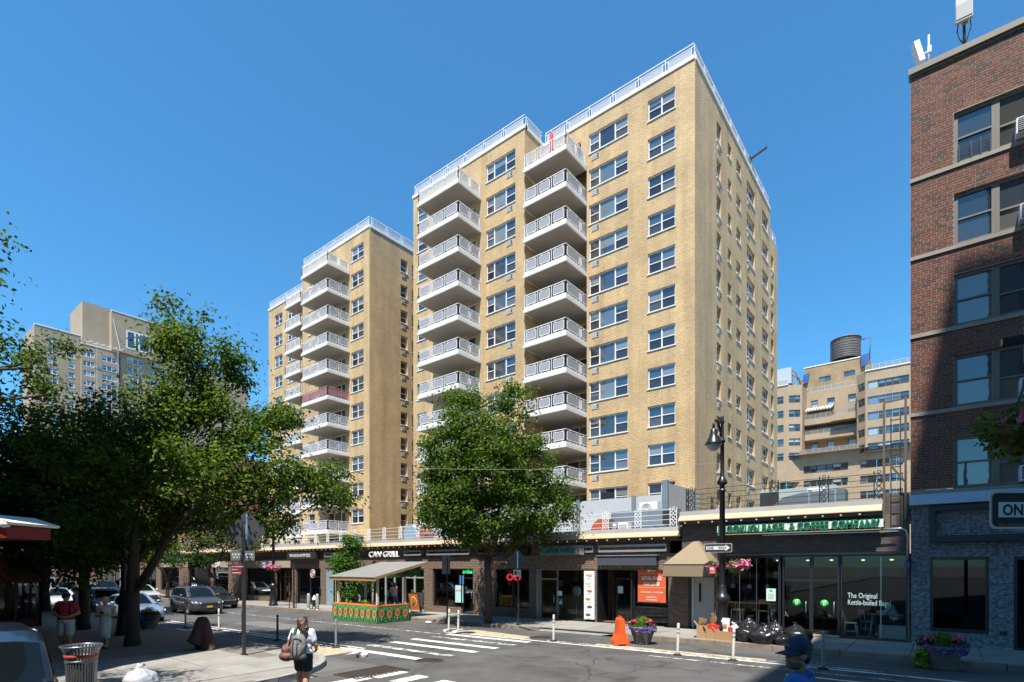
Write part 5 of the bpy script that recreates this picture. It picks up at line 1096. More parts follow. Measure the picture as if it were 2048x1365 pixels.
across('unseen tall brown tower on the near side at the right, sized to cast shade', (6.5, 34, -24, 5.0, 48), stone)  # out of view; height and west edge fitted to its cast shadow
# ---------------- plants ----------------
def leafobj(name, pts, nrm, size, par, m, off=None, lv=None, aspect=.62, ori=None):
    n = len(pts); rng = np.random.default_rng(len(pts)+int(abs(pts[0][0])*10)+3)
    P = np.asarray(pts, float); S = size*(.65+.7*rng.random(n))
    nn = np.asarray(nrm, float) + rng.normal(0,.55,(n,3)); nn /= np.linalg.norm(nn, axis=1)[:,None]+1e-9
    t = rng.normal(0,1,(n,3)); t[:,2] -= .35; t -= (t*nn).sum(1)[:,None]*nn; t /= np.linalg.norm(t, axis=1)[:,None]+1e-9
    b = np.cross(nn, t); hs = S[:,None]; fold = nn*(hs*.16)
    V = np.empty((n,4,3)); V[:,0] = P; V[:,1] = P + t*hs*.5 + b*hs*aspect*.5 + fold; V[:,2] = P + t*hs - fold*.3; V[:,3] = P + t*hs*.5 - b*hs*aspect*.5 + fold
    me = bpy.data.meshes.new(name); me.vertices.add(n*4); me.vertices.foreach_set('co', V.reshape(-1).astype(np.float32))
    me.loops.add(n*6); me.polygons.add(n*2); base = (np.arange(n)*4)[:,None]; li = np.concatenate([base+0, base+1, base+2, base+0, base+2, base+3], 1).reshape(-1)
    me.loops.foreach_set('vertex_index', li.astype(np.int32)); me.polygons.foreach_set('loop_start', (np.arange(n*2)*3).astype(np.int32)); 
    me.update(calc_edges=True); a = me.attributes.new('lv', 'FLOAT', 'POINT'); v = np.repeat(np.clip(rng.normal(.45,.27,n) if lv is None else lv,0,1),4); a.data.foreach_set('value', v.astype(np.float32)); me.materials.append(m); return put(name, me, par)
def leafcloud(name, blobs, n, size, par, m, aspect=.62):
    rng = np.random.default_rng(n+len(blobs)+int(size*1000)); pts = []; nr = []; tot = sum(b[1][0]*b[1][1]*b[1][2] for b in blobs)
    for c, r in blobs:
        k = max(4, int(n*r[0]*r[1]*r[2]/tot)); d = rng.normal(0,1,(k,3)); d /= np.linalg.norm(d,axis=1)[:,None]; rad = rng.random(k)**.45
        pts.append(np.array(c)+d*rad[:,None]*np.array(r)); q = d.copy(); q[:,2] += .6; nr.append(q)
    return leafobj(name, np.concatenate(pts), np.concatenate(nr), size, par, m, aspect=aspect)
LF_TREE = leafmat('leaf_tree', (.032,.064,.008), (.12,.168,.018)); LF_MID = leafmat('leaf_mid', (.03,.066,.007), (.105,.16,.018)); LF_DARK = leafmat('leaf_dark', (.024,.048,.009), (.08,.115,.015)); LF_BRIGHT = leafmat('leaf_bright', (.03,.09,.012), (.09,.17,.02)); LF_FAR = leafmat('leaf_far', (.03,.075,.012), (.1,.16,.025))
LF_BOX = leafmat('leaf_box', (.05,.12,.01), (.13,.24,.02), .25); LF_WINE = leafmat('leaf_wine', (.03,.008,.012), (.09,.025,.035), .2); LF_LIME = leafmat('leaf_lime', (.12,.2,.02), (.25,.36,.05)); PETAL_V = leafmat('petal_violet', (.11,.06,.42), (.3,.16,.62), .3); PETAL_P = leafmat('petal_pink', (.5,.1,.28), (.72,.28,.45), .3); PETAL_R = leafmat('petal_red', (.55,.05,.06), (.7,.18,.16), .3)
bark = M('bark', (.055,.042,.032), .9, var=.35, vs=9, bump=.8, bs=14, world=True)
def tree(name, label, base, trunk_h, trunk_r, blobs, ncl, per, leaf, lm, seed, cat='tree', group=None, spread=.34, limbs=None, lean=(0,0)):
    rng = random.Random(seed); t = thing(name, label, cat, base, 0, group); B = Vector(base)
    fork = Vector((lean[0], lean[1], trunk_h)); nodes_ = [(Vector((0,0,-.1)), -1)]
    for i in range(1, 6): nodes_.append((fork*(i/5) + Vector((rng.uniform(-.04,.04), rng.uniform(-.04,.04), 0))*trunk_h*.3, len(nodes_)-1))
    for lim in (limbs or []):
        prev = 5
        for p in lim: nodes_.append((Vector(p) - B, prev)); prev = len(nodes_)-1
    tot = sum((r[0]*r[1]*r[2])**.75 for c, r in blobs); cl = []
    for c, r in blobs:
        c = Vector(c) - B
        for _ in range(max(2, int(ncl*(r[0]*r[1]*r[2])**.75/tot))):
            while True:
                d = Vector((rng.gauss(0,1), rng.gauss(0,1), rng.gauss(0,1)))
                if d.length > .01: break
            d = d.normalized()*rng.random()**.4; cl.append(c + Vector((d.x*r[0], d.y*r[1], d.z*r[2])))
    cl.sort(key=lambda p: (p-fork).length)
    ends = []
    for p in cl:
        best = None
        for i, (q, par) in enumerate(nodes_):
            if i < 5: continue
            dv = p - q; dist = dv.length
            s = dist + (max(0, q.z - p.z))*1.6 + .18*(q-fork).length
            if best is None or s < best[0]: best = (s, i, dist)
        i = best[1]; q = nodes_[i][0]; n = max(1, int(best[2]/.7)); prev = i
        for k in range(1, n+1):
            f_ = k/n; pt = q.lerp(p, f_) + Vector((rng.uniform(-.09,.09), rng.uniform(-.09,.09), .12*math.sin(f_*math.pi)*best[2]*.5 + rng.uniform(-.05,.05)))*(1 if k < n else 0); nodes_.append((pt, prev)); prev = len(nodes_)-1
        ends.append(prev)
    w = [0.0]*len(nodes_)
    for e in ends:
        w[e] += 1
    for i in range(len(nodes_)-1, 0, -1): w[nodes_[i][1]] += w[i]
    wt_ = max(w[1], 1); rad = [max(.011, trunk_r*(x/wt_)**.58) for x in w]
    mb = MB(); mb.tube([nodes_[i][0] + (Vector((0,0,0))) for i in range(0,6)], [trunk_r*1.35, trunk_r*1.05, trunk_r, trunk_r*.97, trunk_r*.95, rad[5]], 12); mb.build('trunk', bark, t)
    ch = {}
    for i in range(6, len(nodes_)): ch.setdefault(nodes_[i][1], []).append(i)
    mb = MB(); stack = [(5, c) for c in ch.get(5, [])]
    while stack:
        par, c = stack.pop(); path = [par, c]; 
        while ch.get(path[-1]):
            k = sorted(ch[path[-1]], key=lambda j: -w[j]); stack += [(path[-1], j) for j in k[1:]]; path.append(k[0])
        rr = [min(rad[par], rad[c]*1.15)] + [rad[j] for j in path[1:]]
        mb.tube([nodes_[j][0] for j in path], rr, 6 if rr[0] > .03 else 4)
    mb.build('branches', bark, t)
    g = np.random.default_rng(seed); pts = []; nr = []
    for e in ends:
        p = np.array(nodes_[e][0]); k = int(per*g.uniform(.6,1.4)); d = g.normal(0,1,(k,3))*np.array((spread,spread,spread*.62)); pts.append(p+d); q = d/(np.linalg.norm(d,axis=1)[:,None]+1e-6); q[:,2] += .9; nr.append(q)
        q0 = np.array(nodes_[nodes_[e][1]][0]); k = k//3; f_ = g.random((k,1)); pts.append(q0+(p-q0)*f_+g.normal(0,spread*.45,(k,3))); z = np.zeros((k,3)); z[:,2] = 1; nr.append(z)
    leafobj('crown', np.concatenate(pts), np.concatenate(nr), leaf, t, lm); return t
def pb(px, py, d, rx, ry, rd=None):                     # crown volume given where it hangs and its half sizes in metres
    return (tuple(at(px, py, d)), (rx, rd or rx, ry))
def S(p, d): return p*d/FP
b = gp(265,1292,.15); D = 17.7
bl = [pb(325,625,D,S(16,D),S(40,D)), pb(345,680,D,S(45,D),S(50,D)), pb(400,720,D-.6,S(75,D),S(62,D),1.4), pb(470,735,D+.3,S(38,D),S(40,D)), pb(400,660,D,S(26,D),S(36,D)), pb(270,850,D-.8,S(80,D),S(55,D),1.6), pb(360,800,D-.8,S(60,D),S(60,D),1.4), pb(460,850,D-.3,S(100,D),S(65,D),2.0), pb(555,835,D+.5,S(45,D),S(40,D),1.0), pb(300,960,D+.6,S(130,D),S(80,D),2.6), pb(460,950,D-1.2,S(120,D),S(75,D),2.2), pb(590,950,D+.2,S(70,D),S(45,D),1.3), pb(655,975,D+.3,S(85,D),S(42,D),1.0), pb(230,1060,D+.8,S(90,D),S(50,D),2.0), pb(360,1030,D+1.5,S(110,D),S(40,D),1.8), pb(510,1040,D-.5,S(85,D),S(32,D),1.2), pb(210,900,D-1.5,S(90,D),S(80,D),1.8)]
tree('street_tree', 'large leafy street tree in the foreground left, its forked trunk beside the planter', b, 1.75, .2, bl, 470, 84, .13, LF_TREE, 3, limbs=[[at(285,1172,D), at(312,1125,D), at(345,1065,D-.2), at(390,1035,D-.3), at(470,1015,D-.3), at(560,1000,D), at(640,975,D)], [at(266,1130,D), at(270,1050,D), at(290,960,D), at(318,830,D), at(330,720,D)], [at(262,1140,D), at(235,1085,D+.3), at(215,1050,D+.4)], [at(345,1064,D-.2), at(400,1000,D-.4), at(440,900,D-.4), at(450,800,D)]], spread=.29)
b = gp(168,1262,.15); D = 21.2
bl = [pb(150,900,D,1.5,1.0), pb(40,930,D,1.9,1.4), pb(190,970,D+.6,2.2,1.5), pb(90,1030,D-.5,2.8,1.5), pb(210,1070,D+.5,2.2,1.2), pb(20,850,D,1.0,1.2), pb(100,790,D,.55,1.1), pb(60,720,D,.5,.7), pb(115,690,D,.4,.4), pb(135,1120,D-.8,2.0,.9)]
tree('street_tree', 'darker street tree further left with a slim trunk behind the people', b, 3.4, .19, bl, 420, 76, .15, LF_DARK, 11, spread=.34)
b = (-41, 7.6, gz(-41)+.15); D = 31
bl = [pb(140,1040,D,3.2,2.4), pb(60,980,D,3.2,3.0), pb(220,1090,D,2.6,1.6), pb(0,1060,D,3.4,2.6), pb(180,960,D+2,3,2.4)]
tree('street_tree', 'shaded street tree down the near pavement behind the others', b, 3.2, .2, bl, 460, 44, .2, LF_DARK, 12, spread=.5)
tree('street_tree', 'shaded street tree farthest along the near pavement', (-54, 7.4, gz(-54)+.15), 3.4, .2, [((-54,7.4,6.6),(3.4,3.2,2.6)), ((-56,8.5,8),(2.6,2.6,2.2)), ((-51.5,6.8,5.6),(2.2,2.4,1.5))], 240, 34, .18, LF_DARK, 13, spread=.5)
b = (-13.6, .4, gz(-13)+.15); D = 9.4
bl = [pb(-60,700,D,.9,1.1), pb(-60,520,D,.55,.4), pb(-150,640,D,1.1,1.4), pb(5,480,D,.2,.09), pb(-20,760,D,.5,.5), pb(30,745,D,.42,.4), pb(60,715,D,.35,.3), pb(100,800,D,.35,.3), pb(-10,560,D,.12,.12)]
tree('street_tree', 'near tree at the left edge, only a few of its leafy twigs in view', b, 3.0, .16, bl, 80, 24, .085, LF_TREE, 14, spread=.22)
b = gp(976,1247,.13); D = 24.3
bl = [pb(918,800,D,S(42,D),S(42,D)), pb(1018,808,D,S(44,D),S(40,D)), pb(955,850,D-.5,S(70,D),S(45,D),1.5), pb(900,900,D,S(62,D),S(55,D)), pb(1030,900,D,S(78,D),S(60,D)), pb(965,930,D-1.3,S(90,D),S(70,D),1.6), pb(895,985,D,S(66,D),S(55,D)), pb(1060,975,D,S(76,D),S(55,D)), pb(970,1000,D-1.2,S(100,D),S(60,D),2.0), pb(860,1030,D,S(40,D),S(32,D),1.0), pb(1105,1015,D,S(40,D),S(40,D),1.0), pb(1085,1050,D-.5,S(36,D),S(26,D),.9), pb(875,940,D,S(30,D),S(26,D),.8), pb(940,1050,D-.6,S(80,D),S(38,D),1.8), pb(1050,1060,D+.5,S(70,D),S(32,D),1.6)]
tree('street_tree', 'full rounded street tree in front of the towers, trunk at the kerb', b, 3.0, .16, bl, 450, 100, .135, LF_MID, 5, spread=.29, limbs=[[at(960,1120,D), at(925,1080,D), at(900,1030,D)], [at(985,1100,D), at(990,1000,D), at(1000,880,D)], [at(1010,1110,D), at(1050,1060,D), at(1080,1020,D)]])
b = (fx(712,19.4), 19.4, gz(-27)+.15); D = -SY*b[0]+CY*b[1]
tree('street_tree', 'small bright green tree growing beside the dining shed canopy', b, 1.5, .07, [pb(705,1090,D,.55,.6), pb(690,1130,D,.9,.7), pb(720,1160,D,.8,.7), pb(700,1185,D,.6,.4)], 170, 34, .13, LF_BRIGHT, 6, spread=.26)
for k, (px, D, bl, lb) in enumerate(((425, 44, [(425,1085,2.0,1.8),(470,1060,1.8,1.4),(390,1060,1.8,1.6),(440,1040,2.0,1.2),(500,1080,1.2,1.0)], 'sunlit street tree across the road behind the grey car'), (335, 55, [(320,1095,2.0,1.6),(290,1080,2.2,1.8),(350,1110,1.6,1.2),(260,1060,2.4,1.8)], 'sunlit street tree across the road further left'))):
    x = fx(px, 18.75); base = (x, 18.75, gz(x)+.14); dd = -SY*x*1 + CY*18.75
    tree('street_tree', lb, base, 1.9, .15, [pb(a, c, dd, r, q) for a, c, r, q in bl], 190, 36, .17, LF_FAR, 20+k, spread=.4)
tree('street_tree', 'farthest sunlit street tree across the road', (-82,18.8,gz(-82)+.14), 2.2, .15, [((-82,18.8,5),(2.6,2.4,2)), ((-84,19,6.4),(2,2,1.6))], 120, 34, .2, LF_FAR, 26, spread=.5)
def flowers(t, cen, r, spec):
    for nm, n, size, m_, dz, sh in spec:
        leafcloud(nm, [((cen[0]+sh*r, cen[1], cen[2]+dz), (r, r, r*.42))], n, size, t, m_, .85)
def planter(x, y, label, lime=False, dark=1):
    z = gz(x); t = thing('flower_planter', label, 'planter', (x, y, z if y > 9 and y < 18 else z+.15)); pm_ = M('planter_stone', (.14,.125,.1), .75, var=.2, vs=6, bump=.2)
    prof = [(.0,.0),(.31,.0),(.33,.03)]
    for k in range(7): r = .33+.03*k; zz = .05+k*.09; prof += [(r,zz),(r+.012,zz+.045),(r+.026,zz+.075),(r+.02,zz+.085)]
    prof += [(.56,.69),(.57,.74),(.52,.74),(.5,.66),(0,.66)]; MB().lathe(prof, n=26).build('pot', pm_, t)
    leafcloud('box_shrub', [((0,0,.92),(.3,.3,.27))], 900, .06, t, LF_BOX)
    leafcloud('dark_leaves', [((-.42,-.05,.82),(.28,.3,.22)), ((.4,.0,.8),(.26,.3,.2)), ((0,.3,.8),(.5,.2,.15))], 520, .09, t, LF_WINE)
    leafcloud('green_leaves', [((.0,-.32,.74),(.5,.2,.14)), ((.5,-.1,.66),(.18,.22,.2))], 420, .07, t, LF_BRIGHT)
    leafcloud('violet_flowers', [((.1,-.48,.66),(.42,.12,.17)), ((.48,-.2,.68),(.18,.2,.16)), ((-.3,-.42,.7),(.2,.1,.12))], 170, .085, t, PETAL_V, .95)
    leafcloud('red_flowers', [((.34,-.12,1.0),(.16,.14,.1)), ((-.3,-.2,.95),(.2,.12,.06)), ((.45,.1,.92),(.1,.1,.06))], 60, .09, t, PETAL_R, .95)
    t.scale = (.8,.8,.8)
    if lime: leafcloud('trailing_leaves', [((-.5,-.25,.4),(.2,.16,.32)), ((-.6,-.2,.16),(.16,.16,.14))], 150, .14, t, LF_LIME, .9)
    return t
planter(*gp(1285,1288)[:2], 'round stone planter of violet flowers beside the orange barrier'); planter(*gp(1885,1338)[:2], 'round stone planter in the shade at the right, with trailing lime leaves', True); planter(*gp(298,1259,.15)[:2], 'round stone planter behind the big tree trunk at the left kerb')
# ---------------- street furniture ----------------
def gzs(x, y): return gz(x) + (.15 if (y > 18.25 or y < 8.9 and x < -12) else 0)
def hanging_basket(loc, label, r=.3):
    t = thing('hanging_basket', label, 'flower basket', loc); MB().lathe([(0,-.22),(.14,-.2),(.24,-.08),(.27,0),(.24,0),(0,-.02)], n=14).build('basket', M('coir', (.12,.07,.03), .9), t)
    mb = MB(); [mb.bar((.25*math.cos(a),.25*math.sin(a),0),(0,0,.55),.008) for a in (0,2.1,4.2)]; mb.build('hanger', darkm, t)
    leafcloud('leaves', [((0,0,.08),(r*1.1,r*1.1,r*.6)), ((0,0,-.1),(r*1.0,r*1.0,r*.5))], 260, .09, t, LF_BRIGHT); leafcloud('pink_flowers', [((r*.8,-.1,.1),(r*.7,r*.6,r*.6)), ((-r*.7,-.1,.05),(r*.5,r*.5,r*.4)), ((0,-.3,.05),(r*.7,r*.3,r*.4))], 190, .08, t, PETAL_P, .95); return t
def street_lamp(x, y, label, rz=0, H=7.6):
    t = thing('street_lamp', label, 'street lamp', (x, y, gzs(x, y)), rz)
    MB().lathe([(0,0),(.3,0),(.3,.12),(.26,.16),(.24,.5),(.2,.62),(.19,1.2),(.23,1.25),(.26,1.32),(.26,1.4),(.22,1.48),(.15,1.56),(.14,1.75),(.1,1.85)], n=16).build('base', blackp, t)
    MB().lathe([(.1,1.8),(.09,5.0),(.12,5.02),(.12,5.1),(.085,5.12),(.085,5.25),(.17,5.3),(.17,5.36),(.1,5.5),(.07,5.55),(.065,H-.9),(.1,H-.88),(.1,H-.8),(.06,H-.75),(.05,H-.25),(.08,H-.2),(.05,H-.1),(.06,H),(0,H+.08)], n=14).build('pole', blackp, t)
    mb = MB(); pts = [(0,0,H-.95),(-.12,0,H-.55),(-.28,0,H-.28),(-.46,0,H-.2),(-.6,0,H-.32),(-.63,0,H-.5)]; mb.tube(pts, .045, 8)
    mb.tube([(0,0,H-1.2),(-.1,0,H-.9),(-.06,0,H-.6)], .035, 6); ring(mb, (-.14,0,H-.72), .11, .022); mb.build('arm', blackp, t)
    MB().lathe([(.045,H-.5),(.1,H-.55),(.11,H-.68),(.2,H-.9),(.28,H-1.02),(.28,H-1.06),(.24,H-1.05)], (-.63,0,0), 18).build('lamp_shade', blackp, t)
    MB().lathe([(.23,H-1.05),(.2,H-1.16),(.11,H-1.25),(0,H-1.28)], (-.63,0,0), 16).build('lamp_glass', M('lamp_glass', (.35,.34,.32), .15), t); return t
lx, ly, _ = gp(1453,1276,.13); street_lamp(lx, 18.95, 'black cast iron street lamp in front of the bagel shop', R(82))
lx2, ly2, _ = gp(553,1212,.13); street_lamp(lx2, 18.9, 'black cast iron street lamp by the just salad shop, behind leaves', R(80))
lx3 = fx(250, 7.6); street_lamp(gp(248,1272,.15)[0], gp(248,1272,.15)[1], 'black street lamp standing just behind the forked foreground tree', R(200))
hanging_basket((lx+.42, 19.15, gz(lx)+2.62), 'hanging basket of pink flowers on the lamp by the bagel shop', .34); hanging_basket((lx-.3, 19.2, gz(lx)+2.55), 'smaller basket of pink flowers left of the one way sign', .26)
hanging_basket((lx2+.55, 18.8, gz(lx2)+2.75), 'hanging basket of pink flowers on the lamp by the just salad shop', .36); hanging_basket((lx2+.1, 18.6, gz(lx2)+2.8), 'pink flower basket just left of the one by the just salad shop', .28)
def oneway(loc, rz, w, h, label, small=''):
    t = thing('one_way_sign', label, 'road sign', loc, rz); bw = .014*w/.9
    mb = MB(); rr = h*.14; P = []
    for cx_, cz, a0 in ((w/2-rr, h/2-rr, 0), (-w/2+rr, h/2-rr, 90), (-w/2+rr, -h/2+rr, 180), (w/2-rr, -h/2+rr, 270)):
        for k in range(5): a = R(a0+k*22.5); P.append((cx_+rr*math.cos(a), cz+rr*math.sin(a)))
    mb.prism([(x*1.0, z) for x, z in P], 0, .006, 'y'); mb.build('rim', M('sign_rim', (.5,.5,.47), .4, metal=.3), t)
    k1, k2 = (w-.035*w/.9)/w, (h-.035*w/.9)/h; mb = MB(); mb.prism([(x*k1, z*k2) for x, z in P], -.004, 0, 'y'); mb.build('plate', blackm, t)
    a = w*.43; zz = h*.2; hh_ = h*.36; mb = MB(); mb.prism([(-a,-zz),(a*.62,-zz),(a*.62,-hh_),(a,0),(a*.62,hh_),(a*.62,zz),(-a,zz)], -.007, -.0045, 'y'); mb.build('arrow', M('sign_white', (.6,.6,.58), .5), t)
    text('ONE', h*.4, blackm, t, (-a*.92,-.0075,-h*.14), sx=w*.24/(h*.4*2.05)*1.0, ext=.0005, off=.004); text('WAY', h*.4, blackm, t, (a*.02,-.0075,-h*.14), sx=w*.27/(h*.4*2.05), ext=.0005, off=.004)
    if small: text(small, h*.07, M('sign_small_text', (.25,.25,.24), .5), t, (-a,-.0075,-h*.42), ext=.0005)
    return t
oneway((lx-.05, 18.66, fz(1452,1096,18.66)), R(6), .9, .3, 'black and white one way arrow sign on the lamp by the bagel shop')
t = thing('parking_sign', 'small red parking sign on the lamp by the bagel shop', 'road sign', (lx-.25, 18.7, fz(1443,1141,18.7))); MB().box(-.12,.12,0,.01,-.13,.13).build('plate', M('sign_red2', (.45,.015,.03), .5), t); mb = MB(); mb.box(-.08,.05,-.004,-.001,.05,.09).box(-.08,.08,-.004,-.001,.0,.025).box(-.06,.08,-.004,-.001,-.08,-.06); mb.build('text_line', white, t)
def signpost(x, y, h, label, r=.035, off=None): 
    t = thing('sign_post', label, 'sign post', (x, y, gzs(x, y))); MB().box(-r,r,-r*.8,r*.8,-.05,h).build('post', M('post_dark', (.03,.03,.03), .5), t)
    mb = MB(); [mb.box(-r*.35,r*.35,-r*.83,-r*.79,.3+k*.12,.34+k*.12) for k in range(int(h/.12)-3)]; mb.build('hole', blackm, t); MB().box(-.09,.09,-.07,.07,-.01,.03).build('foot', darkm, t); return t
def diamond(loc, rz, s, label, m_=None):
    t = thing('road_sign', label, 'road sign', loc, rz); mb = MB(); q = s*.08; P = []
    for a in range(4):
        c = Vector((s*math.cos(R(90*a)), s*math.sin(R(90*a)))); n_ = Vector((math.cos(R(90*a+135)), math.sin(R(90*a+135)))); p_ = Vector((math.cos(R(90*a-135)), math.sin(R(90*a-135)))); P += [tuple(c+p_*q), tuple(c*(1-.045)), tuple(c+n_*q)]
    mb.prism(P, 0, .006, 'y'); mb.build('plate', m_ or M('sign_back', (.05,.05,.054), .55, metal=.3, var=.1, vs=2), t)
    MB().box(-.03,.03,-.02,-.003,-s*.8,s*.8).build('brace', steel, t); return t
px_, py_, pz_ = gp(488,1310,.15); signpost(px_, py_, 3.35, 'tall black sign post at the corner with a diamond sign', .045)
dd_ = -SY*px_ + CY*py_
diamond((px_, py_+.08, CH+(1132-1062)/FP*dd_), YAW, .6, 'grey back of a large diamond road sign on the corner post')
for k, s_ in enumerate((-1, 1)):
    t = thing('street_sign', 'small grey plate with black symbols on the corner post, %s one' % ('left','right')[k], 'road sign', (px_+s_*.19*CY, py_-.04+s_*.19*SY, CH+(1132-1112)/FP*dd_), YAW+R(0)); MB().box(-.16,.16,0,.008,-.14,.14).build('plate', M('plate_grey', (.1,.1,.105), .5), t)
    MB().box(-.11,.11,-.004,-.001,-.06,.06).build('panel', M('panel_pale', (.45,.45,.45), .5), t); mb = MB()
    for j in range(5): mb.obox((-.085+j*.042,-.006,(.012 if j%2 else -.012)),(.026,.003,.07),Euler((0,R(18*(-1)**j),0)).to_matrix())
    mb.build('symbol', blackm, t)
t = thing('parking_sign', 'dark red parking sign low on the corner post', 'road sign', (px_-.14*CY, py_-.06-.14*SY, CH+(1132-1139)/FP*dd_), YAW); MB().box(-.17,.14,0,.008,-.16,.16).build('plate', M('sign_maroon', (.13,.012,.016), .5), t); text('NO STANDING', .048, white, t, (-.15,-.004,.06), ext=.0005); text('Anytime', .05, white, t, (-.15,-.004,-.02), ext=.0005); MB().box(-.14,.1,-.004,-.001,-.11,-.095).build('arrow', white, t)
qx, qy, _ = gp(1038,1251,.13); qz = -SY*qx+CY*qy; signpost(qx, 18.5, 3.1, 'sign post with a diamond sign beside the large street tree', .032); diamond((qx, 18.44, fz(1036,1120,18.4)), R(58), .46, 'grey diamond road sign beside the large street tree')
t = thing('street_sign', 'small white symbol plate under the diamond sign by the tree', 'road sign', (qx, 18.42, fz(1038,1147,18.4)), R(20)); MB().box(-.17,.17,0,.01,-.15,.15).build('plate', M('plate_pale', (.4,.4,.39), .5), t); mb = MB(); mb.box(-.12,-.02,-.004,-.001,-.08,.08).box(.02,.03,-.004,-.001,-.1,.1).obox((.09,-.003,0),(.1,.003,.03),Euler((0,R(40),0)).to_matrix()); mb.build('symbol', blackm, t)
rx, ry, _ = gp(588,1217,.13); signpost(rx, 18.5, 2.95, 'plain grey sign post on the far pavement near the hydrant', .05); 
ux_, uy_, _ = gp(893,1240,.13); signpost(ux_, 18.6, 3.0, 'thin black sign post in front of the amba cafe', .03); t = thing('street_sign', 'narrow grey road sign seen edge on in front of the amba cafe', 'road sign', (ux_, 18.53, fz(899,1130,18.5)), R(78)); MB().box(-.23,.23,0,.012,-.45,.45).build('plate', M('sign_back2', (.22,.22,.225), .45, metal=.5), t)
t = thing('bike_rack', 'black hoop bicycle rack beside the grey sign post', 'bike rack', (rx-.45, 18.45, gz(rx)+.15)); MB().tube([(0,0,0),(0,0,.85),(0,.06,.93),(0,.4,.93),(0,.46,.85),(0,.46,0)],.025).build('hoop', blackp, t); MB().box(-.06,.06,-.06,.06,0,.02).box(-.06,.06,.4,.52,0,.02).build('foot', blackp, t)
signpost(gp(188,1262,.15)[0], gp(188,1262,.15)[1]+1.6, 3.3, 'thin dark sign post between the walking people and the parked car', .03)
def delineator(px, py, label, m_, tilt=0, h=.95, off=0):
    x, y, z = gp(px, py); t = thing('delineator_post', label, 'bollard', (x, y, z), 0, 'flexible lane posts'); MB().lathe([(0,0),(.13,0),(.13,.02),(.07,.045),(.045,.06),(0,.06)], n=14).build('base', rubber, t)
    mb = MB(); mb.lathe([(.038,.04),(.04,h-.03),(.03,h),(0,h+.005)], n=12); mb.build('post', m_, t)
    mb = MB(); [mb.lathe([(.0415,z0),(.0415,z0+.055)], n=12) for z0 in (h-.2,h-.31)]; mb.build('band', M('band_grey', (.25,.25,.24), .4), t); t.rotation_euler = (R(tilt*.3), R(tilt), 0); return t
cream = M('post_cream', (.55,.52,.43), .6, var=.12, dirt=.3); gpost = M('post_grey', (.17,.175,.18), .5, dirt=.2); dpost = M('post_dark_grey', (.045,.045,.045), .5)
for px, py, lb, m_, tl in ((1107,1283,'cream lane post left of the orange barrier',cream,1),(1355,1311,'cream lane post in front of the tan canopy door',cream,2),(1466,1322,'cream lane post in front of the rubbish bags',cream,2),(1646,1339,'shaded lane post right of the man in the cap',gpost,0),(897,1264,'left cream lane post of the pair at the curved lines',cream,4),(916,1268,'right cream lane post of the pair at the curved lines',cream,3),(672,1296,'grey lane post beside the woman with the backpack',gpost,0),(555,1281,'dark lane post left of the woman with the backpack',dpost,0),(438,1262,'cream lane post right of the grey car front',cream,-3),(485,1268,'cream lane post beside the tall black sign post',cream,0),(371,1257,'slim grey lane post left of the grey car',gpost,0)):
    delineator(px, py, lb, m_, tl)
t = thing('road_barrier', 'orange plastic road barrier standing next to the flower planter', 'barrier', (gp(1240,1291)[0], gp(1240,1291)[1], gp(1240,1291)[2]), R(46)); t.scale = (.66,.5,.9); mb = MB(); om = M('barrier_orange', (.72,.085,.012), .45, var=.08)
pr = [(-.38,.06),(.38,.06),(.38,.2),(.2,.42),(.13,.95),(.09,1.02),(-.09,1.02),(-.13,.95),(-.2,.42),(-.38,.2)]; mb.prism(pr, -.48, .48, 'y'); o_ = mb.build('shell', om, t); bv = o_.modifiers.new('bevel', 'BEVEL'); bv.width = .03; bv.segments = 2
MB().box(-.38,-.2,-.46,.46,0,.07).box(.2,.38,-.46,.46,0,.07).build('feet', om, t); mb = MB(); [mb.prism([(-.1,.5),(.1,.5),(.07,.88),(-.07,.88)], y, y+.02, 'y') for y in (-.505,.485)]; mb.build('end_rib', om, t); MB().box(-.03,.03,-.3,.3,.99,1.09).build('handle', om, t)
# hydrant and steel bollards
hx = gp(630,1219,.13)[0]
t = thing('fire_hydrant', 'black and white fire hydrant between two steel bollards', 'fire hydrant', (hx, 18.75, gz(hx)+.15)); MB().lathe([(.18,0),(.18,.05),(.12,.07),(.12,.5),(.15,.52),(.15,.57)], n=14).build('barrel', blackp, t); MB().lathe([(.14,.57),(.14,.66),(.09,.76),(.04,.8),(.035,.86),(0,.87)], n=14).build('bonnet', M('hydrant_white', (.6,.6,.6), .5), t); mb = MB(); mb.cyl((-.2,0,.42),(.2,0,.42),.055).cyl((0,-.2,.36),(0,0,.36),.07); mb.build('outlet', blackp, t)
for k, px in enumerate((612, 634)):
    x = gp(px,1220,.13)[0]; t = thing('steel_bollard', 'grey steel bollard %s of the fire hydrant' % ('left','right')[k], 'bollard', (x-(.15 if k == 0 else -.25), 18.5, gz(x)+.15)); MB().lathe([(.1,0),(.1,.92),(.06,.98),(0,.99)], n=14).build('pipe', M('bollard_grey', (.3,.31,.32), .45, metal=.3), t); MB().lathe([(.14,0),(.14,.02),(.1,.02)], n=14).build('base_plate', steel, t)
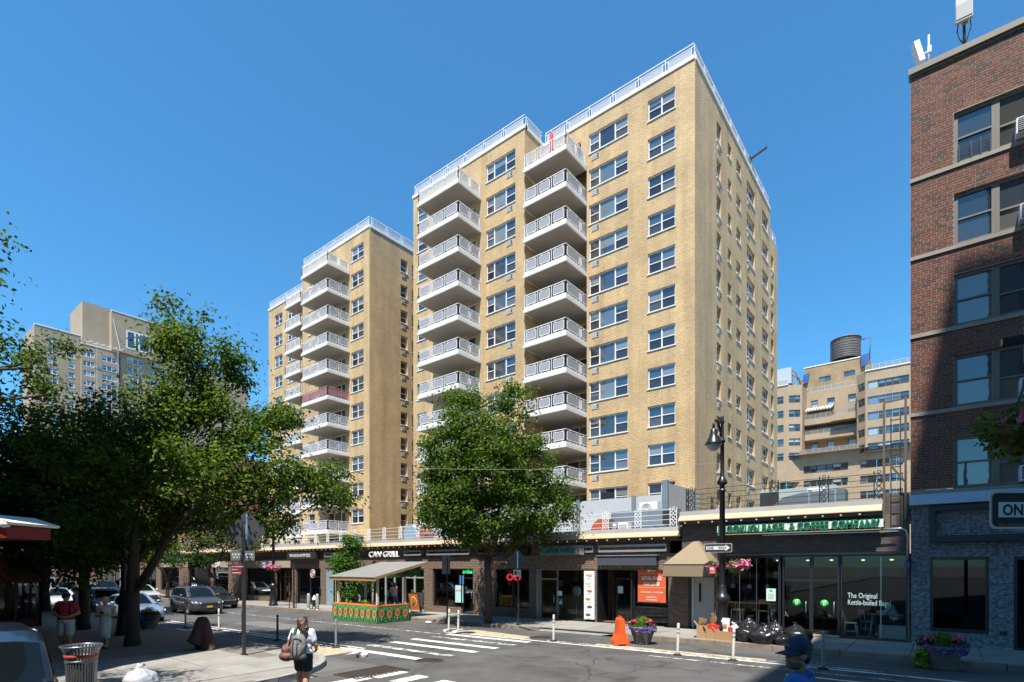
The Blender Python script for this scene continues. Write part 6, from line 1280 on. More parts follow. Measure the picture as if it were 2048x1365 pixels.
# A-frame sign
x, y, z = gp(880,1222,.13); t = thing('sandwich_board', 'orange sandwich board sign with a food bowl, outside the amba cafe', 'sign', (x, 20.5, gz(x)+.15), R(14))
for k, s_ in enumerate((-1, 1)):
    Mx = Euler((R(14*s_)*-1, 0, 0)).to_matrix(); mb = MB(); c = Vector((0, s_*.16, .55))
    mb.obox(c, (.68,.03,1.16), Mx); mb.build('board', blackm, t)
    if s_ < 0:
        b = MB(); b.obox(c + Mx @ Vector((0,-.02,.02)), (.6,.012,1.02), Mx); b.build('poster', M('aframe_orange', (.75,.19,.02), .5), t)
        b = MB(); b.ell(c + Mx @ Vector((0,-.028,.1)), (.19,.006,.3), 18, 9, Mx); b.build('bowl_print', M('bowl_pale', (.7,.66,.6), .5), t); b = MB(); b.ell(c + Mx @ Vector((0,-.034,.13)), (.15,.006,.24), 16, 8, Mx); b.build('food_print', M('food_yellow', (.55,.28,.02), .5, var=.7, vs=12), t); b = MB(); b.ell(c + Mx @ Vector((-.03,-.04,-.04)), (.07,.006,.07), 10, 6, Mx); b.build('food_print', M('food_wine', (.2,.02,.05), .5), t); b = MB(); b.obox(c + Mx @ Vector((0,-.027,-.45)), (.6,.005,.08), Mx); b.build('footer_print', white, t)
# outdoor dining shed
X0, X1, Y0, Y1 = -24.9, -21.15, 16.1, 18.05; zb = gz(-23)
DS = thing('dining_shed', 'outdoor dining shed with green painted planter walls of orange flowers and a pale roof', 'dining shed', (X0, Y0, zb))
grn = M('painted_green', (.17,.36,.13), .6, var=.1, vs=6); dgr = M('painted_dark_green', (.012,.085,.03), .6); orn = M('painted_orange', (.62,.11,.015), .6); orl = M('painted_pale_green', (.3,.5,.22), .6); yel = M('painted_yellow', (.6,.36,.04), .6)
def loc(o): return tuple(Vector(o) - DS.location)
def pod(fr, u, w, h, dz, m):                                                 # one painted flower with leaves, thin raised paint
    P = lambda a, b, d=.006: Vector(fr.p(u+a*w, zb+b*h+.02, -d)) - DS.location
    def blob(pts, mat_, d): mb = MB(); mb.add([P(a, b, d) for a, b in pts], [tuple(range(len(pts)))]); m.setdefault(mat_.name, (mat_, MB()))[1].add(mb.v, mb.f)
    def curve(pts, t, mat_, d):
        q = [Vector(p) for p in pts]
        for a, b in zip(q, q[1:]):
            dv = (b-a).normalized(); n_ = Vector((-dv.y, dv.x))*t; blob([tuple(a-n_), tuple(b-n_), tuple(b+n_), tuple(a+n_)], mat_, d)
    def bez(a, b, c, n=7): a, b, c = Vector(a), Vector(b), Vector(c); return [tuple(a*(1-t)**2+b*2*t*(1-t)+c*t*t) for t in [k/n for k in range(n+1)]]
    for s_ in (-1, 1):
        curve(bez((.5,.98+dz),(.5+s_*.06,.82+dz),(.5+s_*.36,.66+dz)) + bez((.5+s_*.36,.66+dz),(.5+s_*.52,.44+dz),(.5+s_*.2,.3+dz))[1:] + bez((.5+s_*.2,.3+dz),(.5+s_*.08,.2),(.5+s_*.02,.0))[1:], .038, dgr, .006)
        curve(bez((.5+s_*.5,.02),(.5+s_*.46,.35),(.5+s_*.5,.97)), .03, dgr, .005); curve(bez((.5+s_*.22,.98),(.5+s_*.28,.8),(.5+s_*.47,.62)), .025, dgr, .005)
        blob([(.5+s_*.06,.05),(.5+s_*.2,.2),(.5+s_*.36,.26),(.5+s_*.42,.2),(.5+s_*.28,.1)], dgr, .007); blob([(.5+s_*.14,.0),(.5+s_*.3,.07),(.5+s_*.46,.08),(.5+s_*.4,.01)], dgr, .007)
    el = lambda rx, rz_, cz, n=14: [(.5+rx*math.cos(2*math.pi*k/n), cz+dz+rz_*math.sin(2*math.pi*k/n)) for k in range(n)]
    blob(el(.33,.23,.57), orl, .008); blob([(.5+rx*1.75, cz+dz) for rx, cz in ((-.15,.4),(-.05,.44),(0,.39),(.06,.44),(.15,.4),(.17,.56),(.13,.7),(.05,.75),(-.05,.75),(-.13,.7),(-.17,.56))], orn, .010); blob(el(.13,.08,.57), dgr, .012); blob(el(.1,.06,.57), orn, .014)
    blob([(.42,.26+dz),(.58,.26+dz),(.5,.12)], orl, .007)
hW = .84
walls = [(Fr(X0, Y0, 'S'), X1-X0, 8), (Fr(X1, Y0, 'E'), Y1-Y0, 4)]
for fr, L, n in walls:
    w = L/n
    for g in range(2):
        a, b = g*L/2+.006, (g+1)*L/2-.006
        mb = MB(); mb.add([fr.p(u, z, d) for d in (0,.32) for u, z in ((a,zb+.01),(b,zb+.01),(b,zb+hW),(a,zb+hW))], [(0,1,2,3),(7,6,5,4),(0,4,5,1),(1,5,6,2),(2,6,7,3),(3,7,4,0)]); pl_ = mb.build('planter_wall', grn, DS, world=True)
        for k in range(n//2):
            m = {}; pod(fr, a + k*w, w*.98, hW, (0,-.07,.0,-.03)[k % 4], m)
            for nm, (mt, q) in m.items(): q.build('painted_flower' if 'orange' in nm else 'painted_leaf', mt, pl_)
    mb = MB(); k = 0; u = 0
    while u < L-.01: mb.add([fr.p(x, z, -.008) for x, z in ((u,zb+hW),(min(L,u+.07),zb+hW),(min(L,u+.07),zb+hW+.05),(u,zb+hW+.05))], [(0,1,2,3)], k % 2); u += .07; k += 1
    mb.add([fr.p(u_, zb+hW+.05, d) for u_, d in ((0,-.008),(L,-.008),(L,.34),(0,.34))], [(0,1,2,3)], 0); mb.build('checked_cap', [orn, yel], DS, world=True)
MB().box(X0,X0+.32,Y0+.33,Y1,zb,zb+hW).build('planter_wall', grn, DS, world=True)
soil = MB().box(X0+.3,X1-.3,Y0+.33,Y0+.36,zb+.3,zb+hW-.02).box(X0+.6,X0+1.9,Y0+.5,Y0+.9,zb+.5,zb+.9).box(X0+2.1,X1-.5,Y0+.5,Y0+.9,zb+.5,zb+.88); soil.build('orange_bench', M('bench_orange', (.42,.08,.02), .6), DS, world=True)
pm_ = M('post_white', (.55,.54,.5), .6); 
for k, (x, y, tp) in enumerate(((X0+.25, Y0+.2, 2.25), (X1-.25, Y0+.2, 2.25), (X1-.2, Y1-.1, 2.7), (X0+.3, Y1-.1, 2.7))):
    MB().box(x-.05,x+.05,y-.05,y+.05,zb+hW,zb+tp).build('post', pm_, DS, world=True)
    if k < 2: mb = MB(); [mb.add([(x-.052,y-.053,zb+hW+.5+j*.16),(x+.052,y-.053,zb+hW+.56+j*.16),(x+.052,y-.053,zb+hW+.64+j*.16),(x-.052,y-.053,zb+hW+.58+j*.16)], [(0,1,2,3)]) for j in range(5)]; mb.build('warning_tape', yel, DS, world=True)
zf, zk = 2.22, 2.98; yk = Y1 + 1.05
rm_ = M('roof_sheet', (.18,.175,.165), .55, var=.22, vs=2.2, bump=.12, bs=9); ns = 5
for k in range(ns):
    a = X0-.12 + (X1-X0+.1)*k/ns; b = X0-.12 + (X1-X0+.1)*(k+1)/ns - .012
    mb = MB(); mb.add([(a,Y0-.15,zf),(b,Y0-.15,zf+random.uniform(-.015,.015)),(b+.25,yk,zk),(a+.25,yk,zk+random.uniform(-.03,.01)),(a,Y0-.15,zf+.035),(b,Y0-.15,zf+.035),(b+.25,yk,zk+.035),(a+.25,yk,zk+.035)], [(0,3,2,1),(4,5,6,7),(0,1,5,4),(1,2,6,5),(2,3,7,6),(3,0,4,7)]); mb.v = [(x,y,z+zb) for x,y,z in mb.v]; mb.build('roof_panel', rm_, DS, world=True)
mb = MB(); mb.box(X0-.1,X1,Y0-.12,Y0-.06,zb+zf-.16,zb+zf-.01).bar((X1-.05,Y0-.1,zb+zf-.05),(X1+.2,yk,zb+zk-.05),.06,.1).bar((X0,Y0-.1,zb+zf-.05),(X0+.2,yk,zb+zk-.05),.06,.1); mb.build('roof_beam', wood, DS, world=True)
mb = MB(); n = 14; ya, yb_ = Y0+.5, Y1+.7; f_ = lambda y: zb+zf+(zk-zf)*(y-Y0)/(yk-Y0)
for k in range(n):
    a = ya+(yb_-ya)*k/n; b = ya+(yb_-ya)*(k+1)/n; dz = lambda t: -.1-.5*((t-ya)/(yb_-ya))**.8-.05*math.sin((t-ya)*9)
    mb.quad((X1+.06,a,f_(a)-.05),(X1+.06,b,f_(b)-.05),(X1+.06,b,f_(b)+dz(b)),(X1+.06,a,f_(a)+dz(a)))
vl = mb.build('valance', M('valance_green', (.03,.1,.02), .7), DS, world=True)
mb = MB()
for k in range(5): mb.ell((X1+.075, Y0+.9+k*.42, f_(Y0+.9+k*.42)-.2-.06*(k%2)), (.004,.17,.05), 10, 6, Euler((R(25),0,0)).to_matrix())
mb.v = [loc(v) for v in mb.v]; mb.build('painted_leaf', M('valance_dark', (.008,.035,.01), .7), vl); text('amba', .2, M('valance_text', (.2,.4,.12), .6), DS, loc((X1+.075, Y1+.0, f_(Y1)-.24)), R(90), ext=.002)
leafcloud('plants', [(loc((X0+2.35,Y0+.35,zb+hW+.1)),(.3,.2,.22)), (loc((X0+1.0,Y0+.3,zb+hW+.12)),(.15,.12,.2))], 150, .1, DS, LF_LIME)
mb = MB(); [mb.ell(loc((X0+.4+k*.32,Y0+.1,zb+zf-.25-.05*math.sin(k*1.3)**2)),.035,6,4) for k in range(11)]; mb.build('string_light', M('bulb_off', (.5,.48,.4), .2), DS)
t = thing('waste_bin', 'black bin with a blue lid inside the dining shed', 'bin', (X0+.75, Y1-.4, zb)); MB().lathe([(.2,0),(.25,.9),(0,.9)], n=4).build('body', blackm, t); MB().lathe([(.27,.9),(.27,.96),(0,1.0)], n=4).build('lid', M('lid_blue', (.02,.14,.3), .5), t)
plantpot(fx(872,FY+.6), FY+.55, gz(-23)+.7, 'bright green potted plant at the left of the amba cafe window'); plantpot(fx(903,FY+.6), FY+.55, gz(-22)+.75, 'trailing green potted plant in the middle of the amba cafe window', .5, 90)
t = thing('window_shelf', 'pale wooden shelf inside the amba cafe window', 'shelf', (fx(893,FY+.6), FY+.6, gz(-22)+.16)); MB().box(-.9,.7,-.2,.3,.72,.78).build('board', woodl, t); MB().box(-.85,.65,-.15,.25,0,.72).build('front_panel', woodl, t)
# rubbish on the kerb
card = M('cardboard', (.34,.2,.1), .8, var=.1, vs=6); bagm = M('bin_bag', (.012,.012,.013), .28, var=.2, bump=.5, bs=9)
def carton(x, y, rz, w, d, h, label, extra=None):
    t = thing('cardboard_box', label, 'box', (x, y, gz(x)+.152), rz); mb = MB(); q = .012
    mb.box(-w/2,w/2,-d/2,-d/2+q,0,h).box(-w/2,w/2,d/2-q,d/2,0,h).box(-w/2,-w/2+q,-d/2+q,d/2-q,0,h).box(w/2-q,w/2,-d/2+q,d/2-q,0,h).box(-w/2+q,w/2-q,-d/2+q,d/2-q,.001,q); mb.build('carton', card, t)
    for s_ in (-1, 1): m2 = MB(); m2.add([(s_*w/2,-d/2,h),(s_*w/2,d/2,h),(s_*(w/2+.1),d/2,h+.13),(s_*(w/2+.1),-d/2,h+.13)], [(0,1,2,3)]); m2.build('flap', card, t)
    return t
bx = lambda px: fx(px, 18.75)
t = carton(bx(1404), 18.8, R(15), .36, .4, .45, 'leftmost open cardboard box, with a wooden board and dark ball in it'); MB().obox((0,0,.5),(.26,.02,.36),Euler((R(10),R(8),0)).to_matrix()).build('board', wood, t); MB().ell((.06,-.12,.46),.09).build('ball', blackm, t)
t = carton(bx(1428), 18.75, R(4), .46, .36, .34, 'middle cardboard box with red packs and brown paper sticking out'); MB().obox((.02,-.05,.38),(.36,.2,.22),Euler((0,R(6),0)).to_matrix()).build('red_pack', M('pack_red', (.5,.03,.02), .5), t); mb = MB(); [mb.obox((random.uniform(-.12,.12),random.uniform(0,.12),.55+random.uniform(-.05,.15)),(.1,.004,.4),Euler((R(random.uniform(-20,20)),R(random.uniform(-30,30)),R(random.uniform(0,180)))).to_matrix()) for k in range(7)]; mb.build('paper', M('kraft_paper', (.26,.15,.07), .8), t)
t = carton(bx(1452), 18.68, R(-6), .6, .36, .3, 'right cardboard box with a white lid and small packs in it'); MB().obox((-.06,.05,.5),(.36,.02,.46),Euler((R(-8),0,0)).to_matrix()).build('white_lid', M('carton_white', (.55,.55,.56), .6), t); MB().obox((-.02,.02,.46),(.12,.03,.12),None).build('orange_mark', M('mark_orange', (.65,.18,.03), .6), t); MB().obox((.2,-.05,.36),(.14,.12,.16),None).build('red_pack', M('pack_red2', (.55,.03,.03), .5), t)
def lumpy(name, label, cat, c, r, seed, m_, neck=True, part='bag', squash=1):
    rng = random.Random(seed); t = thing(name, label, cat, c, rng.random()*6); mb = MB(); mb.ell((0,0,r[2]*.82), r, 40, 26)
    V = []; off = Vector((seed*3.1, seed*1.7, 0)); nz = mnoise.noise
    for v in mb.v:
        p = Vector(v); d = (p - Vector((0,0,r[2]*.82))); u = d.normalized(); a = math.atan2(d.y, d.x); q_ = u*2.2 + off
        k = 1 + .2*nz(u*1.5 + off) + .1*(1-abs(nz(u*4.5 + off))*2.2) + .05*(1-abs(nz(Vector((math.cos(a)*5, math.sin(a)*5, u.z*1.5)) + off))*2) + .03*nz(u*11 + off)
        q = d*k; z = q.z + r[2]*.82
        if z < r[2]*.35: s_ = 1 + .18*(1 - max(0, z)/(r[2]*.35)); q.x *= s_; q.y *= s_
        if u.z > .55: w_ = (u.z-.55)/.45; q.x *= 1-.45*w_; q.y *= 1-.45*w_; z += w_*w_*r[2]*.22*(1+nz(u*6+off))
        V.append((q.x, q.y, max(0.0, z)))
    mb.v = V; mb.build(part, m_, t)
    if neck: mb = MB(); zt = max(v[2] for v in V); mb.tube([(0,0,zt-.06),(.03,.01,zt+.01)], .028, 7); [mb.add([(.02,0,zt),(.02+.09*math.cos(a_),.09*math.sin(a_),zt+.03+.03*math.sin(a_*2)),(.02+.08*math.cos(a_+.6),.08*math.sin(a_+.6),zt-.01)], [(0,1,2)], 0, True) for a_ in (.3,1.2,2.4,3.3,4.2,5.3)]; mb.build('knot', m_, t)
    return t
bagz = lambda px, y: (fx(px, y), y, gz(-5)+.152)
for k, (px, y, r, lb) in enumerate(((1493,18.75,(.36,.34,.26),'leftmost black rubbish bag on the kerb'),(1527,18.62,(.46,.36,.27),'large front black rubbish bag in the middle of the kerb heap'),(1500,19.25,(.4,.36,.34),'black rubbish bag at the back of the heap on the left'),(1549,19.0,(.34,.34,.33),'upright black rubbish bag at the back on the right'),(1566,18.6,(.34,.3,.17),'flat crumpled black rubbish bag by the right end'),(1592,18.85,(.4,.36,.3),'rightmost black rubbish bag behind the man in the cap'))):
    lumpy('rubbish_bag', lb, 'rubbish bag', bagz(px, y), r, 30+k, bagm)
lumpy('rubbish_bag', 'small white plastic bag on top of the boxes by the lamp post', 'rubbish bag', bagz(1469, 19.1), (.24,.2,.24), 41, M('bag_white', (.5,.5,.52), .4, bump=.4, bs=9))
wm_ = M('wrap_white', (.33,.34,.37), .4, bump=.5, bs=12); x, y, z = -12.75, 3.85, gz(-13)+.152
lumpy('rubbish_bag', 'crumpled white plastic bag beside the steel litter bin', 'rubbish bag', (x, y, z), (.31,.3,.24), 44, wm_)
# steel litter bin
cxb = at(163, 1290, 10.0); t = thing('litter_bin', 'steel slat litter bin with a flared rim and red band in the left foreground', 'litter bin', (cxb.x, cxb.y, gz(cxb.x)+.15)); t.scale = (.72,.72,1); H_ = 1.0; st_ = M('bin_steel', (.2,.205,.21), .32, metal=.75)
slat = MB(); slat.tube([(.3,0,.04),(.315,0,.5),(.33,0,.86),(.36,0,.97),(.41,0,1.06)], .012, 6); sm2 = MB(); P_ = [(.3,.04),(.315,.5),(.33,.84),(.365,.97),(.43,1.07)]
sm2.v = []; 
for r, z in P_: sm2.v += [(r,-.019,z),(r,.019,z),(r+.008,.019,z),(r+.008,-.019,z)]
for i in range(4):
    for j in range(4): sm2.f.append((i*4+j, i*4+(j+1)%4, i*4+4+(j+1)%4, i*4+4+j)); sm2.m.append(0); sm2.s.append(False)
me = sm2.mesh('slat', st_)
for k in range(34): put('slat', me, t, (0,0,0), (0,0,2*math.pi*k/34))
mb = MB(); mb.lathe([(.42,1.05),(.45,1.06),(.45,1.09),(.42,1.085),(.42,1.05)], n=34).lathe([(.29,.0),(.33,.0),(.33,.06),(.29,.06)], n=34).lathe([(.325,.78),(.345,.78),(.345,.82),(.325,.82)], n=34); mb.build('hoop', st_, t); MB().lathe([(.34,.86),(.352,.86),(.372,.93),(.36,.93)], n=34).build('red_band', M('band_red', (.32,.05,.035), .5), t); MB().lathe([(0,.02),(.27,.03),(.28,.9),(.265,.9),(.25,.1),(0,.08)], n=24).build('liner', M('bin_liner', (.03,.03,.032), .5), t)
# draped cover on the corner
x, y, z = gp(405,1298,.15); t = thing('covered_stand', 'dark red cloth cover draped over a low stand on the shaded corner', 'covered stand', (x, y, z)); t.scale = (1.15,1.15,1.1); mb = MB(); n = 22; prof = [(.02,.92),(.13,.9),(.2,.8),(.25,.62),(.31,.42),(.4,.26)]
vs_ = []; rng = random.Random(4)
for j, (r, zz) in enumerate(prof):
    for k in range(n): a = 2*math.pi*k/n; q = j/5; rr = r*(1+q*(.22*math.sin(3*a+.7)+.13*math.sin(5*a+2))); vs_.append((rr*math.cos(a)*1.12, rr*math.sin(a)*.8, zz - q*.12*(1+math.sin(2*a+1.9)) ))
fs_ = [(j*n+k, j*n+(k+1)%n, (j+1)*n+(k+1)%n, (j+1)*n+k) for j in range(5) for k in range(n)] + [tuple(range(n-1,-1,-1))]; mb.add(vs_, fs_, 0, True); mb.build('cloth', M('wine_cloth', (.06,.02,.018), .7, bump=.2, bs=30), t); MB().box(-.18,.18,-.12,.12,0,.3).box(-.05,.05,-.05,.05,.3,.86).build('stand', blackm, t)
# red glazed restaurant front at the left edge
kx0, kx1, ky0, ky1 = -37.5, -31.0, 2.2, 5.6; zk_ = gz(-34)+.15; t = thing('sidewalk_cafe', 'glazed red sidewalk cafe enclosure at the left edge', 'sidewalk cafe', (-34, 4, zk_))
rd = M('cafe_red', (.2,.008,.008), .5); frE2 = Fr(kx1, 0, 'E')
mb = MB(); mb.box(kx0,kx1,ky0,ky1,zk_+2.05,zk_+2.25); mb.prism([(ky0,zk_+2.25),(ky1+.1,zk_+2.25),(ky1+.1,zk_+2.5),(ky1-.7,zk_+3.05),(ky0,zk_+3.3)], kx0, kx1+.15, 'x'); mb.build('awning', rd, t, world=True)
mb = MB(); [mb.box(kx1-.08,kx1,y-.05,y+.05,zk_,zk_+2.05) for y in (ky0,ky0+.85,ky0+1.7,ky0+2.55,ky1-.05)]; [mb.box(x-.05,x+.05,ky1-.08,ky1,zk_,zk_+2.05) for x in (kx0,-36,-34.5,-33,kx1-.05)]; mb.box(kx1-.06,kx1,ky0,ky1,zk_,zk_+.45).box(kx0,kx1,ky1-.06,ky1,zk_,zk_+.45); mb.build('frame', M('cafe_dark_red', (.11,.012,.012), .5), t, world=True)
MB().box(kx1-.05,kx1-.04,ky0,ky1,zk_+.45,zk_+2.05).box(kx0,kx1,ky1-.05,ky1-.04,zk_+.45,zk_+2.05).build('glass', SHOPG, t, world=True); MB().box(kx0,kx0+.1,ky0,ky1,zk_,zk_+2.05).build('back_wall', warm, t, world=True)
c = at(8, 1048, 11.5); t = thing('scalloped_canopy', 'white scalloped canopy edge at the left border', 'canopy', (c.x, c.y, c.z)); mb = MB()
for k in range(7):
    x = -1.2+k*.2; mb.lathe([(.0,-.09),(.1,-.06),(.105,.02),(.0,.05)], (x,.0,-.02*abs(k-6)*0), 10); 
mb.prism([(-1.4,.05),(.15,-.02),(.2,.03),(-.4,.22),(-1.4,.3)], -.1, 1.2, 'y'); mb.build('scallop', offwhite, t); MB().box(-1.4,.05,0,1.1,-.3,-.04).build('red_band', rd, t); MB().box(-1.0,-.92,.3,.38,-(c.z-gz(c.x)-.15),-.3).build('post', rd, t); t.rotation_euler = (0,0,YAW)
# sign, signal and basket on a post at the near right corner
d_ = 4.35; c = at(2118, 1020, d_); c2 = Vector((c.x, c.y, 0)); t = thing('street_lamp', 'black lamp post at the near right corner', 'street lamp', (c2.x+.12, c2.y+.12, 0)); MB().cyl((0,0,0),(0,0,8),.08,.06,12).build('pole', blackp, t)
cs = at(2092, 1020, d_); oneway((cs.x, cs.y, cs.z), YAW, .9, .305, 'large one way sign cut by the right edge', 'DEPT. OF TRANSPORTATION')
c = at(2090, 672, d_+.25); t = thing('traffic_signal', 'dark traffic signal housing cut by the right edge', 'traffic light', (c.x, c.y, c.z), YAW+R(60)); MB().box(-.15,.15,-.1,.1,-.16,.16).build('housing', M('signal_green', (.01,.018,.014), .4), t); mb = MB(); mb.lathe([(.1,0),(.1,.16)], n=14); mb.v = [(x_, -.1-z_, y_) for x_, y_, z_ in mb.v]; mb.build('visor', blackp, t); MB().box(-.03,.03,0,.28,-.03,.03).build('bracket', blackp, t)
c = at(2062, 855, d_+.1); t = hanging_basket((c.x, c.y, c.z), 'hanging basket of green leaves and pink flowers at the right edge', .16); leafcloud('trailing_leaves', [((-.2,-.04,.04),(.2,.18,.14)),((-.12,-.15,-.12),(.22,.2,.16)),((0,-.25,.02),(.28,.12,.16))], 420, .06, t, LF_TREE)
t = thing('overhead_wire', 'thin pale wire strung across the street in front of the towers', 'wire', (-19.5, 15, 6.5)); a, b = at(800, 937, 21), at(1440, 927, 20); MB().tube([tuple(a.lerp(b, k/12) - Vector((0,0,.12*math.sin(math.pi*k/12))) - t.location) for k in range(13)], .0045, 4).build('wire', M('wire_pale', (.35,.34,.32), .5), t)
x, y, z = gp(727,1313); t = thing('fallen_post', 'broken white lane post lying flat by the curved line', 'bollard', (x, y, z), R(-30)); mb = MB(); mb.tube([(-.28,0,.05),(.05,.03,.07),(.3,.0,.05)],.045,8); mb.build('post', LINE, t); mb = MB(); [mb.obox((-.1+k*.13,.03,.05),(.07,.2,.05),Euler((R(8*k),R(10),R(20+k*17))).to_matrix()) for k in range(3)]; mb.build('fragment', white, t); MB().bar((-.02,-.16,.05),(.22,-.2,.04),.07).build('black_base', rubber, t)
x, y, z = gp(857,1247); t = thing('paper_scrap', 'white crumpled paper scrap on the road beside the dining shed', 'litter', (x, y, z)); mb = MB(); mb.ell((0,0,.05),(.2,.13,.06),10,6); mb.v = [(a+.03*math.sin(b*40), b+.03*math.sin(a*35), max(.005,c)) for a,b,c in mb.v]; mb.build('paper', white, t)
for x, y, z, lb, h in ((-25.3, 34.0, SLAB+.4, 'leafy potted plant at the left end of the top right balcony', .55), (-31.0, 32.0, SLAB+.4, 'potted plant at the right corner of the top left balcony', .4), (-31.0, 33.3, SLAB+.4, 'second potted plant near the wall of the top left balcony', .4), (-50.0, 31.5, SLAB+.4-7*PITCH, 'trailing plant hanging on a lower balcony of the left tower', .7), (-22.6, 34.4, SLAB+.4-6*PITCH, 'potted plant on a middle balcony of the right stack', .5), (-33.2, 31.8, SLAB+.4-3*PITCH, 'potted plant on an upper balcony of the left stack', .45)): plantpot(x, y, z, lb, h, 110)
def bchair(x, y, z, rz, lb, c):
    t = thing('balcony_chair', lb, 'chair', (x, y, z), rz); m_ = M('balcony_chair_colour', c, .6); MB().box(-.24,.24,-.24,.24,.4,.44).build('seat', m_, t); MB().box(-.24,.24,.22,.26,.44,.95).build('backrest', m_, t); [MB().cyl((a*.21,b*.21,0),(a*.21,b*.21,.4),.02,n=6).build('leg', m_, t) for a in (-1,1) for b in (-1,1)]
bchair(-23.3, 34.6, SLAB+.4, R(20), 'white chair on the top right balcony beside the red umbrella', (.6,.6,.6)); bchair(-34.3, 32.0, SLAB+.4-PITCH, R(-30), 'dark chair on the second highest left balcony', (.05,.05,.06)); bchair(-23.6, 34.5, SLAB+.4-4*PITCH, R(10), 'brown chair on a middle right balcony', (.2,.1,.05)); bchair(-52.6, 32.0, SLAB+.4-2*PITCH, R(0), 'dark chair on an upper balcony of the left tower', (.06,.06,.06))
# ---------------- cars ----------------
def interp(tab, y):
    if y <= tab[0][0]: return tab[0][1]
    for (a, p), (b, q) in zip(tab, tab[1:]):
        if y <= b:
            t = (y-a)/(b-a); return p + (q-p)*t
    return tab[-1][1]
def carpaint(name, col, metal=.35):
    m, t, b, N, L = nodes(name); b.inputs['Base Color'].default_value = (*col, 1); b.inputs['Roughness'].default_value = .32; b.inputs['Metallic'].default_value = metal; b.inputs['Coat Weight'].default_value = .8; b.inputs['Coat Roughness'].default_value = .04
    tc = N('ShaderNodeTexCoord'); nz = N('ShaderNodeTexNoise'); nz.inputs['Scale'].default_value = 3; nz.inputs['Detail'].default_value = 6; L(tc.outputs['Object'], nz.inputs['Vector']); r = N('ShaderNodeMapRange'); r.inputs[3].default_value = .25; r.inputs[4].default_value = .42; L(nz.outputs[0], r.inputs[0]); L(r.outputs[0], b.inputs['Roughness']); return m
headm = M('headlight', (.6,.62,.65), .08, spec=.9); tailm = M('taillight', (.35,.01,.01), .15); platey = M('plate_yellow', (.65,.36,.02), .5); trim = M('car_trim', (.018,.018,.02), .5); rimm = M('alloy', (.33,.33,.34), .3, metal=.8)
def car(name, label, cat, x, y, rz, col, suv=True, boxy=False, L=4.6, W_=1.84, H=1.66, plate=None, group=None, z=None, roofm=None, rails=False):
    t = thing(name, label, cat, (x, y, gz(x) if z is None else z), rz, group); paint = carpaint('paint_'+name, col); h = L/2; wf, wr = h-.88, -h+.9; R_ = .35 if suv else .325; bw = W_/2
    if suv:
        belt = [(-h,.98),(-h+.25,1.05),(-h+1,1.08),(.2,1.04),(.95,1.02),(1.1,1.02),(h-.55,.93),(h-.15,.82),(h,.66)]; roof = [(-h+.08,1.02),(-h+.22,1.2),(-h+.62,H-.12),(-h+1.1,H-.02),(-.1,H),(.35,H-.05),(.62,H-.17),(1.18,1.03)]
    else:
        belt = [(-h,.8),(-h+.15,.98),(-h+.7,1.0),(-.5,.97),(.6,.92),(.85,.9),(h-.5,.8),(h-.12,.7),(h,.55)]; roof = [(-h+.5,.99),(-h+.9,1.15),(-h+1.45,H-.07),(-.3,H),(.1,H-.02),(.35,H-.1),(1.05,.9)]
    if boxy: roof[:4] = [(-h+.02,1.24),(-h+.06,1.3),(-h+.28,H-.1),(-h+.7,H-.01)]; belt = [(a, b+(.2 if a < 1 else .1)) for a, b in belt]
    wid = [(-h,.9 if boxy else .76),(-h+.12,.9),(-h+.5,.975),(-.8,1),(.8,1),(h-.5,.965),(h-.15,.86),(h,.68)]
    ys = sorted(set([round(-h+L*k/44,3) for k in range(45)] + [round(c+R_*1.16*math.cos(a*math.pi/10),3) for c in (wf, wr) for a in range(11)]))
    def zb(yy):
        for c in (wf, wr):
            d = abs(yy-c)
            if d < R_*1.16: return max(.22, R_ + math.sqrt(max(0,(R_*1.16)**2-d*d)) - .02)
        return .24 if abs(yy) < h-.25 else .24 + .1*(abs(yy)-h+.25)/.25
    def ring_(yy):
        b_, w, z0 = interp(belt, yy), bw*interp(wid, yy), zb(yy); zm = max(z0+.02, min(.62, b_-.2)); zl = max(z0+.01, .4)
        pr = [(w*.93,z0),(w*.985,min(zl, zm-.005)),(w,zm),(w*.985,max(zm+.01,b_-.1)),(w*.93,b_-.012),(w*.8,b_+.012),(w*.4,b_+.035)]
        return [(-a, yy, c) for a, c in pr] + [(a, yy, c) for a, c in reversed(pr)]
    rows = [ring_(yy) for yy in ys]; n = len(rows[0]); mb = MB(); V = [p for r in rows for p in r]; F = [(i*n+k, (i+1)*n+k, (i+1)*n+k+1, i*n+k+1) for i in range(len(rows)-1) for k in range(n-1)]
    F += [((i+1)*n, i*n, i*n+n-1, (i+1)*n+n-1) for i in range(len(rows)-1)]; F += [tuple(range(n)), tuple(range(len(V)-1, len(V)-n-1, -1))]; mb.add(V, F, 0, True); mb.s[-1] = mb.s[-2] = False; mb.build('body', paint, t)
    # cabin
    tw = .76 if suv else .7
    def cab(yy): b_, w, zr = interp(belt, yy), bw*interp(wid, yy), interp(roof, yy); zr = max(zr, b_+.005); k = min(1, (zr-b_)/(H-1.0)); return w*.93, b_-.01, w*(.93-(.93-tw)*k), zr-.06*k, zr
    y0, y1 = roof[0][0], roof[-1][0]; cy = sorted(set([y0+(y1-y0)*k/26 for k in range(27)] + [p[0] for p in roof])); rows = []
    for yy in cy:
        wb, zb_, wt_, ze, zr = cab(yy); pr = [(wb,zb_),(wt_,ze),(wt_*.9,zr-.012),(wt_*.5,zr)]; rows.append([(-a,yy,c) for a, c in pr]+[(a,yy,c) for a, c in reversed(pr)])
    n = 8; mb = MB(); mb.add([p for r in rows for p in r], [(i*n+k,(i+1)*n+k,(i+1)*n+k+1,i*n+k+1) for i in range(len(cy)-1) for k in range(7)], 0, True); mb.build('cabin', roofm or paint, t)
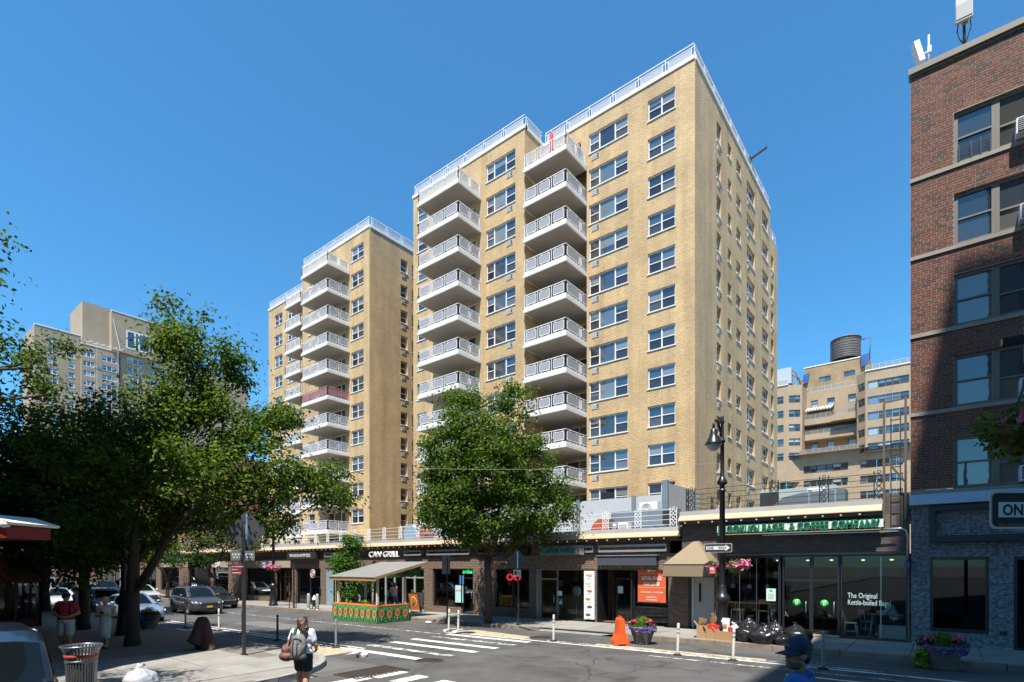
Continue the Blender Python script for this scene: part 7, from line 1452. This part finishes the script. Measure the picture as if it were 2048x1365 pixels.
    # side windows
    split = [(-h+.42,-h+1.05),(-h+1.1,-.12),(-.05,.92)] if suv else [(-h+1.2,-.15),(-.08,.72)]
    for s_ in (-1, 1):
        for a, b in split:
            mb = MB(); k = 6; P = []
            for i in range(k+1):
                yy = a+(b-a)*i/k; wb, zb_, wt_, ze, zr = cab(yy)
                for f_ in (.1, .93): P.append((s_*((wb+(wt_-wb)*f_)+.012), yy, zb_+(ze-zb_)*f_))
            mb.add(P, [(2*i,2*i+2,2*i+3,2*i+1) if s_ > 0 else (2*i+1,2*i+3,2*i+2,2*i) for i in range(k)], 0, True); mb.build('side_window', CARG, t)
        for a, b in split: mb = MB(); wb = bw*.985; mb.box(s_*(bw+.002)-.008, s_*(bw+.002)+.008, b+.02, b+.035, .42, interp(belt,b)-.05); mb.build('door_seam', trim, t)
        mb = MB(); mb.ell((s_*(bw+.1), .78 if suv else .62, interp(belt,.7)+.1), (.11,.07,.085), 10, 7); mb.build('mirror', paint, t)
        for yy in (.1, -.95): mb = MB().box(s_*bw*.99-.012, s_*bw*.99+.014, yy-.11, yy+.11, interp(belt,yy)-.19, interp(belt,yy)-.15); mb.build('handle', chrome, t)
        mb = MB(); mb.box(s_*bw*.965-.02, s_*bw*.965+.022, -h+1.4, h-1.4, .23, .33); mb.build('sill', trim, t)
    def slope(ya, yb, zfrac0, zfrac1, wsc, nm):
        mb = MB(); P = []; sy = sorted([ya, yb] + [v for v in cy if ya+.01 < v < yb-.01]); k = len(sy)-1
        for yy in sy:
            wb, zb_, wt_, ze, zr = cab(yy); c = .014
            for j in range(7): u = -1+2*j/6; P.append((u*wt_*wsc, yy + (c if yb > 0 else -c), zr + .012 - .05*abs(u)**3))
        mb.add(P, [(i*7+j, i*7+j+1, (i+1)*7+j+1, (i+1)*7+j) if yb < 0 or True else () for i in range(k) for j in range(6)], 0, True); mb.build(nm, CARG, t)
    ra = roof[-1][0]-.06; rb = roof[-3][0]+.03; slope(rb, ra, 0, 0, .92, 'windscreen')
    slope(roof[0][0]+.04 if not suv else roof[0][0]+(.02 if boxy else .1), roof[2][0]-(.0 if boxy else .06), 0, 0, .93 if boxy else .88, 'rear_window')
    for c in (wf, wr):
        for s_ in (-1, 1):
            w = MB(); X = s_*(bw-.12); pr = [(R_*.6,.1),(R_*.93,.11),(R_,.075),(R_,-.075),(R_*.93,-.11),(R_*.6,-.1)]; q = MB().lathe([(r, z_) for r, z_ in pr], n=24); q.v = [(X+z_, c+a, R_+b) for a, b, z_ in q.v]; wh = q.build('wheel', rubber, t)
            q = MB(); q.lathe([(0,.07),(.07,.075),(.09,.06)], n=12); q.lathe([(R_*.6,.1),(R_*.63,.09),(R_*.57,.05)], n=24); 
            for k in range(5):
                a = 2*math.pi*k/5; q.obox((R_*.34*math.cos(a), R_*.34*math.sin(a), .065), (R_*.56,.075,.025), Matrix.Rotation(a,3,'Z'))
            q.v = [(X+s_*z_, c+a, R_+b) for a, b, z_ in q.v]; q.build('rim', rimm, wh); q = MB(); q.lathe([(0,.03),(R_*.58,.03)], n=20); q.v = [(X+s_*z_, c+a, R_+b) for a, b, z_ in q.v]; q.build('hub_shadow', blackm, wh)
    zf = interp(belt, h-.2)
    for s_ in (-1, 1):
        mb = MB(); mb.add([(s_*bw*.88,h-.32,zf-.02),(s_*bw*.5,h-.045,zf-.1),(s_*bw*.5,h-.015,zf-.19),(s_*bw*.88,h-.2,zf-.13),(s_*bw*.96,h-.42,zf-.05)], [(0,4,3,2,1) if s_ > 0 else (0,1,2,3,4)]); 
        mb.v = [(a*1.01,b+.03,c+.02) for a,b,c in mb.v]; mb.build('headlight', headm, t)
        zr_ = interp(belt, -h+.2); mb = MB().box(min(s_*bw*.62,s_*bw*.9), max(s_*bw*.62,s_*bw*.9), -h-.015, -h+.14, zr_-.3, zr_-.04); mb.build('taillight', tailm, t)
    MB().box(-bw*.5,bw*.5,h-.06,h+.012,zf-.25,zf-.1).build('grille', trim, t); MB().box(-bw*.48,bw*.48,h+.0,h+.02,zf-.135,zf-.105).build('grille_bar', chrome, t); MB().box(-bw*.62,bw*.62,h-.1,h+.006,.27,.42).build('lower_grille', trim, t); MB().box(-bw*.6,bw*.6,-h-.02,-h+.1,.28,.42).build('rear_bumper', trim, t)
    if plate: MB().box(-.16,.16,h+.012,h+.025,.44,.56).build('number_plate', plate, t)
    if rails: [MB().tube([(s_*bw*.68,-h+1.0,H-.04),(s_*bw*.68,-h+1.1,H+.04),(s_*bw*.68,.1,H+.03),(s_*bw*.68,.2,H-.05)],.02,6).build('roof_rail', trim, t) for s_ in (-1, 1)]
    return t
E90 = R(-90)
car('parked_car', 'dark grey suv with a yellow number plate driving in the near lane', 'car', -36.3, 13.9, E90+R(-3), (.055,.058,.066), True, plate=platey, rails=True)
car('parked_car', 'black sedan behind the grey suv, parked at the far kerb', 'car', -40.6, 16.6, E90, (.008,.009,.012), False, L=4.9, W_=1.9, H=1.5)
car('parked_car', 'silver sedan further back in the far parking lane', 'car', -54.5, 16.5, E90, (.5,.51,.53), False, L=4.7, H=1.45)
car('parked_car', 'black suv just behind the silver sedan', 'car', -61.5, 15.6, E90, (.012,.013,.016), True, L=4.8, H=1.8)
car('parked_car', 'white suv far down the street', 'car', -78, 14.4, E90, (.62,.63,.64), True, L=5.0, H=1.9)
car('parked_car', 'dark suv far down the street beside the white one', 'car', -68, 14.0, E90, (.03,.032,.036), True, L=4.7, H=1.7)
car('parked_car', 'pale blue sedan parked at the near kerb behind the tree trunk', 'car', -33.4, 9.7, E90, (.2,.28,.38), False, L=4.7, H=1.45)
car('parked_car', 'blue grey suv parked behind the pale blue sedan', 'car', -39.2, 9.9, E90, (.08,.13,.2), True, L=4.6, H=1.65)
car('parked_car', 'white car far back at the near kerb, beyond the red cafe', 'car', -50, 9.9, E90, (.6,.61,.62), False, L=4.7, H=1.45)
x = -74; t = thing('delivery_truck', 'white box truck far down the street', 'truck', (x, 11.8, gz(x)), E90); MB().box(-1.15,1.15,-5.2,.4,.9,3.2).build('cargo_box', offwhite, t); mb = MB(); mb.prism([(.45,.5),(2.3,.5),(2.3,1.3),(1.7,1.45),(1.2,2.4),(.45,2.45)], -1.05, 1.05, 'x'); mb.build('cab', white, t); MB().quad((-.9,1.72,1.5),(.9,1.72,1.5),(.85,1.26,2.3),(-.85,1.26,2.3)).build('windscreen', CARG, t)
[[MB().tube([(s_*.75,yy,.42),(s_*1.08,yy,.42)],.42,18).build('wheel', rubber, t) for s_ in (-1,1)] for yy in (-3.6,1.6)]; MB().box(-1,1,-5.1,.4,.6,.9).build('chassis', darkm, t)
# close suv in the lower left corner: its rear end is in view
c = at(28, 1300, 6.6); car('parked_car', 'dark blue suv at the lower left corner, seen from behind', 'car', -11.05, .98, R(90)-R(2), (.014,.022,.034), True, True, L=4.7, W_=1.9, H=1.84, z=gz(-9))
# ---------------- people ----------------
def fuse(parts, voxel, smooth=3, rough=0, fs=9):
    """one continuous surface from overlapping tapered limbs"""
    mb = MB()
    for p in parts:
        if p[0] == 'e': mb.ell(p[1], p[2], 16, 10, p[3] if len(p) > 3 else None)
        else:
            a, ra, b, rb = Vector(p[1]), p[2], Vector(p[3]), p[4]; mb.tube([a, a.lerp(b,.5), b], [ra, (ra+rb)/2, rb], 12); mb.ell(a, ra, 12, 8); mb.ell(b, rb, 12, 8)
    me = mb.mesh('fuse', []); o = put('fuse', me); r = o.modifiers.new('r', 'REMESH'); r.mode = 'VOXEL'; r.voxel_size = voxel; r.use_smooth_shade = True
    s = o.modifiers.new('s', 'SMOOTH'); s.iterations = smooth; s.factor = .5; me = evalmesh(o, 'figure')
    if rough:
        me.calc_normals() if hasattr(me, 'calc_normals') else None; ns = [v.normal.copy() for v in me.vertices]
        for v, n_ in zip(me.vertices, ns): q = Vector((v.co.x*fs, v.co.y*fs, v.co.z*fs*.55)); v.co += n_*rough*((1-abs(mnoise.noise(q))*2.4) + .5*mnoise.noise(q*2.7))
        me.update()
    return me
def skinm(name, c): return M(name, c, .5, var=.06, vs=8)
def person(label, loc, rz, H, J, skin, top, bottom, hair, shoe, voxel=.014, bulk=1.0, sleeve=.55, leg=.45, skirt=False, hairlong=False, hat=None, face=True, by=0):
    """J: joint positions in a local frame (x right, y forward, z up) for a 1.7 m figure"""
    t = thing('person', label, 'person', loc, rz); t.scale = (H/1.7,)*3; V = Vector
    D = dict(hipL=(-.09,0,.9), hipR=(.09,0,.9), kneeL=(-.1,.03,.49), kneeR=(.1,.03,.49), ankL=(-.1,0,.08), ankR=(.1,0,.08), toeL=(-.11,.15,.035), toeR=(.11,.15,.035), shL=(-.185,0,1.38), shR=(.185,0,1.38), elL=(-.25,-.02,1.1), elR=(.25,-.02,1.1), wrL=(-.26,.08,.86), wrR=(.26,.08,.86), haL=(-.26,.11,.77), haR=(.26,.11,.77), neck=(0,-.01,1.44), head=(0,.02,1.58), pel=(0,0,.93), chest=(0,0,1.25)); D.update(J); D = {k: V(v) for k, v in D.items()}; b = bulk; Rm = Matrix.Rotation(by, 3, 'Z')
    if by: D = {k: (v if k in ('head', 'neck') else Rm @ v) for k, v in D.items()}
    P = [('e', D['pel'], (.165*b,.12*b,.14), Rm), ('e', D['pel'].lerp(D['chest'],.45), (.145*b,.105*b,.16), Rm), ('e', D['chest'], (.165*b,.115*b,.17), Rm), ('c', D['chest']+V((0,0,.12)), .085, D['neck'], .055), ('c', D['neck'], .056, D['head']-V((0,.02,.06)), .056)]
    for s_ in 'LR':
        P += [('c', D['chest']+V((0,0,.1)), .08, D['sh'+s_], .062*b), ('c', D['sh'+s_], .06*b, D['el'+s_], .043*b), ('c', D['el'+s_], .042*b, D['wr'+s_], .028), ('c', D['hip'+s_], .09*b, D['knee'+s_], .062*b), ('c', D['knee'+s_], .058*b, D['knee'+s_].lerp(D['ank'+s_],.35), .058*b), ('c', D['knee'+s_].lerp(D['ank'+s_],.35), .056*b, D['ank'+s_], .038), ('c', D['ank'+s_], .04, D['toe'+s_], .034)]
        d = (D['ha'+s_]-D['wr'+s_]); P.append(('c', D['wr'+s_]+d*.15, .026, D['wr'+s_]+d*.75, .03))
    hd = D['head']; yaw_ = J.get('_yaw', 0) if False else 0
    P += [('e', hd+V((0,-.012,.03)), (.075,.095,.092)), ('e', hd+V((0,.02,-.045)), (.058,.07,.068)), ('e', hd+V((0,.055,-.085)), (.032,.03,.024)), ('e', hd+V((0,.096,-.012)), (.013,.02,.022)), ('e', hd+V((-.077,-.01,-.005)), (.012,.022,.03)), ('e', hd+V((.077,-.01,-.005)), (.012,.022,.03)), ('e', hd+V((0,.075,.028)), (.05,.018,.01)), ('e', hd+V((0,.085,-.058)), (.022,.01,.007))]
    me = fuse(P, voxel); me.materials.clear(); me.materials.append(skin); body = put('body', me, t)
    # five fingers on each hand, appended to the same mesh
    mb = MB()
    for s_ in 'LR':
        w, h = D['wr'+s_], D['ha'+s_]; d = (h-w).normalized(); side = V((1 if s_ == 'L' else -1, 0, 0)); ac = d.cross(side); 
        if ac.length < .1: ac = V((0,1,0))
        ac.normalize(); side = ac.cross(d).normalized(); base = w + (h-w)*.8
        for k, (o_, ln) in enumerate(((-.026,.062),(-.009,.072),(.009,.068),(.026,.052))):
            p0 = base + ac*o_; p1 = p0 + d*ln*.5 + side*.006; p2 = p1 + d*ln*.35 + side*.022; p3 = p2 + d*ln*.15 + side*.02; mb.tube([p0-d*.02, p1, p2, p3], [.009,.0085,.008,.006], 6)
        p0 = w + (h-w)*.3; mb.tube([p0, p0 + ac*.035 + d*.025 + side*.01, p0 + ac*.05 + d*.055 + side*.02], [.011,.010,.007], 6)
    bm_ = mb.mesh('f', [skin]); o2 = put('f', bm_); 
    import bmesh
    bmh = bmesh.new(); bmh.from_mesh(me); bmh.from_mesh(bm_); bmh.to_mesh(me); bmh.free(); bpy.data.objects.remove(o2)
    for p in me.polygons: p.use_smooth = True
    g = .014
    if top:
        Q = [('e', D['pel'].lerp(D['chest'],.12), (.168*b+g,.122*b+g,.13), Rm), ('e', D['pel'].lerp(D['chest'],.5), (.155*b+g,.115*b+g,.17), Rm), ('e', D['chest'], (.168*b+g,.118*b+g,.175), Rm), ('c', D['chest']+V((0,0,.1)), .1, D['neck']-V((0,0,.035)), .068)]
        for s_ in 'LR':
            Q.append(('c', D['chest']+V((0,0,.1)), .09, D['sh'+s_], .07*b+.004))
            if sleeve > 0: Q.append(('c', D['sh'+s_], .068*b+.006, D['sh'+s_].lerp(D['el'+s_], min(1,sleeve)), .058*b+.006))
            if sleeve > 1: Q.append(('c', D['el'+s_], .056*b, D['el'+s_].lerp(D['wr'+s_], sleeve-1), .045*b))
        m2 = fuse(Q, voxel, 2, .008); m2.materials.clear(); m2.materials.append(top); put('shirt', m2, t)
    if bottom:
        if skirt:
            Q = [('e', D['pel'], (.165*b+g,.125*b+g,.16)), ('c', D['pel'], .15*b, (D['kneeL']+D['kneeR'])/2+V((0,0,.02)), .155*b), ('c', D['pel']-V((.04,0,0)), .13*b, D['kneeL']-V((-.01,0,.08)), .1*b), ('c', D['pel']+V((.04,0,0)), .13*b, D['kneeR']-V((.01,0,.08)), .1*b)]
        else:
            Q = [('e', D['pel'], (.165*b+g,.122*b+g,.14))]
            for s_ in 'LR':
                Q.append(('c', D['hip'+s_], .092*b+g, D['hip'+s_].lerp(D['knee'+s_], min(1,leg*2)), (.082 if leg < .6 else .07)*b+g))
                if leg > .5: Q.append(('c', D['knee'+s_], .066*b+g, D['knee'+s_].lerp(D['ank'+s_], leg*2-1), .05+g))
        m2 = fuse(Q, voxel, 2, .008); m2.materials.clear(); m2.materials.append(bottom); put('skirt' if skirt else 'trousers' if leg > .6 else 'shorts', m2, t)
    if shoe:
        for s_ in 'LR': m2 = fuse([('c', D['ank'+s_]-V((0,.035,.03)), .042, D['toe'+s_]+V((0,.01,.0)), .038)], .012, 2); m2.materials.clear(); m2.materials.append(shoe); put('shoe', m2, t)
    if hair:
        Q = [('e', hd+V((0,-.028,.042)), (.083,.095,.09)), ('e', hd+V((0,-.055,-.01)), (.075,.06,.07))]
        if hairlong: Q += [('e', hd+V((0,-.05,.03)), (.105,.1,.105)), ('e', hd+V((.0,-.065,-.05)), (.1,.08,.09)), ('c', hd+V((.04,-.085,-.03)), .085, hd+V((.08,-.11,-.14)), .075), ('c', hd+V((.08,-.11,-.14)), .07, hd+V((.11,-.12,-.27)), .045), ('e', hd+V((.12,-.1,-.1)), (.04,.05,.06)), ('e', hd+V((.05,-.14,-.2)), (.05,.04,.05)), ('e', hd+V((.13,-.12,-.2)), (.035,.04,.05))]
        m2 = fuse(Q, .011, 2, .012 if hairlong else .006, 16); m2.materials.clear(); m2.materials.append(hair); put('hair', m2, t)
    if face:
        for s_ in (-1, 1): MB().ell(hd+V((s_*.03,.082,.008)), (.011,.008,.007), 8, 6).build('eye', M('eye_dark', (.02,.015,.012), .2), t)
    t['D'] = 0; del t['D']; return t, D
sk1 = skinm('skin_tan', (.42,.2,.11)); sk2 = skinm('skin_light', (.47,.27,.18)); sk3 = skinm('skin_brown', (.14,.07,.045)); hairb = M('hair_brown', (.05,.024,.014), .5, var=.4, vs=30, bump=.4, bs=40); hairk = M('hair_black', (.012,.010,.009), .5, var=.3, vs=30)
cl = lambda n, c, **k: M('cloth_'+n, c, .8, bump=.25, bs=14, **k)
Fc = lambda rz: R(rz)
# woman with the backpack, walking away, phone at her left ear
x, y = -10.25, 5.95; face = math.atan2(-x, y) if False else R(26)
t, D = person('woman with brown wavy hair, grey backpack and dark shorts, seen from behind on the phone', (x, y, gz(x)+.15-.15), R(30), 1.63,
    dict(elL=(-.34,.05,1.15), wrL=(-.17,.13,1.38), haL=(-.1,.1,1.48), elR=(.27,.04,1.12), wrR=(.2,.2,1.0), haR=(.16,.25,.95), kneeL=(-.1,.06,.5), ankL=(-.1,.02,.08), toeL=(-.11,.17,.04), kneeR=(.11,-.02,.5), ankR=(.13,-.2,.14), toeR=(.14,-.09,.04)), sk1, cl('white', (.68,.69,.74)), cl('navy', (.01,.011,.018)), hairb, cl('shoe', (.03,.03,.03)), .012, 1.16, .6, .33, hairlong=True)
bp_ = thing('backpack', 'grey backpack worn by the woman with brown hair', 'backpack', (x, y, gz(x)), R(30)); gp_ = cl('backpack', (.15,.15,.155)); gd = cl('backpack_dark', (.035,.035,.037)); s163 = 1.63/1.7
m2 = fuse([('e',(.04,-.22,1.08),(.165,.11,.25)), ('c',(.04,-.22,.95),.14,(.04,-.21,1.2),.12)], .012, 3, .006, 12); m2.materials.append(gp_); put('bag', m2, bp_); m2 = fuse([('e',(.04,-.315,1.0),(.12,.045,.15))], .01, 2); m2.materials.append(gp_); put('front_pocket', m2, bp_)
m2 = fuse([('c',(-.08,-.26,.86),.07,(.16,-.26,.86),.07)], .012, 2); m2.materials.append(gd); put('base', m2, bp_); mb = MB()
for dx in (-.025, .07): mb.tube([(dx,-.34,1.2),(dx+.005,-.365,1.05),(dx,-.35,.9)], .011, 6)
mb.tube([(-.06,-.31,1.2),(.04,-.335,1.25),(.14,-.31,1.2)], .009, 6); mb.build('strap', gd, bp_); mb = MB(); [mb.tube([(sx,-.14,1.32),(sx*1.02,-.03,1.42),(sx*1.0,.1,1.33),(sx*1.1,.1,1.1)], .022, 6) for sx in (-.11,.13)]; mb.build('shoulder_strap', gd, bp_)
MB().ell((-.03,-.25,1.36),(.03,.03,.09),8,6).build('green_tag', M('tag_green', (.02,.2,.12), .5), bp_); MB().obox((.06,-.345,1.16),(.07,.008,.025)).build('logo', M('logo_grey', (.4,.4,.4), .5), bp_)
tb = thing('shoulder_bag', 'brown patterned shoulder bag hanging at the woman\'s left side', 'bag', (x, y, gz(x)), R(30)); bm2 = M('bag_brown', (.1,.042,.03), .6, var=.95, vs=34)
m2 = fuse([('e',(-.24,-.1,.98),(.14,.16,.13)), ('e',(-.25,-.14,.86),(.16,.17,.1))], .012, 3, .014, 11); m2.materials.append(bm2); put('bag', m2, tb); mb = MB(); mb.tube([(-.2,-.2,1.05),(-.2,-.1,1.3),(-.16,-.0,1.41),(-.2,.08,1.3),(-.22,.03,1.05)], .014, 6); mb.build('strap', gd, tb)
ph_ = thing('phone', 'phone held at the woman\'s left ear', 'phone', (x, y, gz(x)), R(30)); MB().obox((-.1,.06,1.51),(.012,.07,.14),Euler((R(20),0,0)).to_matrix()).build('case', white, ph_)
sg = thing('sunglasses', 'dark sunglasses pushed up on the woman\'s brown hair', 'sunglasses', (x, y, gz(x)), R(30)); MB().tube([(-.085,-.02,1.585),(-.08,.05,1.62),(-.03,.075,1.63),(.03,.075,1.63),(.08,.05,1.62),(.085,-.02,1.585)], .009, 6).build('frame', blackp, sg)
# man in the cap, close at the lower right, half turned to the camera
hx_ = at(1584, 1318, 4.75); x, y = hx_.x, hx_.y; capz = .16
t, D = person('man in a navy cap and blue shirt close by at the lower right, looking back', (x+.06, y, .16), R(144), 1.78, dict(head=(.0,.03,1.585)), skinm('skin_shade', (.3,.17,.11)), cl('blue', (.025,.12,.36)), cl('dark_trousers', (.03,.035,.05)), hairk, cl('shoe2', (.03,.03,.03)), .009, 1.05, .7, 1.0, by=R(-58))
hd = D['head']; V = Vector
mb = MB(); 
m2 = fuse([('e', hd+V((0,.023,-.07)), (.0588,.0712,.05)), ('e', hd+V((0,.055,-.09)), (.034,.033,.025)), ('c', hd+V((-.024,.087,-.043)), .006, hd+V((.024,.087,-.043)), .006)], .005, 2); m2.materials.append(M('beard', (.115,.066,.045), .8, var=.35, vs=60)); put('beard', m2, t)
[MB().tube([hd+V((s_*.014,.092,.028)), hd+V((s_*.035,.088,.034)), hd+V((s_*.052,.072,.026))], [.006,.006,.004], 6).build('eyebrow', hairk, t) for s_ in (-1, 1)]; [MB().ell(hd+V((s_*.03,.081,.008)), (.014,.008,.008), 10, 6).build('eye_white', M('eye_white', (.5,.48,.45), .3), t) for s_ in (-1, 1)]
MB().ell(hd+V((0,.089,-.062)), (.022,.009,.007), 10, 6).build('lips', M('lips', (.22,.09,.07), .5), t)
m2 = fuse([('c', D['neck']+V((-.06,-.02,-.0)), .03, D['neck']+V((-.035,.07,-.05)), .026), ('c', D['neck']+V((.06,-.02,-.0)), .03, D['neck']+V((.035,.07,-.05)), .026), ('c', D['neck']+V((-.06,-.035,.0)), .03, D['neck']+V((.06,-.035,.0)), .03)], .009, 2); m2.materials.append(cl('blue_collar', (.022,.1,.31))); put('collar', m2, t)
cp_ = thing('baseball_cap', 'navy baseball cap with a curved peak on the man at the lower right', 'cap', t.location.copy(), R(144)); cp_.scale = t.scale; cm = cl('cap', (.012,.02,.05)); mb = MB(); prof = [(.098,.03),(.1,.05),(.094,.09),(.07,.125),(.03,.142),(0,.145)]; mb.lathe(prof, hd+V((0,-.02,.015)), 20, 0, True, 1.12); mb.build('crown', cm, cp_); mb = MB(); P = []
for k in range(13):
    a = R(-72+144*k/12); dz = -.02*abs(math.sin(a))**2
    P += [hd+V((.09*math.sin(a), -.02+.105*math.cos(a), .05+dz)), hd+V((.088*math.sin(a), .07+.115*math.cos(a)**.7 if math.cos(a) > 0 else .07, .028+dz))]
P2 = [p - V((0,0,.006)) for p in P]; mb.add(P+P2, [(2*k,2*k+2,2*k+3,2*k+1) for k in range(12)] + [(26+2*k,26+2*k+1,26+2*k+3,26+2*k+2) for k in range(12)] + [(2*k+1,2*k+3,26+2*k+3,26+2*k+1) for k in range(12)], 0, True); mb.build('peak', cm, cp_); MB().ell(hd+V((0,-.02,.161)), .009, 8, 5).build('button', cm, cp_)
mt = textmesh('CITY', .035, .001); mt.transform(Matrix.Rotation(R(180),4,'Z')); mt.transform(Matrix.Translation(hd+V((.045,.092,.075)))); mt.materials.clear(); mt.materials.append(M('cap_text', (.16,.25,.42), .6)); put('lettering', mt, cp_)
# couple in the shade at the left
x, y = -20.9, 4.35; t, D = person('man in a red t-shirt, pale shorts and a dark cap walking in the shade', (x, y, gz(x)+.15), R(-122), 1.78, dict(elL=(-.3,.0,1.12), wrL=(-.1,.2,1.03), haL=(-.02,.24,1.02), elR=(.3,.0,1.12), wrR=(.1,.2,1.05), haR=(.02,.24,1.04), kneeL=(-.11,.1,.5), ankL=(-.11,.08,.08), toeL=(-.12,.23,.05), kneeR=(.11,-.0,.49), ankR=(.11,-.14,.11), toeR=(.12,-.02,.04)), sk1, cl('red', (.42,.02,.025)), cl('pale', (.5,.49,.45)), hairk, cl('shoe3', (.2,.2,.2)), .014, 1.2, .6, .42)
hd = D['head']; MB().lathe([(.1,.03),(.098,.07),(.06,.12),(0,.13)], hd+V((0,-.015,.012)), 14, 0, True, 1.12).build('cap', blackm, t); MB().ell(hd+V((0,.12,.04)), (.075,.075,.01), 12, 5).build('cap_peak', blackm, t); MB().box(hd.x-.06,hd.x+.06,hd.y+.08,hd.y+.095,hd.z-.005,hd.z+.028).build('sunglasses', blackp, t); mb = MB(); [mb.tube([(sx,.12,1.1),(sx,.13,1.32),(sx*.9,.02,1.43),(sx*.9,-.1,1.35)], .024, 6) for sx in (-.13,.13)]; mb.build('backpack_strap', blackm, t)
x, y = -20.75, 5.3; t, D = person('woman in a cream dress and sun hat looking at her phone, walking in the shade', (x, y, gz(x)+.15), R(-118), 1.62, dict(elL=(-.25,.02,1.1), wrL=(-.08,.24,1.13), haL=(-.0,.29,1.17), elR=(.25,.02,1.1), wrR=(.08,.24,1.13), haR=(.02,.29,1.18), head=(0,.04,1.575), kneeL=(-.06,.06,.5), ankL=(-.05,.1,.08), toeL=(-.05,.25,.05), kneeR=(.07,.02,.49), ankR=(.06,-.1,.1), toeR=(.06,.02,.04)), sk2, cl('cream', (.6,.54,.47)), cl('cream_skirt', (.62,.56,.5)), hairb, cl('sandal', (.05,.035,.03)), .013, .98, 0, .5, skirt=True)
hd = D['head']; MB().lathe([(.17,.0),(.165,.015),(.1,.045),(.095,.12),(.06,.14),(0,.145)], hd+V((0,-.01,.02)), 18).build('sun_hat', cl('straw', (.55,.47,.36)), t); MB().obox((.01,.32,1.22),(.07,.012,.13),Euler((R(-40),0,0)).to_matrix()).build('phone', blackp, t)
x, y = -29.6, 6.55; person('man in a white t-shirt standing behind the red shirted man', (x, y, gz(x)+.15), R(200), 1.75, {}, sk1, cl('white2', (.6,.62,.66)), cl('denim_dark', (.05,.06,.09)), hairk, cl('shoe4', (.1,.1,.1)), .018, 1.0, .55, 1.0)
x = fx(788, 19.6); t, D = person('pedestrian in a pink shirt and blue jeans walking past the dining shed', (x, 19.6, gz(x)+.15), R(-75), 1.72, dict(head=(0,.04,1.57), elR=(.26,-.1,1.12), wrR=(.24,.02,.9), haR=(.24,.06,.82), elL=(-.25,-.06,1.1), kneeL=(-.1,.16,.5), ankL=(-.1,.12,.08), toeL=(-.1,.27,.05), kneeR=(.1,-.04,.5), ankR=(.1,-.24,.14), toeR=(.1,-.12,.04)), sk3, cl('pink', (.62,.42,.46)), cl('jeans', (.07,.17,.33)), hairk, cl('shoe5', (.02,.02,.02)), .016, 1.15, .6, 1.0)
MB().obox(D['head']+V((0,.085,-.055)),(.09,.02,.07)).build('face_mask', M('mask_blue', (.25,.42,.48), .7), t); MB().tube([(-.2,.05,1.36),(-.1,-.16,1.1),(.15,-.17,.85)],.022,6).build('bag_strap', blackm, t); m2 = fuse([('e',(.22,-.02,.78),(.09,.14,.16))], .014, 2); m2.materials.append(blackm); put('bag', m2, t)
x = fx(1785, 22.6); sit = dict(pel=(0,0,.55), chest=(0,.12,.86), neck=(0,.18,1.06), head=(0,.24,1.19), hipL=(-.1,0,.52), hipR=(.1,0,.52), kneeL=(-.12,.42,.52), kneeR=(.12,.42,.52), ankL=(-.12,.42,.1), ankR=(.12,.42,.1), toeL=(-.12,.56,.05), toeR=(.12,.56,.05), shL=(-.18,.14,1.0), shR=(.18,.14,1.0), elL=(-.26,.3,.8), elR=(.26,.3,.8), wrL=(-.14,.5,.84), wrR=(.14,.5,.84), haL=(-.08,.56,.88), haR=(.08,.56,.88))
person('seated customer in a white shirt leaning over the table inside the bagel shop', (x+.1, 22.6, .16), R(80), 1.72, sit, sk2, cl('white3', (.6,.66,.66)), cl('dark2', (.03,.03,.035)), hairk, None, .014, 1.05, 1.9, 1.0)
x = fx(1503, 23.6); person('person in dark blue standing inside the left bagel shop window', (x, 23.5, .16), R(40), 1.75, {}, sk1, cl('navy2', (.02,.03,.07)), cl('navy3', (.02,.022,.03)), hairk, cl('shoe6', (.02,.02,.02)), .018, 1.1, .6, 1.0)
